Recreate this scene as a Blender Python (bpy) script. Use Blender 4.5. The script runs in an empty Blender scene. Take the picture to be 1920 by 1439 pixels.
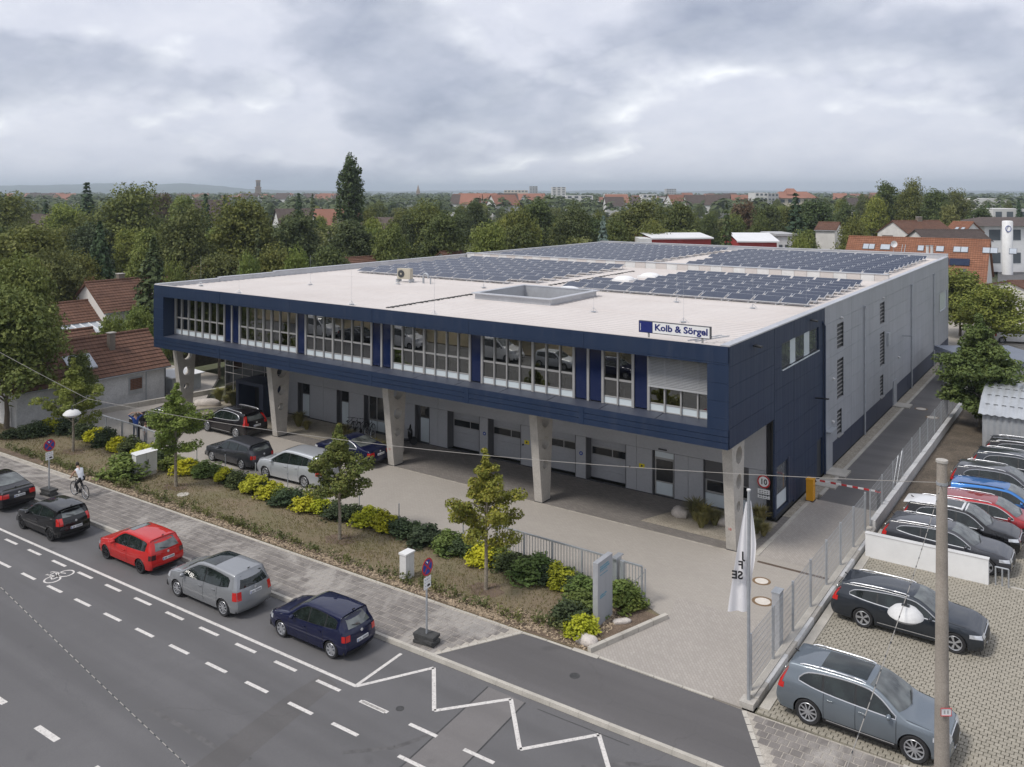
import bpy, math, random
import numpy as np
from math import sin, cos, pi, radians, sqrt, atan2, hypot
from mathutils import Vector, Matrix

SC = bpy.context.scene
COL = SC.collection
random.seed(11)

# ---------------------------------------------------------------- camera
H = 15.6
YAW = radians(35.0)
FW = (-sin(YAW), cos(YAW)); RT = (cos(YAW), sin(YAW))
cam = bpy.data.objects.new('camera', bpy.data.cameras.new('camera'))
COL.objects.link(cam)
cam.location = (0, 0, H)
cam.rotation_euler = (radians(90), 0, YAW)
cam.data.sensor_width = 36.0
cam.data.lens = 30.0
cam.data.shift_y = -360.5 / 1920.0
cam.data.clip_start = 0.5
cam.data.clip_end = 40000
SC.camera = cam

# ---------------------------------------------------------------- world: broken overcast
SUN_EL, SUN_AZ = radians(52), radians(205)        # azimuth clockwise from +Y
world = bpy.data.worlds.new('World'); SC.world = world; world.use_nodes = True
wn, wl = world.node_tree.nodes, world.node_tree.links
wn.clear()
w_out = wn.new('ShaderNodeOutputWorld'); w_bg = wn.new('ShaderNodeBackground')
w_sky = wn.new('ShaderNodeTexSky'); w_sky.sky_type = 'NISHITA'; w_sky.sun_disc = False
w_sky.sun_elevation = SUN_EL; w_sky.sun_rotation = SUN_AZ
w_sky.air_density = 1.0; w_sky.dust_density = 2.0; w_sky.altitude = 300
w_tc = wn.new('ShaderNodeTexCoord'); w_sep = wn.new('ShaderNodeSeparateXYZ')
wl.new(w_tc.outputs['Generated'], w_sep.inputs[0])
def wmath(op, a, b=None, clamp=False):
    n = wn.new('ShaderNodeMath'); n.operation = op; n.use_clamp = clamp
    for i, s in enumerate((a, b)):
        if s is None: continue
        if isinstance(s, (int, float)): n.inputs[i].default_value = s
        else: wl.new(s, n.inputs[i])
    return n.outputs[0]
# a cloud deck seen from below: direction projected on a flat layer overhead
zz = wmath('ADD', wmath('MAXIMUM', w_sep.outputs['Z'], 0.0), 0.40)
px_ = wmath('DIVIDE', w_sep.outputs['X'], zz); py_ = wmath('DIVIDE', w_sep.outputs['Y'], zz)
w_cmb = wn.new('ShaderNodeCombineXYZ'); wl.new(px_, w_cmb.inputs[0]); wl.new(py_, w_cmb.inputs[1])
def wnoise(scale, detail, rough, off, dist=0.0):
    m = wn.new('ShaderNodeMapping'); m.inputs['Location'].default_value = off
    wl.new(w_cmb.outputs[0], m.inputs['Vector'])
    n = wn.new('ShaderNodeTexNoise'); n.inputs['Scale'].default_value = scale
    n.inputs['Detail'].default_value = detail; n.inputs['Roughness'].default_value = rough
    n.inputs['Distortion'].default_value = dist
    wl.new(m.outputs[0], n.inputs['Vector'])
    return n.outputs['Fac']
def wramp(fac, stops):
    r = wn.new('ShaderNodeValToRGB'); wl.new(fac, r.inputs[0])
    e = r.color_ramp.elements
    while len(e) > 1: e.remove(e[-1])
    e[0].position, e[0].color = stops[0][0], (*stops[0][1], 1)
    for p, c in stops[1:]:
        k = e.new(p); k.color = (*c, 1)
    return r.outputs[0]
def wmix(fac, a, b):
    n = wn.new('ShaderNodeMix'); n.data_type = 'RGBA'
    if isinstance(fac, float): n.inputs['Factor'].default_value = fac
    else: wl.new(fac, n.inputs['Factor'])
    for s, i in ((a, 6), (b, 7)):
        if isinstance(s, tuple): n.inputs[i].default_value = (*s, 1)
        else: wl.new(s, n.inputs[i])
    return n.outputs[2]
CO = (9.4, 0.7, 0.0)                                   # where the deck happens to be broken
big = wnoise(1.9, 8, 0.50, CO, 0.0)
lit = wnoise(1.9, 8, 0.50, (CO[0]+0.03, CO[1]+0.07, 0.0), 0.0)     # the same clouds, sampled towards the sun
fine = wnoise(5.5, 7, 0.6, (7.7, 2.2, 0.0), 0.1)
veil = wmix(wramp(fine, [(0.32, (0, 0, 0)), (0.70, (1, 1, 1))]), (4.5, 4.68, 5.4), (5.4, 5.5, 6.05))
dark = wmix(wramp(fine, [(0.35, (0, 0, 0)), (0.7, (1, 1, 1))]), (2.4, 2.66, 3.4), (3.35, 3.6, 4.35))
mass = wramp(big, [(0.50, (0, 0, 0)), (0.56, (0.6, 0.6, 0.6)), (0.66, (1, 1, 1))])
rim = wmath('MULTIPLY', wmath('SUBTRACT', big, lit), 9.0, True)      # edges that face the sun
cl = wmix(mass, veil, dark)
cl = wmix(wmath('MULTIPLY', rim, wramp(big, [(0.47, (0, 0, 0)), (0.53, (0.9, 0.9, 0.9)), (0.60, (0.25, 0.25, 0.25))])), cl, (7.4, 7.5, 7.7))
cl = wmix(0.94, w_sky.outputs[0], cl)
wl.new(cl, w_bg.inputs['Color']); w_bg.inputs['Strength'].default_value = 0.1
wl.new(w_bg.outputs[0], w_out.inputs['Surface'])

# ---------------------------------------------------------------- sun behind the cloud deck
sun = bpy.data.objects.new('sun', bpy.data.lights.new('sun', 'SUN')); COL.objects.link(sun)
sun.data.energy = 1.5; sun.data.angle = radians(14); sun.data.color = (1.0, 0.955, 0.90)
_sd = Vector((sin(SUN_AZ) * cos(SUN_EL), cos(SUN_AZ) * cos(SUN_EL), sin(SUN_EL)))
sun.rotation_euler = _sd.to_track_quat('Z', 'Y').to_euler()
sun.location = (0, -40, 90)

SC.view_settings.view_transform = 'Standard'; SC.view_settings.look = 'None'
SC.view_settings.exposure = 0.68; SC.view_settings.gamma = 1.0
SC.view_settings.use_curve_mapping = False
SC.cycles.max_bounces = 6; SC.cycles.diffuse_bounces = 3; SC.cycles.glossy_bounces = 3
SC.cycles.transparent_max_bounces = 12; SC.cycles.transmission_bounces = 3
SC.cycles.volume_bounces = 0; SC.cycles.volume_step_rate = 4.0; SC.cycles.use_denoising = True
SC.cycles.sample_clamp_indirect = 6.0

# ---------------------------------------------------------------- photograph geometry
def at(px, py, z=0.0):
    """the point at height z that the photograph shows at (px, py)"""
    d = 1600.0 * (H - z) / (py - 359.0); r = (px - 960.0) / 1600.0 * d
    return Vector((r * RT[0] + d * FW[0], r * RT[1] + d * FW[1], z))
def ray(px, d, py=None):
    """ground point at depth d in the direction of column px (py gives a height)"""
    r = (px - 960.0) / 1600.0 * d
    z = 0.0 if py is None else H - (py - 359.0) * d / 1600.0
    return Vector((r * RT[0] + d * FW[0], r * RT[1] + d * FW[1], z))

# ---------------------------------------------------------------- mesh builder
class MB:
    def __init__(s): s.v = []; s.f = []; s.m = []
    def add(s, vs, fs, m=0):
        o = len(s.v); s.v.extend([tuple(p) for p in vs])
        for f in fs: s.f.append(tuple(o + i for i in f)); s.m.append(m)
        return s
    def box(s, x0, x1, y0, y1, z0, z1, m=0):
        return s.add([(x0,y0,z0),(x1,y0,z0),(x1,y1,z0),(x0,y1,z0),(x0,y0,z1),(x1,y0,z1),(x1,y1,z1),(x0,y1,z1)],
                     [(0,3,2,1),(4,5,6,7),(0,1,5,4),(1,2,6,5),(2,3,7,6),(3,0,4,7)], m)
    def bar(s, p, q, w, h, up=(0,0,1), m=0):
        """box beam from p to q, w wide, h tall"""
        p, q = Vector(p), Vector(q); d = (q - p).normalized(); u = Vector(up)
        if abs(d.dot(u)) > 0.99: u = Vector((0,1,0))
        a = d.cross(u).normalized() * w / 2; b = a.cross(d).normalized() * h / 2
        vs = [p-a-b, p+a-b, p+a+b, p-a+b, q-a-b, q+a-b, q+a+b, q-a+b]
        return s.add(vs, [(0,1,2,3),(7,6,5,4),(0,4,5,1),(1,5,6,2),(2,6,7,3),(3,7,4,0)], m)
    def cyl(s, p, q, r0, r1=None, n=12, caps=True, m=0):
        p, q = Vector(p), Vector(q); r1 = r0 if r1 is None else r1
        d = (q - p).normalized(); u = Vector((0,0,1)) if abs(d.z) < 0.95 else Vector((1,0,0))
        a = d.cross(u).normalized(); b = d.cross(a)
        vs = []
        for c, r in ((p, r0), (q, r1)):
            for i in range(n):
                t = 2*pi*i/n; vs.append(c + a*(cos(t)*r) + b*(sin(t)*r))
        fs = [(i, n+i, n+(i+1) % n, (i+1) % n) for i in range(n)]
        if caps: fs += [tuple(range(n)), tuple(range(2*n-1, n-1, -1))]
        return s.add(vs, fs, m)
    def tube(s, pts, r, n=6, m=0, closed=False):
        pts = [Vector(p) for p in pts]; rs = r if isinstance(r, (list, tuple)) else [r]*len(pts)
        k = len(pts); vs = []; ref = None
        for i, p in enumerate(pts):
            d = (pts[(i+1) % k] - pts[i-1]) if closed else (pts[min(i+1, k-1)] - pts[max(i-1, 0)])
            d.normalize()
            if ref is None: ref = Vector((0,0,1)) if abs(d.z) < 0.9 else Vector((1,0,0))
            a = d.cross(ref)
            if a.length < 1e-4: a = d.cross(Vector((0,1,0)))
            a.normalize(); b = a.cross(d).normalized(); ref = b
            for j in range(n):
                t = 2*pi*j/n; vs.append(p + a*(cos(t)*rs[i]) + b*(sin(t)*rs[i]))
        fs = []
        for i in range(k if closed else k-1):
            i2 = (i+1) % k
            for j in range(n): fs.append((i*n+j, i*n+(j+1) % n, i2*n+(j+1) % n, i2*n+j))
        if not closed: fs += [tuple(range(n-1, -1, -1)), tuple(range((k-1)*n, k*n))]
        return s.add(vs, fs, m)
    def prism(s, pts, z0, z1, m=0):
        n = len(pts)
        vs = [(p[0], p[1], z0) for p in pts] + [(p[0], p[1], z1) for p in pts]
        return s.add(vs, [tuple(range(n-1, -1, -1)), tuple(range(n, 2*n))] + [(i, (i+1) % n, n+(i+1) % n, n+i) for i in range(n)], m)
    def face(s, pts, m=0): return s.add(pts, [tuple(range(len(pts)))], m)
    def lathe(s, prof, c=(0,0,0), n=24, axis='z', m=0):
        c = Vector(c); vs = []
        for r, h in prof:
            for i in range(n):
                t = 2*pi*i/n
                if axis == 'z': vs.append(c + Vector((r*cos(t), r*sin(t), h)))
                elif axis == 'y': vs.append(c + Vector((r*cos(t), h, r*sin(t))))
                else: vs.append(c + Vector((h, r*cos(t), r*sin(t))))
        fs = []
        for k in range(len(prof)-1):
            for i in range(n): fs.append((k*n+i, k*n+(i+1) % n, (k+1)*n+(i+1) % n, (k+1)*n+i))
        return s.add(vs, fs, m)
    def ball(s, c, rx, ry=None, rz=None, nu=14, nv=9, m=0):
        ry = rx if ry is None else ry; rz = rx if rz is None else rz
        vs = []
        for j in range(nv+1):
            p = pi*j/nv - pi/2
            for i in range(nu):
                t = 2*pi*i/nu; vs.append((c[0]+rx*cos(p)*cos(t), c[1]+ry*cos(p)*sin(t), c[2]+rz*sin(p)))
        fs = [(j*nu+i, j*nu+(i+1) % nu, (j+1)*nu+(i+1) % nu, (j+1)*nu+i) for j in range(nv) for i in range(nu)]
        return s.add(vs, fs, m)
    def grid(s, fn, nu, nv, m=0):
        vs = [fn(i/nu, j/nv) for j in range(nv+1) for i in range(nu+1)]
        w = nu+1
        return s.add(vs, [(j*w+i, j*w+i+1, (j+1)*w+i+1, (j+1)*w+i) for j in range(nv) for i in range(nu)], m)
    def mesh(s, name, mats, smooth=None):
        me = bpy.data.meshes.new(name); me.from_pydata(s.v, [], s.f)
        for m in (mats if isinstance(mats, (list, tuple)) else [mats]): me.materials.append(m)
        if any(s.m): me.polygons.foreach_set('material_index', s.m)
        if smooth:
            me.polygons.foreach_set('use_smooth', [True]*len(s.f)); me.set_sharp_from_angle(angle=radians(smooth))
        me.update()
        return me

def props(o, label=None, cat=None, group=None, kind=None):
    if label: o['label'] = label
    if cat: o['category'] = cat
    if group: o['group'] = group
    if kind: o['kind'] = kind
    return o
def link(name, me, parent=None, loc=None, rot=None, scale=None, **kw):
    o = bpy.data.objects.new(name, me); COL.objects.link(o)
    if parent is not None: o.parent = parent
    if loc is not None: o.location = loc
    if rot is not None: o.rotation_euler = rot
    if scale is not None: o.scale = (scale,)*3 if isinstance(scale, (int, float)) else scale
    return props(o, **kw)
def put(name, mb, mat, parent=None, smooth=None, loc=None, rot=None, scale=None, **kw):
    return link(name, mb.mesh(name, mat, smooth), parent, loc, rot, scale, **kw)
def thing(name, label, cat, group=None, loc=(0,0,0), rz=0.0):
    return link(name, None, None, loc, (0,0,rz), label=label, cat=cat, group=group)
def copy_tree(o, parent=None, loc=None, rot=None, scale=None, label=None, group=None):
    c = o.copy(); COL.objects.link(c); c.parent = parent
    if loc is not None: c.location = loc
    if rot is not None: c.rotation_euler = rot
    if scale is not None: c.scale = (scale,)*3 if isinstance(scale, (int, float)) else scale
    if label: c['label'] = label
    if group: c['group'] = group
    for ch in list(o.children): copy_tree(ch, c)
    return c
def box(name, mat, x0, x1, y0, y1, z0, z1, parent=None, **kw):
    return put(name, MB().box(x0,x1,y0,y1,z0,z1), mat, parent, **kw)
def text_mesh(name, body, mat, size, parent=None, loc=(0,0,0), rot=(0,0,0), scale=(1,1,1), depth=0.006, bold=0.0, align='LEFT', spacing=1.0):
    cu = bpy.data.curves.new(name, 'FONT'); cu.body = body; cu.size = size; cu.extrude = depth; cu.offset = bold
    cu.align_x = align; cu.space_character = spacing; cu.resolution_u = 3
    t = bpy.data.objects.new(name + '_src', cu); COL.objects.link(t)
    dg = bpy.context.evaluated_depsgraph_get(); dg.update()
    me = bpy.data.meshes.new_from_object(t.evaluated_get(dg)); me.materials.clear(); me.materials.append(mat)
    bpy.data.objects.remove(t)
    return link(name, me, parent, loc, rot, scale)
ORD = 'zeroth first second third fourth fifth sixth seventh eighth ninth tenth eleventh twelfth'.split()
def ordinal(n):
    if n <= 12: return ORD[n]
    tens = {1: 'teen', 2: 'twenty', 3: 'thirty', 4: 'forty', 5: 'fifty', 6: 'sixty', 7: 'seventy', 8: 'eighty'}
    if n < 20: return ['thirteenth', 'fourteenth', 'fifteenth', 'sixteenth', 'seventeenth', 'eighteenth', 'nineteenth'][n-13]
    t, u = divmod(n, 10); return tens[t][:-1]+'ieth' if u == 0 else tens[t]+'-'+ORD[u]
def interp(pts, x):
    if x <= pts[0][0]: return pts[0][1]
    for (a, b), (c, d) in zip(pts, pts[1:]):
        if x <= c: return b + (d-b)*(x-a)/(c-a) if c > a else d
    return pts[-1][1]
def sinterp(pts, x):
    """smooth (Catmull-Rom, clamped) interpolation through pts"""
    n = len(pts)
    if x <= pts[0][0]: return pts[0][1]
    if x >= pts[-1][0]: return pts[-1][1]
    for i in range(n-1):
        if x <= pts[i+1][0]: break
    x0, y0 = pts[i]; x1, y1 = pts[i+1]; h = x1-x0
    def tan(k):
        if k == 0: return (pts[1][1]-pts[0][1])/(pts[1][0]-pts[0][0])
        if k == n-1: return (pts[-1][1]-pts[-2][1])/(pts[-1][0]-pts[-2][0])
        a = (pts[k][1]-pts[k-1][1])/(pts[k][0]-pts[k-1][0]); b = (pts[k+1][1]-pts[k][1])/(pts[k+1][0]-pts[k][0])
        if a*b <= 0: return 0.0
        return 2*a*b/(a+b)
    t = (x-x0)/h
    return (2*t**3-3*t*t+1)*y0 + (t**3-2*t*t+t)*h*tan(i) + (-2*t**3+3*t*t)*y1 + (t**3-t*t)*h*tan(i+1)

# ---------------------------------------------------------------- materials
def lin(r, g, b):
    f = lambda c: c/12.92 if c <= 0.04045 else ((c+0.055)/1.055)**2.4
    return tuple(f(c/255.0) for c in (r, g, b))
MATS = {}
class NT:
    def __init__(s, name):
        s.mat = bpy.data.materials.new(name); s.mat.use_nodes = True
        s.n = s.mat.node_tree.nodes; s.l = s.mat.node_tree.links
        s.b = s.n['Principled BSDF']; s.out = s.n['Material Output']
        MATS[name] = s.mat
    def set(s, inp, v):
        if isinstance(v, tuple): s.b.inputs[inp].default_value = (*v, 1) if len(v) == 3 else v
        elif isinstance(v, (int, float)): s.b.inputs[inp].default_value = v
        else: s.l.new(v, s.b.inputs[inp])
    def coord(s, kind='world'):
        if kind == 'world': return s.n.new('ShaderNodeNewGeometry').outputs['Position']
        return s.n.new('ShaderNodeTexCoord').outputs['Object']
    def mapping(s, vec, scale=(1,1,1), rot=(0,0,0), loc=(0,0,0)):
        m = s.n.new('ShaderNodeMapping'); s.l.new(vec, m.inputs[0])
        m.inputs['Scale'].default_value = scale; m.inputs['Rotation'].default_value = rot; m.inputs['Location'].default_value = loc
        return m.outputs[0]
    def noise(s, vec, scale, detail=4, rough=0.55, dist=0.0):
        n = s.n.new('ShaderNodeTexNoise'); s.l.new(vec, n.inputs['Vector']); n.inputs['Scale'].default_value = scale
        n.inputs['Detail'].default_value = detail; n.inputs['Roughness'].default_value = rough; n.inputs['Distortion'].default_value = dist
        return n.outputs['Fac']
    def ramp(s, fac, stops, mode='LINEAR'):
        r = s.n.new('ShaderNodeValToRGB'); s.l.new(fac, r.inputs[0]); e = r.color_ramp.elements
        while len(e) > 1: e.remove(e[-1])
        c = stops[0][1]; e[0].position = stops[0][0]; e[0].color = (*c, 1) if isinstance(c, tuple) else (c, c, c, 1)
        for p, c in stops[1:]:
            k = e.new(p); k.color = (*c, 1) if isinstance(c, tuple) else (c, c, c, 1)
        r.color_ramp.interpolation = mode
        return r.outputs[0]
    def mix(s, fac, a, b, mode='MIX'):
        n = s.n.new('ShaderNodeMix'); n.data_type = 'RGBA'; n.blend_type = mode
        if isinstance(fac, (int, float)): n.inputs[0].default_value = fac
        else: s.l.new(fac, n.inputs[0])
        for v, i in ((a, 6), (b, 7)):
            if isinstance(v, tuple): n.inputs[i].default_value = (*v, 1)
            else: s.l.new(v, n.inputs[i])
        return n.outputs[2]
    def math(s, op, a, b=None, clamp=False):
        n = s.n.new('ShaderNodeMath'); n.operation = op; n.use_clamp = clamp
        for i, v in enumerate((a, b)):
            if v is None: continue
            if isinstance(v, (int, float)): n.inputs[i].default_value = v
            else: s.l.new(v, n.inputs[i])
        return n.outputs[0]
    def bump(s, h, strength=0.4, dist=0.02):
        n = s.n.new('ShaderNodeBump'); n.inputs['Strength'].default_value = strength; n.inputs['Distance'].default_value = dist
        s.l.new(h, n.inputs['Height']); s.l.new(n.outputs[0], s.b.inputs['Normal'])
def scale_c(c, k): return tuple(min(1.0, x*k) for x in c)
def M(name, col, rough=0.6, metal=0.0, var=0.12, scale=1.5, fine=0.0, fscale=40.0, bump=0.0, bdist=0.01, kind='world', spec=0.5, coat=0.0, ior=None):
    """plain surface with real-world mottling: a broad and a fine noise on the colour, optional relief"""
    t = NT(name); v = t.coord(kind)
    n1 = t.noise(v, scale, 5, 0.6)
    c = t.mix(t.ramp(n1, [(0.3, 0.0), (0.7, 1.0)]), scale_c(col, 1-var), scale_c(col, 1+var))
    if fine:
        n2 = t.noise(v, fscale, 3, 0.7)
        c = t.mix(t.ramp(n2, [(0.35, 0.0), (0.65, 1.0)]), t.mix(1.0, c, (1-fine,)*3, 'MULTIPLY'), t.mix(1.0, c, (1+fine,)*3, 'MULTIPLY'))
        if bump: t.bump(n2, bump, bdist)
    elif bump: t.bump(t.noise(v, fscale, 4, 0.6), bump, bdist)
    t.set('Base Color', c); t.set('Roughness', rough); t.set('Metallic', metal)
    t.b.inputs['Specular IOR Level'].default_value = spec
    if coat: t.b.inputs['Coat Weight'].default_value = coat; t.b.inputs['Coat Roughness'].default_value = 0.05
    if ior: t.b.inputs['IOR'].default_value = ior
    return t.mat
# ---- setting
def asphalt(name, base, patch=True):
    t = NT(name); v = t.coord()
    n1 = t.noise(v, 0.18, 5, 0.6, 0.3); n2 = t.noise(v, 90, 2, 0.8); n3 = t.noise(v, 1.1, 6, 0.65)
    c = t.mix(t.ramp(n1, [(0.35, 0.0), (0.65, 1.0)]), scale_c(base, 0.88), scale_c(base, 1.1))
    c = t.mix(t.ramp(n3, [(0.40, 0.0), (0.72, 0.55)]), c, scale_c(base, 0.86))
    c = t.mix(t.ramp(n2, [(0.45, 0.0), (0.62, 0.55)]), c, scale_c(base, 1.5))
    c = t.mix(t.ramp(n2, [(0.33, 0.55), (0.45, 0.0)]), c, scale_c(base, 0.6))
    # tyre-worn tracks along the traffic
    st = t.noise(t.mapping(v, (0.03, 0.9, 1)), 1.0, 3, 0.5)
    c = t.mix(t.ramp(st, [(0.42, 0.0), (0.62, 0.55)]), c, scale_c(base, 0.76))
    vo = t.n.new('ShaderNodeTexVoronoi'); vo.feature = 'DISTANCE_TO_EDGE'; vo.inputs['Scale'].default_value = 0.16; vo.inputs['Randomness'].default_value = 1.0
    wob = t.n.new('ShaderNodeVectorMath'); wob.operation = 'ADD'; nz = t.n.new('ShaderNodeTexNoise'); nz.inputs['Scale'].default_value = 0.9; nz.inputs['Detail'].default_value = 5; t.l.new(v, nz.inputs['Vector']); t.l.new(v, wob.inputs[0]); t.l.new(nz.outputs['Color'], wob.inputs[1]); t.l.new(wob.outputs[0], vo.inputs['Vector'])
    ck = t.math('MULTIPLY', t.ramp(vo.outputs['Distance'], [(0.0, 0.32), (0.0035, 0.0)]), t.ramp(t.noise(v, 0.11, 2, 0.5), [(0.56, 0.0), (0.66, 1.0)]))
    c = t.mix(ck, c, scale_c(base, 0.45))
    oil = t.noise(v, 0.8, 2, 0.5); c = t.mix(t.ramp(oil, [(0.70, 0.0), (0.78, 0.5)]), c, scale_c(base, 0.62))
    t.set('Base Color', c); t.set('Roughness', 0.85); t.bump(n2, 0.35, 0.006)
    return t.mat
m_road = asphalt('asphalt_road', (0.120, 0.117, 0.118))
m_apron = asphalt('asphalt_apron', (0.118, 0.112, 0.111))
m_lane = asphalt('asphalt_lane', (0.140, 0.133, 0.128))
m_patch = asphalt('asphalt_patch_dark', (0.108, 0.103, 0.101))
m_patch2 = asphalt('asphalt_patch_pale', (0.165, 0.155, 0.150))
m_seam = M('bitumen_seam', (0.05, 0.05, 0.05), 0.7, var=0.3, scale=6)
m_tyre_mark = M('tyre_rubber_mark', (0.112, 0.108, 0.107), 0.8, var=0.3, scale=3)
def marking(name):
    t = NT(name); v = t.coord()
    w = t.noise(v, 14, 5, 0.75); w2 = t.noise(v, 0.7, 3, 0.5)
    c = t.mix(t.ramp(w, [(0.32, 0.9), (0.45, 0.22), (0.62, 0.0)]), (0.70, 0.67, 0.63), (0.24, 0.23, 0.22))
    c = t.mix(t.ramp(w2, [(0.5, 0.0), (0.8, 0.35)]), c, (0.45, 0.43, 0.41))
    t.set('Base Color', c); t.set('Roughness', 0.75); return t.mat
m_mark = marking('road_paint')
def slabs(name, ca, cb, cc, cell=0.305):
    t = NT(name); v = t.coord()
    sn = t.n.new('ShaderNodeVectorMath'); sn.operation = 'SNAP'; t.l.new(v, sn.inputs[0]); sn.inputs[1].default_value = (cell, cell, 50)
    wnz = t.n.new('ShaderNodeTexWhiteNoise'); wnz.noise_dimensions = '2D'; t.l.new(sn.outputs[0], wnz.inputs['Vector'])
    c = t.mix(t.ramp(wnz.outputs['Value'], [(0.1, 0.0), (0.9, 1.0)]), ca, cb)
    big = t.noise(v, 0.32, 4, 0.55, 0.8)
    c = t.mix(t.ramp(big, [(0.53, 0.0), (0.60, 0.85)]), c, cc)
    f = t.noise(v, 26, 4, 0.7); c = t.mix(t.ramp(f, [(0.35, 0.45), (0.6, 0.0)]), c, scale_c(ca, 0.6))
    t.set('Base Color', c); t.set('Roughness', 0.9); t.bump(f, 0.25, 0.006)
    return t.mat
m_slab = slabs('pavement_slab', (0.185, 0.168, 0.155), (0.280, 0.256, 0.235), (0.42, 0.39, 0.355))
m_block = slabs('concrete_block', (0.315, 0.288, 0.232), (0.395, 0.362, 0.295), (0.37, 0.338, 0.275), 0.11)
m_joint = M('joint_sand', (0.40, 0.365, 0.315), 0.95, var=0.25, scale=3, fine=0.25, fscale=30)
m_joint_moss = M('joint_moss', (0.20, 0.188, 0.14), 0.95, var=0.35, scale=1.2, fine=0.25, fscale=30)
m_kerb = M('kerb_concrete', (0.47, 0.44, 0.385), 0.85, var=0.16, scale=1.0, fine=0.12, fscale=45, bump=0.2)
def paving(name, base, bx, by, rotz=0.0, contrast=0.10, dirt=0.3, mort=0.62):
    t = NT(name); v = t.coord()
    br = t.n.new('ShaderNodeTexBrick'); t.l.new(t.mapping(v, (1, 1, 0), (0, 0, rotz)), br.inputs['Vector'])
    br.inputs['Scale'].default_value = 1.0; br.inputs['Brick Width'].default_value = bx; br.inputs['Row Height'].default_value = by
    br.inputs['Mortar Size'].default_value = 0.010; br.inputs['Mortar Smooth'].default_value = 0.3
    br.inputs['Color1'].default_value = (*scale_c(base, 1-contrast), 1); br.inputs['Color2'].default_value = (*scale_c(base, 1+contrast), 1)
    br.inputs['Mortar'].default_value = (*scale_c(base, mort), 1)
    n1 = t.noise(v, 0.35, 6, 0.62, 0.5); n2 = t.noise(v, 4.5, 5, 0.7)
    c = t.mix(t.ramp(n1, [(0.42, 0.0), (0.75, dirt)]), br.outputs['Color'], scale_c(base, 0.62))
    c = t.mix(t.ramp(n2, [(0.55, 0.0), (0.8, 0.4)]), c, scale_c(base, 0.72))
    c = t.mix(t.ramp(t.noise(v, 60, 2, 0.8), [(0.4, 0.25), (0.6, 0.0)]), c, scale_c(base, 0.6))
    t.set('Base Color', c); t.set('Roughness', 0.9); t.bump(t.math('SUBTRACT', 1.0, br.outputs['Fac']), 0.3, 0.008)
    return t.mat
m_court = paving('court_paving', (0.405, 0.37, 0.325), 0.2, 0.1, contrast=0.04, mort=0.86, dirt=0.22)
m_under = paving('covered_paving', (0.225, 0.205, 0.185), 0.2, 0.1, contrast=0.16, dirt=0.45)  # a darker paving; shade under the overhang is put into its colour too
m_drive = paving('driveway_paving', (0.40, 0.365, 0.325), 0.2, 0.1, 0.9, contrast=0.07, mort=0.8)
m_grass = None
def lawn(name):
    t = NT(name); v = t.coord()
    n1 = t.noise(v, 0.55, 5, 0.6, 0.4); n2 = t.noise(v, 5.0, 5, 0.7); n3 = t.noise(v, 38, 4, 0.75)
    c = t.mix(t.ramp(n1, [(0.38, 0.0), (0.66, 1.0)]), (0.285, 0.222, 0.145), (0.215, 0.195, 0.100))
    c = t.mix(t.ramp(n2, [(0.52, 0.0), (0.70, 0.6)]), c, (0.115, 0.135, 0.048))
    c = t.mix(t.ramp(n3, [(0.42, 0.7), (0.56, 0.0)]), c, (0.115, 0.085, 0.055))
    c = t.mix(t.ramp(n3, [(0.58, 0.0), (0.72, 0.6)]), c, (0.34, 0.27, 0.17))
    t.set('Base Color', c); t.set('Roughness', 0.95); t.bump(n3, 0.8, 0.04); return t.mat
m_lawn = lawn('dry_lawn')
m_mulch = M('bark_mulch', (0.155, 0.112, 0.078), 0.95, var=0.3, scale=2, fine=0.55, fscale=26, bump=0.8, bdist=0.03)
m_chip = M('wood_chip', (0.36, 0.28, 0.19), 0.9, var=0.4, scale=9, fine=0.3, fscale=60)
m_soil = M('lot_soil', (0.115, 0.092, 0.068), 0.95, var=0.3, scale=0.8, fine=0.5, fscale=18, bump=0.8, bdist=0.03)
m_gravel = M('pale_gravel', (0.36, 0.32, 0.255), 0.95, var=0.15, scale=2, fine=0.45, fscale=22, bump=0.8, bdist=0.03)
def land(name):
    t = NT(name); v = t.coord()
    n = t.noise(v, 0.012, 6, 0.6, 0.3); n2 = t.noise(v, 0.15, 4, 0.6)
    c = t.mix(t.ramp(n, [(0.4, 0.0), (0.62, 1.0)]), (0.055, 0.070, 0.030), (0.095, 0.100, 0.050))
    c = t.mix(t.ramp(n2, [(0.5, 0.0), (0.75, 0.6)]), c, (0.13, 0.115, 0.085))
    t.set('Base Color', c); t.set('Roughness', 0.95); return t.mat
m_land = land('open_land')
m_hill = M('forested_hill', (0.040, 0.058, 0.030), 0.95, var=0.5, scale=0.008, fine=0.4, fscale=0.05)
# ---- building
def clad(name, base, rough=0.45, metal=0.0, spec=0.5, streak=0.14):
    """sheet cladding: slightly wavy, with faint rain streaks and dust"""
    t = NT(name); v = t.coord()
    n1 = t.noise(v, 0.45, 4, 0.55); st = t.noise(t.mapping(v, (5.0, 5.0, 0.22)), 1.0, 4, 0.6); n3 = t.noise(v, 5.0, 4, 0.65)
    c = t.mix(t.ramp(n1, [(0.35, 0.0), (0.65, 1.0)]), scale_c(base, 0.95), scale_c(base, 1.06))
    c = t.mix(t.ramp(st, [(0.52, 0.0), (0.74, streak)]), c, (0.16, 0.155, 0.15))
    c = t.mix(t.ramp(n3, [(0.5, 0.0), (0.8, 0.12)]), c, scale_c(base, 0.7))
    t.set('Base Color', c); t.set('Roughness', t.ramp(st, [(0.4, rough), (0.8, min(1, rough+0.2))])); t.set('Metallic', metal)
    t.b.inputs['Specular IOR Level'].default_value = spec; t.bump(t.noise(v, 0.9, 2, 0.4), 0.25, 0.02); return t.mat
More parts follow.
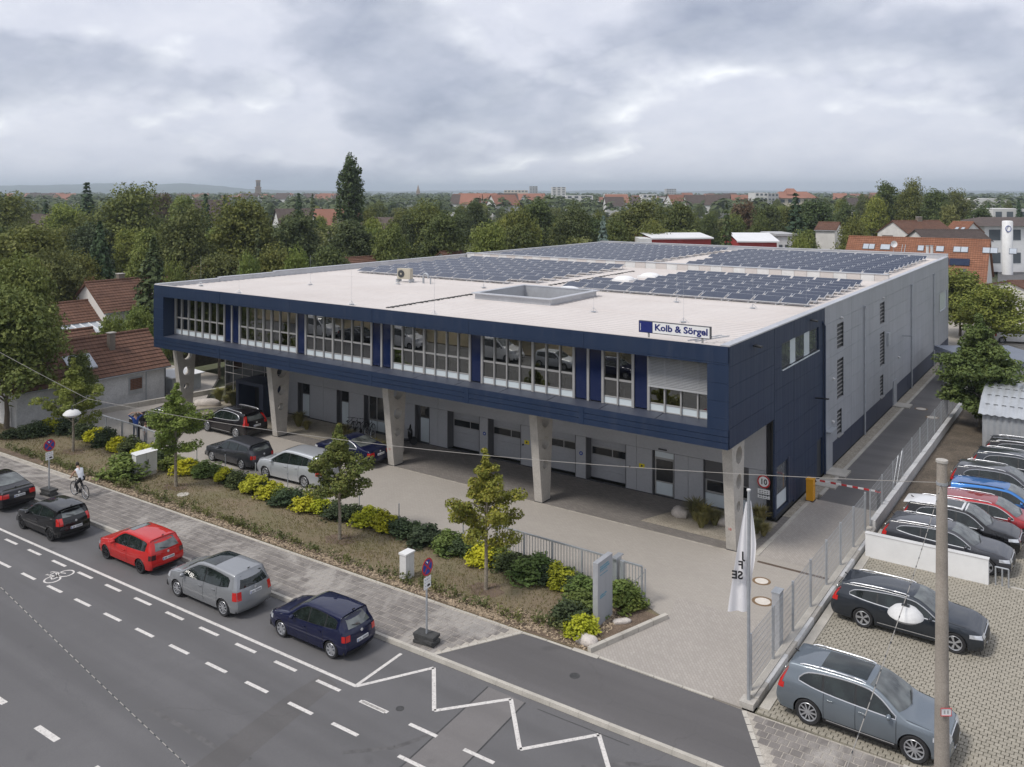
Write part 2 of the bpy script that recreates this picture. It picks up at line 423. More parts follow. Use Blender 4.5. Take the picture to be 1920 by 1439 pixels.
m_navy = clad('navy_cladding', (0.010, 0.024, 0.060), 0.46, 0.0, 0.45, 0.05)
m_navy_glass = M('navy_enamel_glass', (0.008, 0.016, 0.060), 0.06, 0.0, var=0.05, scale=0.5, spec=0.5)
m_navy_top = M('navy_sill_sheet', (0.050, 0.058, 0.082), 0.5, 0.0, var=0.12, scale=0.8, fine=0.08, fscale=9)
m_grey_clad = clad('grey_cladding', (0.36, 0.375, 0.40), 0.45, 0.2)
m_grey_wall = M('grey_wall_panel', (0.40, 0.405, 0.42), 0.6, 0.0, var=0.05, scale=0.5, fine=0.04, fscale=8)
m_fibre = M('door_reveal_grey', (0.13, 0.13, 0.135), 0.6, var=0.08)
m_slate = M('dark_plinth_cladding', (0.028, 0.038, 0.070), 0.5, var=0.08, scale=0.5)
m_frame = M('aluminium_frame', (0.36, 0.355, 0.345), 0.45, 0.15, var=0.05, scale=3)
m_frame_dark = M('dark_window_frame', (0.10, 0.10, 0.105), 0.4, 0.2, var=0.05)
m_spandrel = M('pale_spandrel_panel', (0.60, 0.66, 0.68), 0.2, 0.0, var=0.04, scale=2)
m_concrete = M('fair_faced_concrete', (0.43, 0.405, 0.365), 0.85, var=0.14, scale=1.3, fine=0.10, fscale=14, bump=0.15)
m_parapet = M('parapet_sheet_metal', (0.50, 0.51, 0.53), 0.38, 0.35, var=0.09, scale=0.6, fine=0.05, fscale=5)
def roofing(name):
    t = NT(name); v = t.coord()
    n1 = t.noise(v, 0.16, 5, 0.6, 0.4); n2 = t.noise(t.mapping(v, (1.5, 6, 1)), 1.2, 5, 0.65)
    c = t.mix(t.ramp(n1, [(0.3, 0.0), (0.7, 1.0)]), (0.52, 0.475, 0.445), (0.60, 0.56, 0.53))
    c = t.mix(t.ramp(n2, [(0.5, 0.0), (0.85, 0.22)]), c, (0.42, 0.39, 0.365))
    t.set('Base Color', c); t.set('Roughness', 0.6); return t.mat
m_roof = roofing('pale_roof_sheet')
m_white = M('white_paint', (0.78, 0.78, 0.77), 0.5, var=0.05, scale=1.5)
m_offwhite = M('weathered_white', (0.62, 0.615, 0.60), 0.6, var=0.10, scale=1.2, fine=0.06, fscale=20)
m_zinc = M('galvanised_steel', (0.42, 0.44, 0.46), 0.45, 0.45, var=0.12, scale=3, fine=0.06, fscale=30)
m_steel_dark = M('dark_steel', (0.055, 0.058, 0.062), 0.5, 0.3, var=0.1)
m_black = M('black_plastic', (0.018, 0.018, 0.019), 0.5, var=0.1)
m_rubber = M('recycled_rubber', (0.055, 0.055, 0.054), 0.85, var=0.2, scale=6, fine=0.2, fscale=40, bump=0.3)
m_interior = M('office_wall', (0.20, 0.185, 0.155), 0.8, var=0.08)
m_interior_floor = M('office_carpet', (0.12, 0.115, 0.11), 0.9, var=0.1)
m_desk = M('desk_white', (0.72, 0.71, 0.68), 0.4, var=0.03)
m_wood = M('wood_orange', (0.33, 0.14, 0.05), 0.5, var=0.15, scale=4)
m_alu_blind = M('blind_slat_aluminium', (0.58, 0.59, 0.60), 0.4, 0.3, var=0.04)
def glass(name, tint, refl=0.10, rough=0.004):
    t = NT(name); t.n.remove(t.b)
    tr = t.n.new('ShaderNodeBsdfTransparent'); tr.inputs[0].default_value = (*tint, 1)
    gl = t.n.new('ShaderNodeBsdfGlossy'); gl.inputs['Roughness'].default_value = rough; gl.inputs['Color'].default_value = (0.95, 0.95, 0.93, 1)
    fr = t.n.new('ShaderNodeFresnel'); fr.inputs['IOR'].default_value = 1.5
    f = t.math('ADD', fr.outputs[0], refl, True)
    mx = t.n.new('ShaderNodeMixShader'); t.l.new(f, mx.inputs[0]); t.l.new(tr.outputs[0], mx.inputs[1]); t.l.new(gl.outputs[0], mx.inputs[2])
    t.l.new(mx.outputs[0], t.out.inputs['Surface']); return t.mat
m_glass = glass('office_glass', (0.50, 0.50, 0.44), 0.20)
m_glass_green = glass('green_glass', (0.16, 0.34, 0.30), 0.12)
m_glass_dark = M('dark_window_glass', (0.022, 0.024, 0.026), 0.05, var=0.15, scale=1.2, spec=0.6)
m_sky_glass = M('sky_reflecting_glass', (0.10, 0.11, 0.12), 0.04, var=0.1, spec=0.8)
def pv(name):
    t = NT(name); v = t.coord('obj')
    br = t.n.new('ShaderNodeTexBrick'); t.l.new(t.mapping(v, (1, 1, 0)), br.inputs['Vector']); br.offset = 0.0
    br.inputs['Scale'].default_value = 1.0; br.inputs['Brick Width'].default_value = 0.158; br.inputs['Row Height'].default_value = 0.158
    br.inputs['Mortar Size'].default_value = 0.004
    br.inputs['Color1'].default_value = (0.010, 0.019, 0.046, 1); br.inputs['Color2'].default_value = (0.013, 0.023, 0.053, 1)
    br.inputs['Mortar'].default_value = (0.035, 0.045, 0.08, 1)
    t.set('Base Color', br.outputs['Color']); t.set('Roughness', 0.18); t.b.inputs['IOR'].default_value = 1.42
    return t.mat
m_pv = pv('solar_cells')
m_alu = M('aluminium', (0.66, 0.67, 0.68), 0.35, 0.5, var=0.05)
m_yellow = M('yellow_panel', (0.72, 0.60, 0.02), 0.5, var=0.05)
m_orange = M('amber_barrier_paint', (0.78, 0.36, 0.012), 0.4, var=0.06)
m_red = M('sign_red', (0.50, 0.030, 0.032), 0.45, var=0.06)
m_blue = M('sign_blue', (0.020, 0.060, 0.30), 0.45, var=0.06)
m_signnavy = M('sign_navy', (0.012, 0.022, 0.15), 0.4, var=0.03)
m_teal = M('teal_lettering', (0.05, 0.26, 0.38), 0.4, var=0.03)
m_ink = M('black_lettering', (0.02, 0.02, 0.022), 0.5, var=0.03)
m_flag = M('white_flag_cloth', (0.74, 0.73, 0.74), 0.85, var=0.04)
m_stone = M('pale_boulder', (0.56, 0.51, 0.46), 0.9, var=0.2, scale=3, fine=0.15, fscale=25, bump=0.5, bdist=0.03)
m_render = M('house_render_white', (0.66, 0.64, 0.60), 0.9, var=0.10, scale=0.8, fine=0.05, fscale=10)
m_render_grey = M('garage_wall_grey', (0.56, 0.56, 0.555), 0.9, var=0.14, scale=0.9, fine=0.10, fscale=9)
m_render_cream = M('house_render_cream', (0.60, 0.54, 0.44), 0.9, var=0.08, scale=0.8)
def tiles(name, ca, cb, kind='obj'):
    t = NT(name); v = t.coord(kind)
    br = t.n.new('ShaderNodeTexBrick'); t.l.new(t.mapping(v, (1, 1, 0)), br.inputs['Vector']); br.offset = 0.0
    br.inputs['Scale'].default_value = 1.0; br.inputs['Brick Width'].default_value = 0.30; br.inputs['Row Height'].default_value = 0.35
    br.inputs['Mortar Size'].default_value = 0.018
    br.inputs['Color1'].default_value = (*ca, 1); br.inputs['Color2'].default_value = (*cb, 1); br.inputs['Mortar'].default_value = (*scale_c(ca, 0.5), 1)
    n = t.noise(v, 0.7, 5, 0.6); n2 = t.noise(v, 6, 4, 0.6)
    c = t.mix(t.ramp(n, [(0.45, 0.0), (0.75, 0.55)]), br.outputs['Color'], scale_c(ca, 0.55))
    c = t.mix(t.ramp(n2, [(0.55, 0.0), (0.75, 0.35)]), c, scale_c(cb, 1.25))
    t.set('Base Color', c); t.set('Roughness', 0.85)
    return t.mat
m_tile = tiles('clay_tile_brown', (0.135, 0.066, 0.042), (0.185, 0.092, 0.058))
m_tile_red = tiles('clay_tile_red', (0.235, 0.098, 0.052), (0.30, 0.132, 0.072))
m_tile_dark = tiles('dark_brown_tile', (0.082, 0.060, 0.052), (0.115, 0.085, 0.072))
m_tile_far = M('far_red_roof', (0.27, 0.125, 0.085), 0.9, var=0.2, scale=0.05)
# ================================================================ the office building
X0, X1, XB = -53.8, -12.85, -51.2          # left/right front corners, left back corner
Y0, Y1 = 33.9, 92.4
ZR, ZS = 9.2, 4.92                           # parapet top, soffit
bld = thing('office_building', 'long navy and grey office building on concrete columns with solar roof', 'building', loc=((X0+X1)/2, Y0, 0))
bld.location = (0, 0, 0)
def xl(y): return X0 + (XB-X0)*(y-Y0)/(Y1-Y0)
G = 0.012
# front band: cladding panels above and below the ribbon window
joints = [X0, -46.65, -39.95, -33.24, -26.54, -19.86, X1]
OL, OR, OB, OT = -52.67, -13.78, 5.72, 8.42
for a, b in zip(joints, joints[1:]):
    aa = a + (G if a > X0 else 0); bb = b - (G if b < X1 else 0)
    box('cladding_panel', m_navy, aa+0.03, bb-0.03, Y0, Y0+0.09, OT+0.075, ZR-0.02, bld)
    box('cladding_panel', m_navy, aa, bb, Y0+0.004, Y0+0.09, OT-0.01, OT+0.065, bld)
    for z0, z1 in ((ZS, 5.19), (5.20, 5.44), (5.45, OB)):
        box('cladding_panel', m_navy, aa+0.03, bb-0.03, Y0, Y0+0.09, z0, z1-0.008, bld)
for b in joints[1:-1]:
    box('cover_strip', m_navy, b-0.13, b+0.13, Y0-0.012, Y0+0.05, OT+0.02, ZR-0.02, bld)
    box('cover_strip', m_navy, b-0.13, b+0.13, Y0-0.012, Y0+0.05, ZS-0.003, OB, bld)
for a, b in ((X0, OL), (OR, X1)):
    zz_ = [OB, 6.2, 6.9, 7.65, OT-0.01]
    for z0, z1 in zip(zz_, zz_[1:]):
        box('cladding_panel', m_navy, a, b, Y0+0.002, Y0+0.09, z0, z1-0.010, bld)
box('window_reveal', m_navy, OL-0.08, OL, Y0+0.09, Y0+1.0, OB, OT, bld)
box('window_reveal', m_navy, OR, OR+0.08, Y0+0.09, Y0+1.0, OB, OT, bld)
box('window_head', m_navy, OL, OR, Y0+0.09, Y0+1.0, OT, OT+0.08, bld)
sj = [OL] + [-52.44+2.79*k for k in range(1, 14)] + [OR]
for a, b in zip(sj, sj[1:]):
    put('sill_sheet', MB().add([(a+0.02, Y0+0.012, OB+0.004), (b-0.02, Y0+0.012, OB+0.004), (b-0.02, Y0+1.0, OB+0.075), (a+0.02, Y0+1.0, OB+0.075),
        (a+0.02, Y0+0.012, OB-0.05), (b-0.02, Y0+0.012, OB-0.05), (b-0.02, Y0+1.0, OB-0.05), (a+0.02, Y0+1.0, OB-0.05)],
        [(0,1,2,3),(4,7,6,5),(0,4,5,1),(1,5,6,2),(2,6,7,3),(3,7,4,0)]), m_navy_top, bld)
# ribbon window: 50 modules
WY = Y0 + 0.95; N = 50; mod = (OR-OL)/N
navy_mods = {7, 8, 16, 24, 25, 33, 41, 42, 45}
wide = {0, 4, 7, 8, 9, 12, 13, 16, 17, 20, 24, 25, 26, 29, 33, 34, 38, 41, 42, 43, 45, 46, 50}
mul_me = {}
for w_ in (0.065, 0.12):
    mul_me[w_] = MB().box(-w_/2, w_/2, -0.10, 0.06, OB+0.078, OT+0.01).mesh('mullion', m_frame)
pane_u = MB().box(-mod/2+0.02, mod/2-0.02, -0.012, 0.012, 6.99, OT-0.03).mesh('upper_pane', m_glass)
pane_l = MB().box(-mod/2+0.02, mod/2-0.02, -0.012, 0.012, 6.17, 6.90).mesh('lower_pane', m_glass)
spn = MB().box(-mod/2+0.02, mod/2-0.02, -0.02, 0.012, OB+0.12, 6.12).mesh('spandrel', m_spandrel)
trm = [MB().box(-mod/2+0.03, mod/2-0.03, -0.04, 0.04, a, b).mesh('transom', m_frame) for a, b in ((6.90, 6.99), (6.115, 6.17), (OB+0.078, OB+0.12))]
nvp = MB().box(-mod/2+0.03, mod/2-0.03, -0.03, 0.02, OB+0.13, OT).mesh('enamel_panel', m_navy_glass)
for k in range(N+1):
    link('mullion', mul_me[0.12 if k in wide else 0.065], bld, (OL+mod*k+(0.06 if k == 0 else -0.06 if k == N else 0), WY, 0))
for k in range(N):
    xc = OL + mod*(k+0.5)
    if k in navy_mods:
        link('enamel_panel', nvp, bld, (xc, WY, 0)); continue
    wi = link('window', None, bld, (xc, WY, 0))
    for q in trm: link('transom', q, wi)
    link('upper_pane', pane_u, wi); link('lower_pane', pane_l, wi); link('spandrel', spn, wi)
# venetian blind over the last four modules
bl = box('blind', m_alu_blind, OL+46*mod+0.03, OR-0.03, WY-0.20, WY-0.12, OT-0.09, OT-0.01, bld)
sl = MB().bar((OL+46*mod+0.04, WY-0.165, 0), (OR-0.04, WY-0.165, 0), 0.075, 0.006, up=(0, -0.55, 1)).mesh('slat', m_alu_blind)
for i in range(22): link('slat', sl, bl, (0, 0, OT-0.13-0.0655*i))
box('bottom_rail', m_alu_blind, OL+46*mod+0.04, OR-0.04, WY-0.20, WY-0.13, 6.915, 6.95, bl)
# office behind the ribbon window
box('office_floor', m_interior_floor, OL, OR, WY+0.06, WY+7.0, OB-0.02, OB+0.02, bld)
box('office_back_wall', m_interior, OL, OR, WY+6.9, WY+7.0, OB+0.03, OT+0.3, bld)
box('office_ceiling', m_interior, OL, OR, WY+0.06, WY+7.0, OT+0.3, OT+0.4, bld)
for xx in (-46.4, -39.8, -33.2, -26.6, -20.0, -17.4):
    box('partition', m_interior, xx-0.06, xx+0.06, WY+0.3, WY+6.85, OB+0.03, OT+0.28, bld)
rd = random.Random(3)
for i in range(13):
    xx = OL + 2.0 + i*2.95 + rd.uniform(-0.3, 0.3)
    d_ = thing('office_desk', 'white desk standing inside the ribbon window, seen through the glass', 'desk', 'desks inside the upper floor', (xx, WY+rd.uniform(0.7, 1.2), OB+0.02))
    box('desk_top', m_desk, -0.8, 0.8, 0, 0.75, 0.70, 0.735, d_)
    for sx in (-0.72, 0.72):
        box('leg', m_desk, sx-0.03, sx+0.03, 0.02, 0.73, 0, 0.70, d_)
    if i % 3 != 1:
        s_ = thing('desk_monitor', 'dark monitor on a white desk behind the ribbon window', 'monitor', 'monitors inside the upper floor', (xx+rd.uniform(-0.3, 0.3), d_.location.y+0.38, OB+0.755))
        box('screen', m_black, -0.27, 0.27, -0.02, 0.02, 0.12, 0.45, s_); box('foot', m_frame, -0.1, 0.1, -0.08, 0.08, 0, 0.12, s_)
for xx in (-35.2, -31.2, -24.0, -15.9):
    o = box('pinboard', m_desk, xx-0.35, xx+0.35, WY+0.45, WY+0.5, OB+0.25, OB+1.5, None, label='pale pinboard standing behind the office glass', cat='board', group='boards inside the upper floor')
o = box('filing_cabinet', m_wood, -23.1, -22.5, WY+0.5, WY+1.0, OB+0.02, OB+0.9, None, label='low orange wood cabinet inside the upper floor window', cat='cabinet')
# underside
box('soffit', m_grey_wall, X0+0.02, X1-0.02, Y0+0.10, 40.05, ZS+0.02, ZS+0.12, bld)
# ---- columns: thin plates, wider at the top, pierced by three round holes
def column_mesh():
    mb = MB(); zt = ZS+0.02
    yf = lambda z: 35.80 - 0.115*z; yb = lambda z: 36.53 + 0.062*z
    holes = [(36.08, 1.88, 0.225), (36.12, 2.95, 0.315), (36.15, 4.10, 0.375)]
    cuts = [0.0, 1.30, 2.42, 3.52, zt]
    t2 = 0.225
    def side(x, sgn):
        for i in range(4):
            z0, z1 = cuts[i], cuts[i+1]
            qd = [(yf(z0), z0), (yb(z0), z0), (yb(z1), z1), (yf(z1), z1)]
            if i == 0:
                f = [(x, y, z) for y, z in qd]
                mb.face(f if sgn > 0 else f[::-1]); continue
            cy, cz, r = holes[i-1]
            angs = sorted([2*pi*k/32 for k in range(32)] + [atan2(z-cz, y-cy) % (2*pi) for y, z in qd])
            pts = []
            for a in angs:
                dx, dz = cos(a), sin(a); best = 1e9
                for (ya, za), (yb_, zb_) in zip(qd, qd[1:]+qd[:1]):
                    ex, ez = yb_-ya, zb_-za; den = dx*ez - dz*ex
                    if abs(den) < 1e-9: continue
                    t = ((ya-cy)*ez - (za-cz)*ex)/den; u = ((ya-cy)*dz - (za-cz)*dx)/den
                    if t > 0 and -1e-6 <= u <= 1+1e-6: best = min(best, t)
                pts.append(((x, cy+r*dx, cz+r*dz), (x, cy+best*dx, cz+best*dz)))
            for p, q in zip(pts, pts[1:]+pts[:1]):
                f = [p[0], p[1], q[1], q[0]]; mb.face(f if sgn > 0 else f[::-1])
    side(t2, 1); side(-t2, -1)
    for cy, cz, r in holes:
        for k in range(32):
            a, b = 2*pi*k/32, 2*pi*(k+1)/32
            mb.face([(-t2, cy+r*cos(a), cz+r*sin(a)), (-t2, cy+r*cos(b), cz+r*sin(b)), (t2, cy+r*cos(b), cz+r*sin(b)), (t2, cy+r*cos(a), cz+r*sin(a))])
    mb.face([(-t2, yf(0), 0), (t2, yf(0), 0), (t2, yf(zt), zt), (-t2, yf(zt), zt)])
    mb.face([(t2, yb(0), 0), (-t2, yb(0), 0), (-t2, yb(zt), zt), (t2, yb(zt), zt)])
    return mb.mesh('column', m_concrete)
cm = column_mesh()
cname = ['right end', 'second from the right', 'middle', 'second from the left', 'left end']
for i in range(5):
    link('column', cm, bld, (-13.45-10*i, 0, 0))
    link('column_foot', MB().box(-0.24, 0.24, 35.78, 36.56, 0.0, 0.04).mesh('column_foot', m_steel_dark), bld, (-13.45-10*i, 0, 0))
m_redink = M('red_stencil', (0.55, 0.08, 0.06), 0.6)
for xx in (-13.45, -33.45):
    text_mesh('column_number', '10', m_redink, 0.16, bld, (xx-0.1, 35.80-0.115*1.0-0.012, 0.92), (radians(96.6), 0, 0), depth=0.002)
# ---- ground floor front wall at Y = 40.1 with its openings
FY = 40.10; LZ = 2.30
ops = [(-46.28, -45.05, 0.06, 'door'), (-42.42, -41.26, 0.06, 'door'), (-39.88, -37.4, 0.06, 'win'), (-35.46, -34.27, 0.04, 'door'),
       (-32.85, -30.42, 0.0, 'gate'), (-29.80, -27.46, 0.0, 'gate'), (-26.26, -23.84, 0.0, 'gate'), (-23.20, -20.78, 0.0, 'gate'),
       (-19.27, -18.05, 0.0, 'tall'), (-16.50, -14.20, 0.03, 'win2')]
edges = [-47.5] + [e for o_ in ops for e in o_[:2]] + [X1-0.5]
for a, b in zip(edges[0::2], edges[1::2]):
    # split wider wall pieces at the panel joints
    cuts_ = [a] + [c for c in (-43.7, -37.0, -33.6, -20.17, -17.3) if a+0.2 < c < b-0.2] + [b]
    for c, d in zip(cuts_, cuts_[1:]):
        box('wall_panel', m_grey_wall, c+0.008, d-0.008, FY, FY+0.14, 0.05, LZ-0.008, bld)
for a, b in zip([-47.5, -43.7, -37.0, -33.6, -26.8, -20.17], [-43.7, -37.0, -33.6, -26.8, -20.17, X1-0.5]):
    box('wall_panel', m_grey_wall, a+0.008, b-0.008, FY, FY+0.14, LZ+0.008, ZS+0.01, bld)
box('wall_base', m_steel_dark, -47.5, X1-0.5, FY+0.02, FY+0.15, 0.0, 0.05, bld)
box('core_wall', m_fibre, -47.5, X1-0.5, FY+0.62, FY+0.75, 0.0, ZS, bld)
gate_leaf = MB(); gw = 2.40
for i in range(5):
    z0 = 0.05 + i*0.45; gate_leaf.box(-gw/2+0.02, gw/2-0.02, 0.0, 0.05, z0, z0+0.442)
gate_leaf = gate_leaf.mesh('gate_leaf', m_grey_wall)
gate_pane = MB().box(-gw/2+0.10, 0.10, -0.012, 0.01, 1.33, 1.70).mesh('gate_pane', m_glass_dark)
gate_pane2 = MB().box(0.16, gw/2-0.10, -0.012, 0.01, 1.33, 1.70).mesh('gate_pane', m_glass_dark)
bead = MB().box(-gw/2+0.05, gw/2-0.05, -0.006, 0.02, 1.27, 1.76).mesh('bead', m_frame)
for (a, b, z, k) in ops:
    xc = (a+b)/2
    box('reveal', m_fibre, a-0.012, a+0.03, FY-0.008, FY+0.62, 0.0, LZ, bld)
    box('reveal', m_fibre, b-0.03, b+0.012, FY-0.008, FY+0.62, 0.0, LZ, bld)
    if k == 'gate':
        g_ = link('garage_door', gate_leaf, bld, (xc, FY+0.54, 0))
        link('bead', bead, g_); link('gate_pane', gate_pane, g_); link('gate_pane', gate_pane2, g_)
        box('seal', m_black, a+0.03, b-0.03, FY+0.53, FY+0.62, 0.0, 0.05, bld)
    elif k == 'door':
        box('door_leaf', m_spandrel, a+0.32, b-0.05, FY+0.18, FY+0.22, 0.05, 1.52, bld)
        box('fanlight', m_glass_dark, a+0.32, b-0.05, FY+0.18, FY+0.22, 1.60, LZ-0.05, bld)
        box('door_frame', m_frame_dark, a+0.03, b-0.03, FY+0.22, FY+0.30, 0.0, LZ-0.005, bld)
    elif k == 'win':
        box('door_frame', m_frame_dark, a+0.03, b-0.03, FY+0.26, FY+0.32, 0.0, LZ-0.005, bld)
        n_ = 3
        for i in range(n_):
            xa = a+0.28 + (b-a-0.36)*i/n_; xb2 = a+0.28 + (b-a-0.36)*(i+1)/n_
            box('window_pane', m_glass_dark, xa+0.05, xb2-0.05, FY+0.21, FY+0.25, 0.82, LZ-0.08, bld)
            box('window_frame', m_frame, xa-0.03, xa+0.03, FY+0.18, FY+0.26, 0.74, LZ-0.03, bld)
            box('parapet_panel', m_spandrel, xa+0.035, xb2-0.035, FY+0.20, FY+0.26, 0.06, 0.70, bld)
        box('window_frame', m_frame, a+0.28, b-0.08, FY+0.17, FY+0.26, 0.70, 0.78, bld)
    elif k == 'tall':
        box('door_frame', m_frame, a+0.10, b-0.02, FY+0.10, FY+0.17, 0.05, LZ-0.02, bld)
        box('door_pane', m_glass_dark, a+0.20, b-0.12, FY+0.06, FY+0.099, 0.78, 1.85, bld)
        box('kick_panel', m_spandrel, a+0.20, b-0.12, FY+0.06, FY+0.099, 0.10, 0.70, bld)
        box('head_panel', m_spandrel, a+0.14, b-0.06, FY+0.06, FY+0.099, 1.98, LZ-0.04, bld)
    else:
        box('door_frame', m_frame_dark, a+0.03, b-0.03, FY+0.20, FY+0.26, 0.0, LZ-0.005, bld)
        box('shutter', m_frame_dark, a+0.05, b-0.05, FY+0.10, FY+0.16, 1.35, LZ-0.02, bld)
        for xa, xb2 in ((a+0.15, a+1.0), (a+1.2, b-0.1)):
            box('window_pane', m_glass_dark, xa, xb2, FY+0.12, FY+0.17, 0.78, 1.28, bld)
        box('window_frame', m_frame, a+0.05, b-0.05, FY+0.15, FY+0.19, 0.68, 1.36, bld)
        box('parapet_panel', m_spandrel, a+0.06, b-0.06, FY+0.12, FY+0.19, 0.05, 0.66, bld)
for xx, mm in ((-30.05, m_blue), (-23.5, m_blue)):
    put('round_sign', MB().cyl((xx, FY-0.015, 1.38), (xx, FY, 1.38), 0.11, n=20), mm, bld)
    put('sign_arrow', MB().face([(xx-0.05, FY-0.018, 1.40), (xx+0.01, FY-0.018, 1.33), (xx+0.05, FY-0.018, 1.42)]), m_white, bld)
for xx in (-27.05, -19.86):
    box('yellow_notice', m_yellow, xx-0.16, xx+0.16, FY-0.012, FY, 1.26, 1.48, bld)
    put('notice_mark', MB().cyl((xx, FY-0.016, 1.37), (xx, FY-0.013, 1.37), 0.055, n=12), m_ink, bld)
for xx in (-27.3, -20.55):
    put('key_switch', MB().cyl((xx, FY-0.05, 1.2), (xx, FY, 1.2), 0.05, n=12), m_black, bld)
put('door_lamp', MB().bar((-18.9, FY-0.05, 2.42), (-18.45, FY-0.05, 2.42), 0.08, 0.05), m_steel_dark, bld)
# ---- left end: glazed stair hall and entrance porch
for i, (a, b) in enumerate(((-54.2, -53.25), (-53.25, -52.2), (-52.2, -51.05), (-51.05, -49.7), (-49.7, -48.4), (-48.4, -47.5))):
    for z0, z1 in ((0.1, 2.1), (2.1, 2.62), (2.62, 3.4), (3.4, ZS)):
        box('glass_pane', m_glass_green, a+0.025, b-0.025, 40.0, 40.02, z0+0.02, z1-0.02, bld)
    box('glass_post', m_frame, a-0.02, a+0.02, 39.99, 40.08, 0.0, ZS, bld)
for z in (2.1, 2.62, 3.4):
    box('glass_rail', m_frame, -54.2, -47.5, 39.985, 40.07, z-0.02, z+0.02, bld)
box('glass_side', m_glass_green, -54.25, -54.22, 40.0, 44.0, 0.0, ZS, bld)
box('hall_back', m_fibre, -54.0, -47.5, 44.0, 44.1, 0.0, ZS, bld)
box('hall_floor', m_fibre, -54.2, -47.5, 40.1, 44.0, 0.0, 0.03, bld)
for (a, b, c, d, z0, z1) in ((-50.55, -47.6, 38.2, 40.0, 2.06, 2.30), (-50.55, -50.27, 38.2, 40.0, 0, 2.06), (-48.05, -47.6, 38.2, 40.0, 0, 2.06)):
    box('porch', m_slate, a, b, c, d, z0, z1, bld)
box('porch_door', m_black, -50.27, -48.05, 39.6, 39.7, 0.0, 2.06, bld)
box('porch_step', m_kerb, -50.27, -48.0, 38.2, 38.6, 0.0, 0.06, bld)
# ---- right side wall: navy return, then grey cladding over a dark plinth
SX = X1
def side_panels(y0, y1, z0, z1, nrow, mat, skip=()):
    zs = [z0 + (z1-z0)*i/nrow for i in range(nrow+1)]
    for a, b in zip(zs, zs[1:]):
        cut = [k for k in skip if k[2] < b-0.02 and k[3] > a+0.02 and k[0] < y1-0.02 and k[1] > y0+0.02]
        zc = sorted({a, b} | {z for k in cut for z in k[2:] if a+0.02 < z < b-0.02})
        for p, q in zip(zc, zc[1:]):
            segs = [(y0, y1)]
            for (sy0, sy1, sz0, sz1) in cut:
                if not (sz0 < q-0.01 and sz1 > p+0.01): continue
                ns = []
                for u, v in segs:
                    if sy1 <= u or sy0 >= v: ns.append((u, v)); continue
                    if sy0-u > 0.05: ns.append((u, sy0))
                    if v-sy1 > 0.05: ns.append((sy1, v))
                segs = ns
            for u, v in segs:
                e0, e1 = (0.006 if p == a else 0.0), (0.006 if q == b else 0.0)
                box('cladding_panel', mat, SX-0.08, SX, u+(0.010 if u == y0 else 0), v-(0.010 if v == y1 else 0), p+e0, q-e1, bld)
box('wall_core', m_steel_dark, SX-0.30, SX-0.085, 40.25, Y1-0.1, 0.0, ZR-0.15, bld)
box('wall_core', m_steel_dark, SX-0.30, SX-0.085, Y0+0.1, 40.25, ZS, ZR-0.15, bld)
side_panels(Y0+0.09, 39.78, ZS, ZR-0.02, 5, m_navy)
nw = (40.87, 47.4, 7.05, 8.30); lw = (40.10, 41.85, 0.45, 2.58); nd = (46.85, 47.9, 0.0, 2.2)
side_panels(39.80, 42.78, 0.30, ZR-0.02, 9, m_navy, (nw, lw)); side_panels(42.80, 48.40, 0.15, ZR-0.02, 9, m_navy, (nw, nd))
# navy strip window: three casements and two pale panels
yy_ = [40.87, 42.4, 43.25, 44.75, 45.68, 47.15]
for i in range(5):
    if i % 2 == 0:
        box('casement_frame', m_frame, SX-0.16, SX-0.09, yy_[i], yy_[i+1], 7.06, 8.29, bld)
        m_ = (yy_[i]+yy_[i+1])/2
        for p, q in ((yy_[i]+0.07, m_-0.04), (m_+0.04, yy_[i+1]-0.07)):
            box('casement_pane', m_sky_glass, SX-0.089, SX-0.075, p, q, 7.17, 8.2, bld)
    else: box('infill_panel', m_spandrel, SX-0.14, SX-0.07, yy_[i], yy_[i+1], 7.06, 8.29, bld)
box('strip_sill', m_spandrel, SX-0.10, SX+0.06, 40.87, 47.2, 7.0, 7.05, bld)
box('strip_cheek', m_navy, SX-0.16, SX+0.01, 47.16, 47.4, 7.05, 8.30, bld)
box('window_frame', m_frame, SX-0.16, SX-0.10, 40.12, 41.83, 0.47, 2.56, bld)
box('window_pane', m_sky_glass, SX-0.099, SX-0.08, 40.2, 41.75, 1.25, 2.48, bld)
box('parapet_panel', m_spandrel, SX-0.099, SX-0.075, 40.2, 41.75, 0.52, 1.18, bld)
box('window_hood', m_slate, SX-0.1, SX+0.03, 41.83, 42.0, 0.4, 2.65, bld)
box('side_door', m_slate, SX-0.18, SX-0.12, 46.9, 47.85, 0.02, 2.15, bld)
# grey part
gj = [48.42, 54.33, 60.34, 66.20, 72.1, 78.0, 84.0, Y1-0.09]
slits = []
for ys in (51.0, 62.2):
    slits += [(ys, ys+1.35, 6.48, 7.93), (ys, ys+1.35, 3.58, 5.86), (ys, ys+0.95, 1.5, 2.93)]
fw_ = (87.0, 91.4, 4.42, 6.1)
for a, b in zip(gj, gj[1:]): side_panels(a, b, 1.36, ZR-0.02, 8, m_grey_clad, slits+[fw_])
pj = [49.85, 54.33, 57.3, 61.3, 66.4]
for a, b in zip([48.42]+[49.85, 54.33, 57.3, 61.3, 67.6, 72.0, 76.0, 80.2, 84.4], [49.85, 54.33, 57.3, 61.3, 66.4, 72.0, 76.0, 80.2, 84.4, Y1-0.09]):
    if a == 48.42:
        box('side_door_frame', m_grey_clad, SX-0.1, SX+0.05, 48.55, 49.83, 0.0, 2.25, bld)
        box('side_door_hood', m_zinc, SX-0.1, SX+0.30, 48.5, 49.88, 2.25, 2.31, bld); continue
    box('plinth_panel', m_slate, SX-0.08, SX-0.012, a+0.012, b-0.012, 0.08, 1.345, bld)
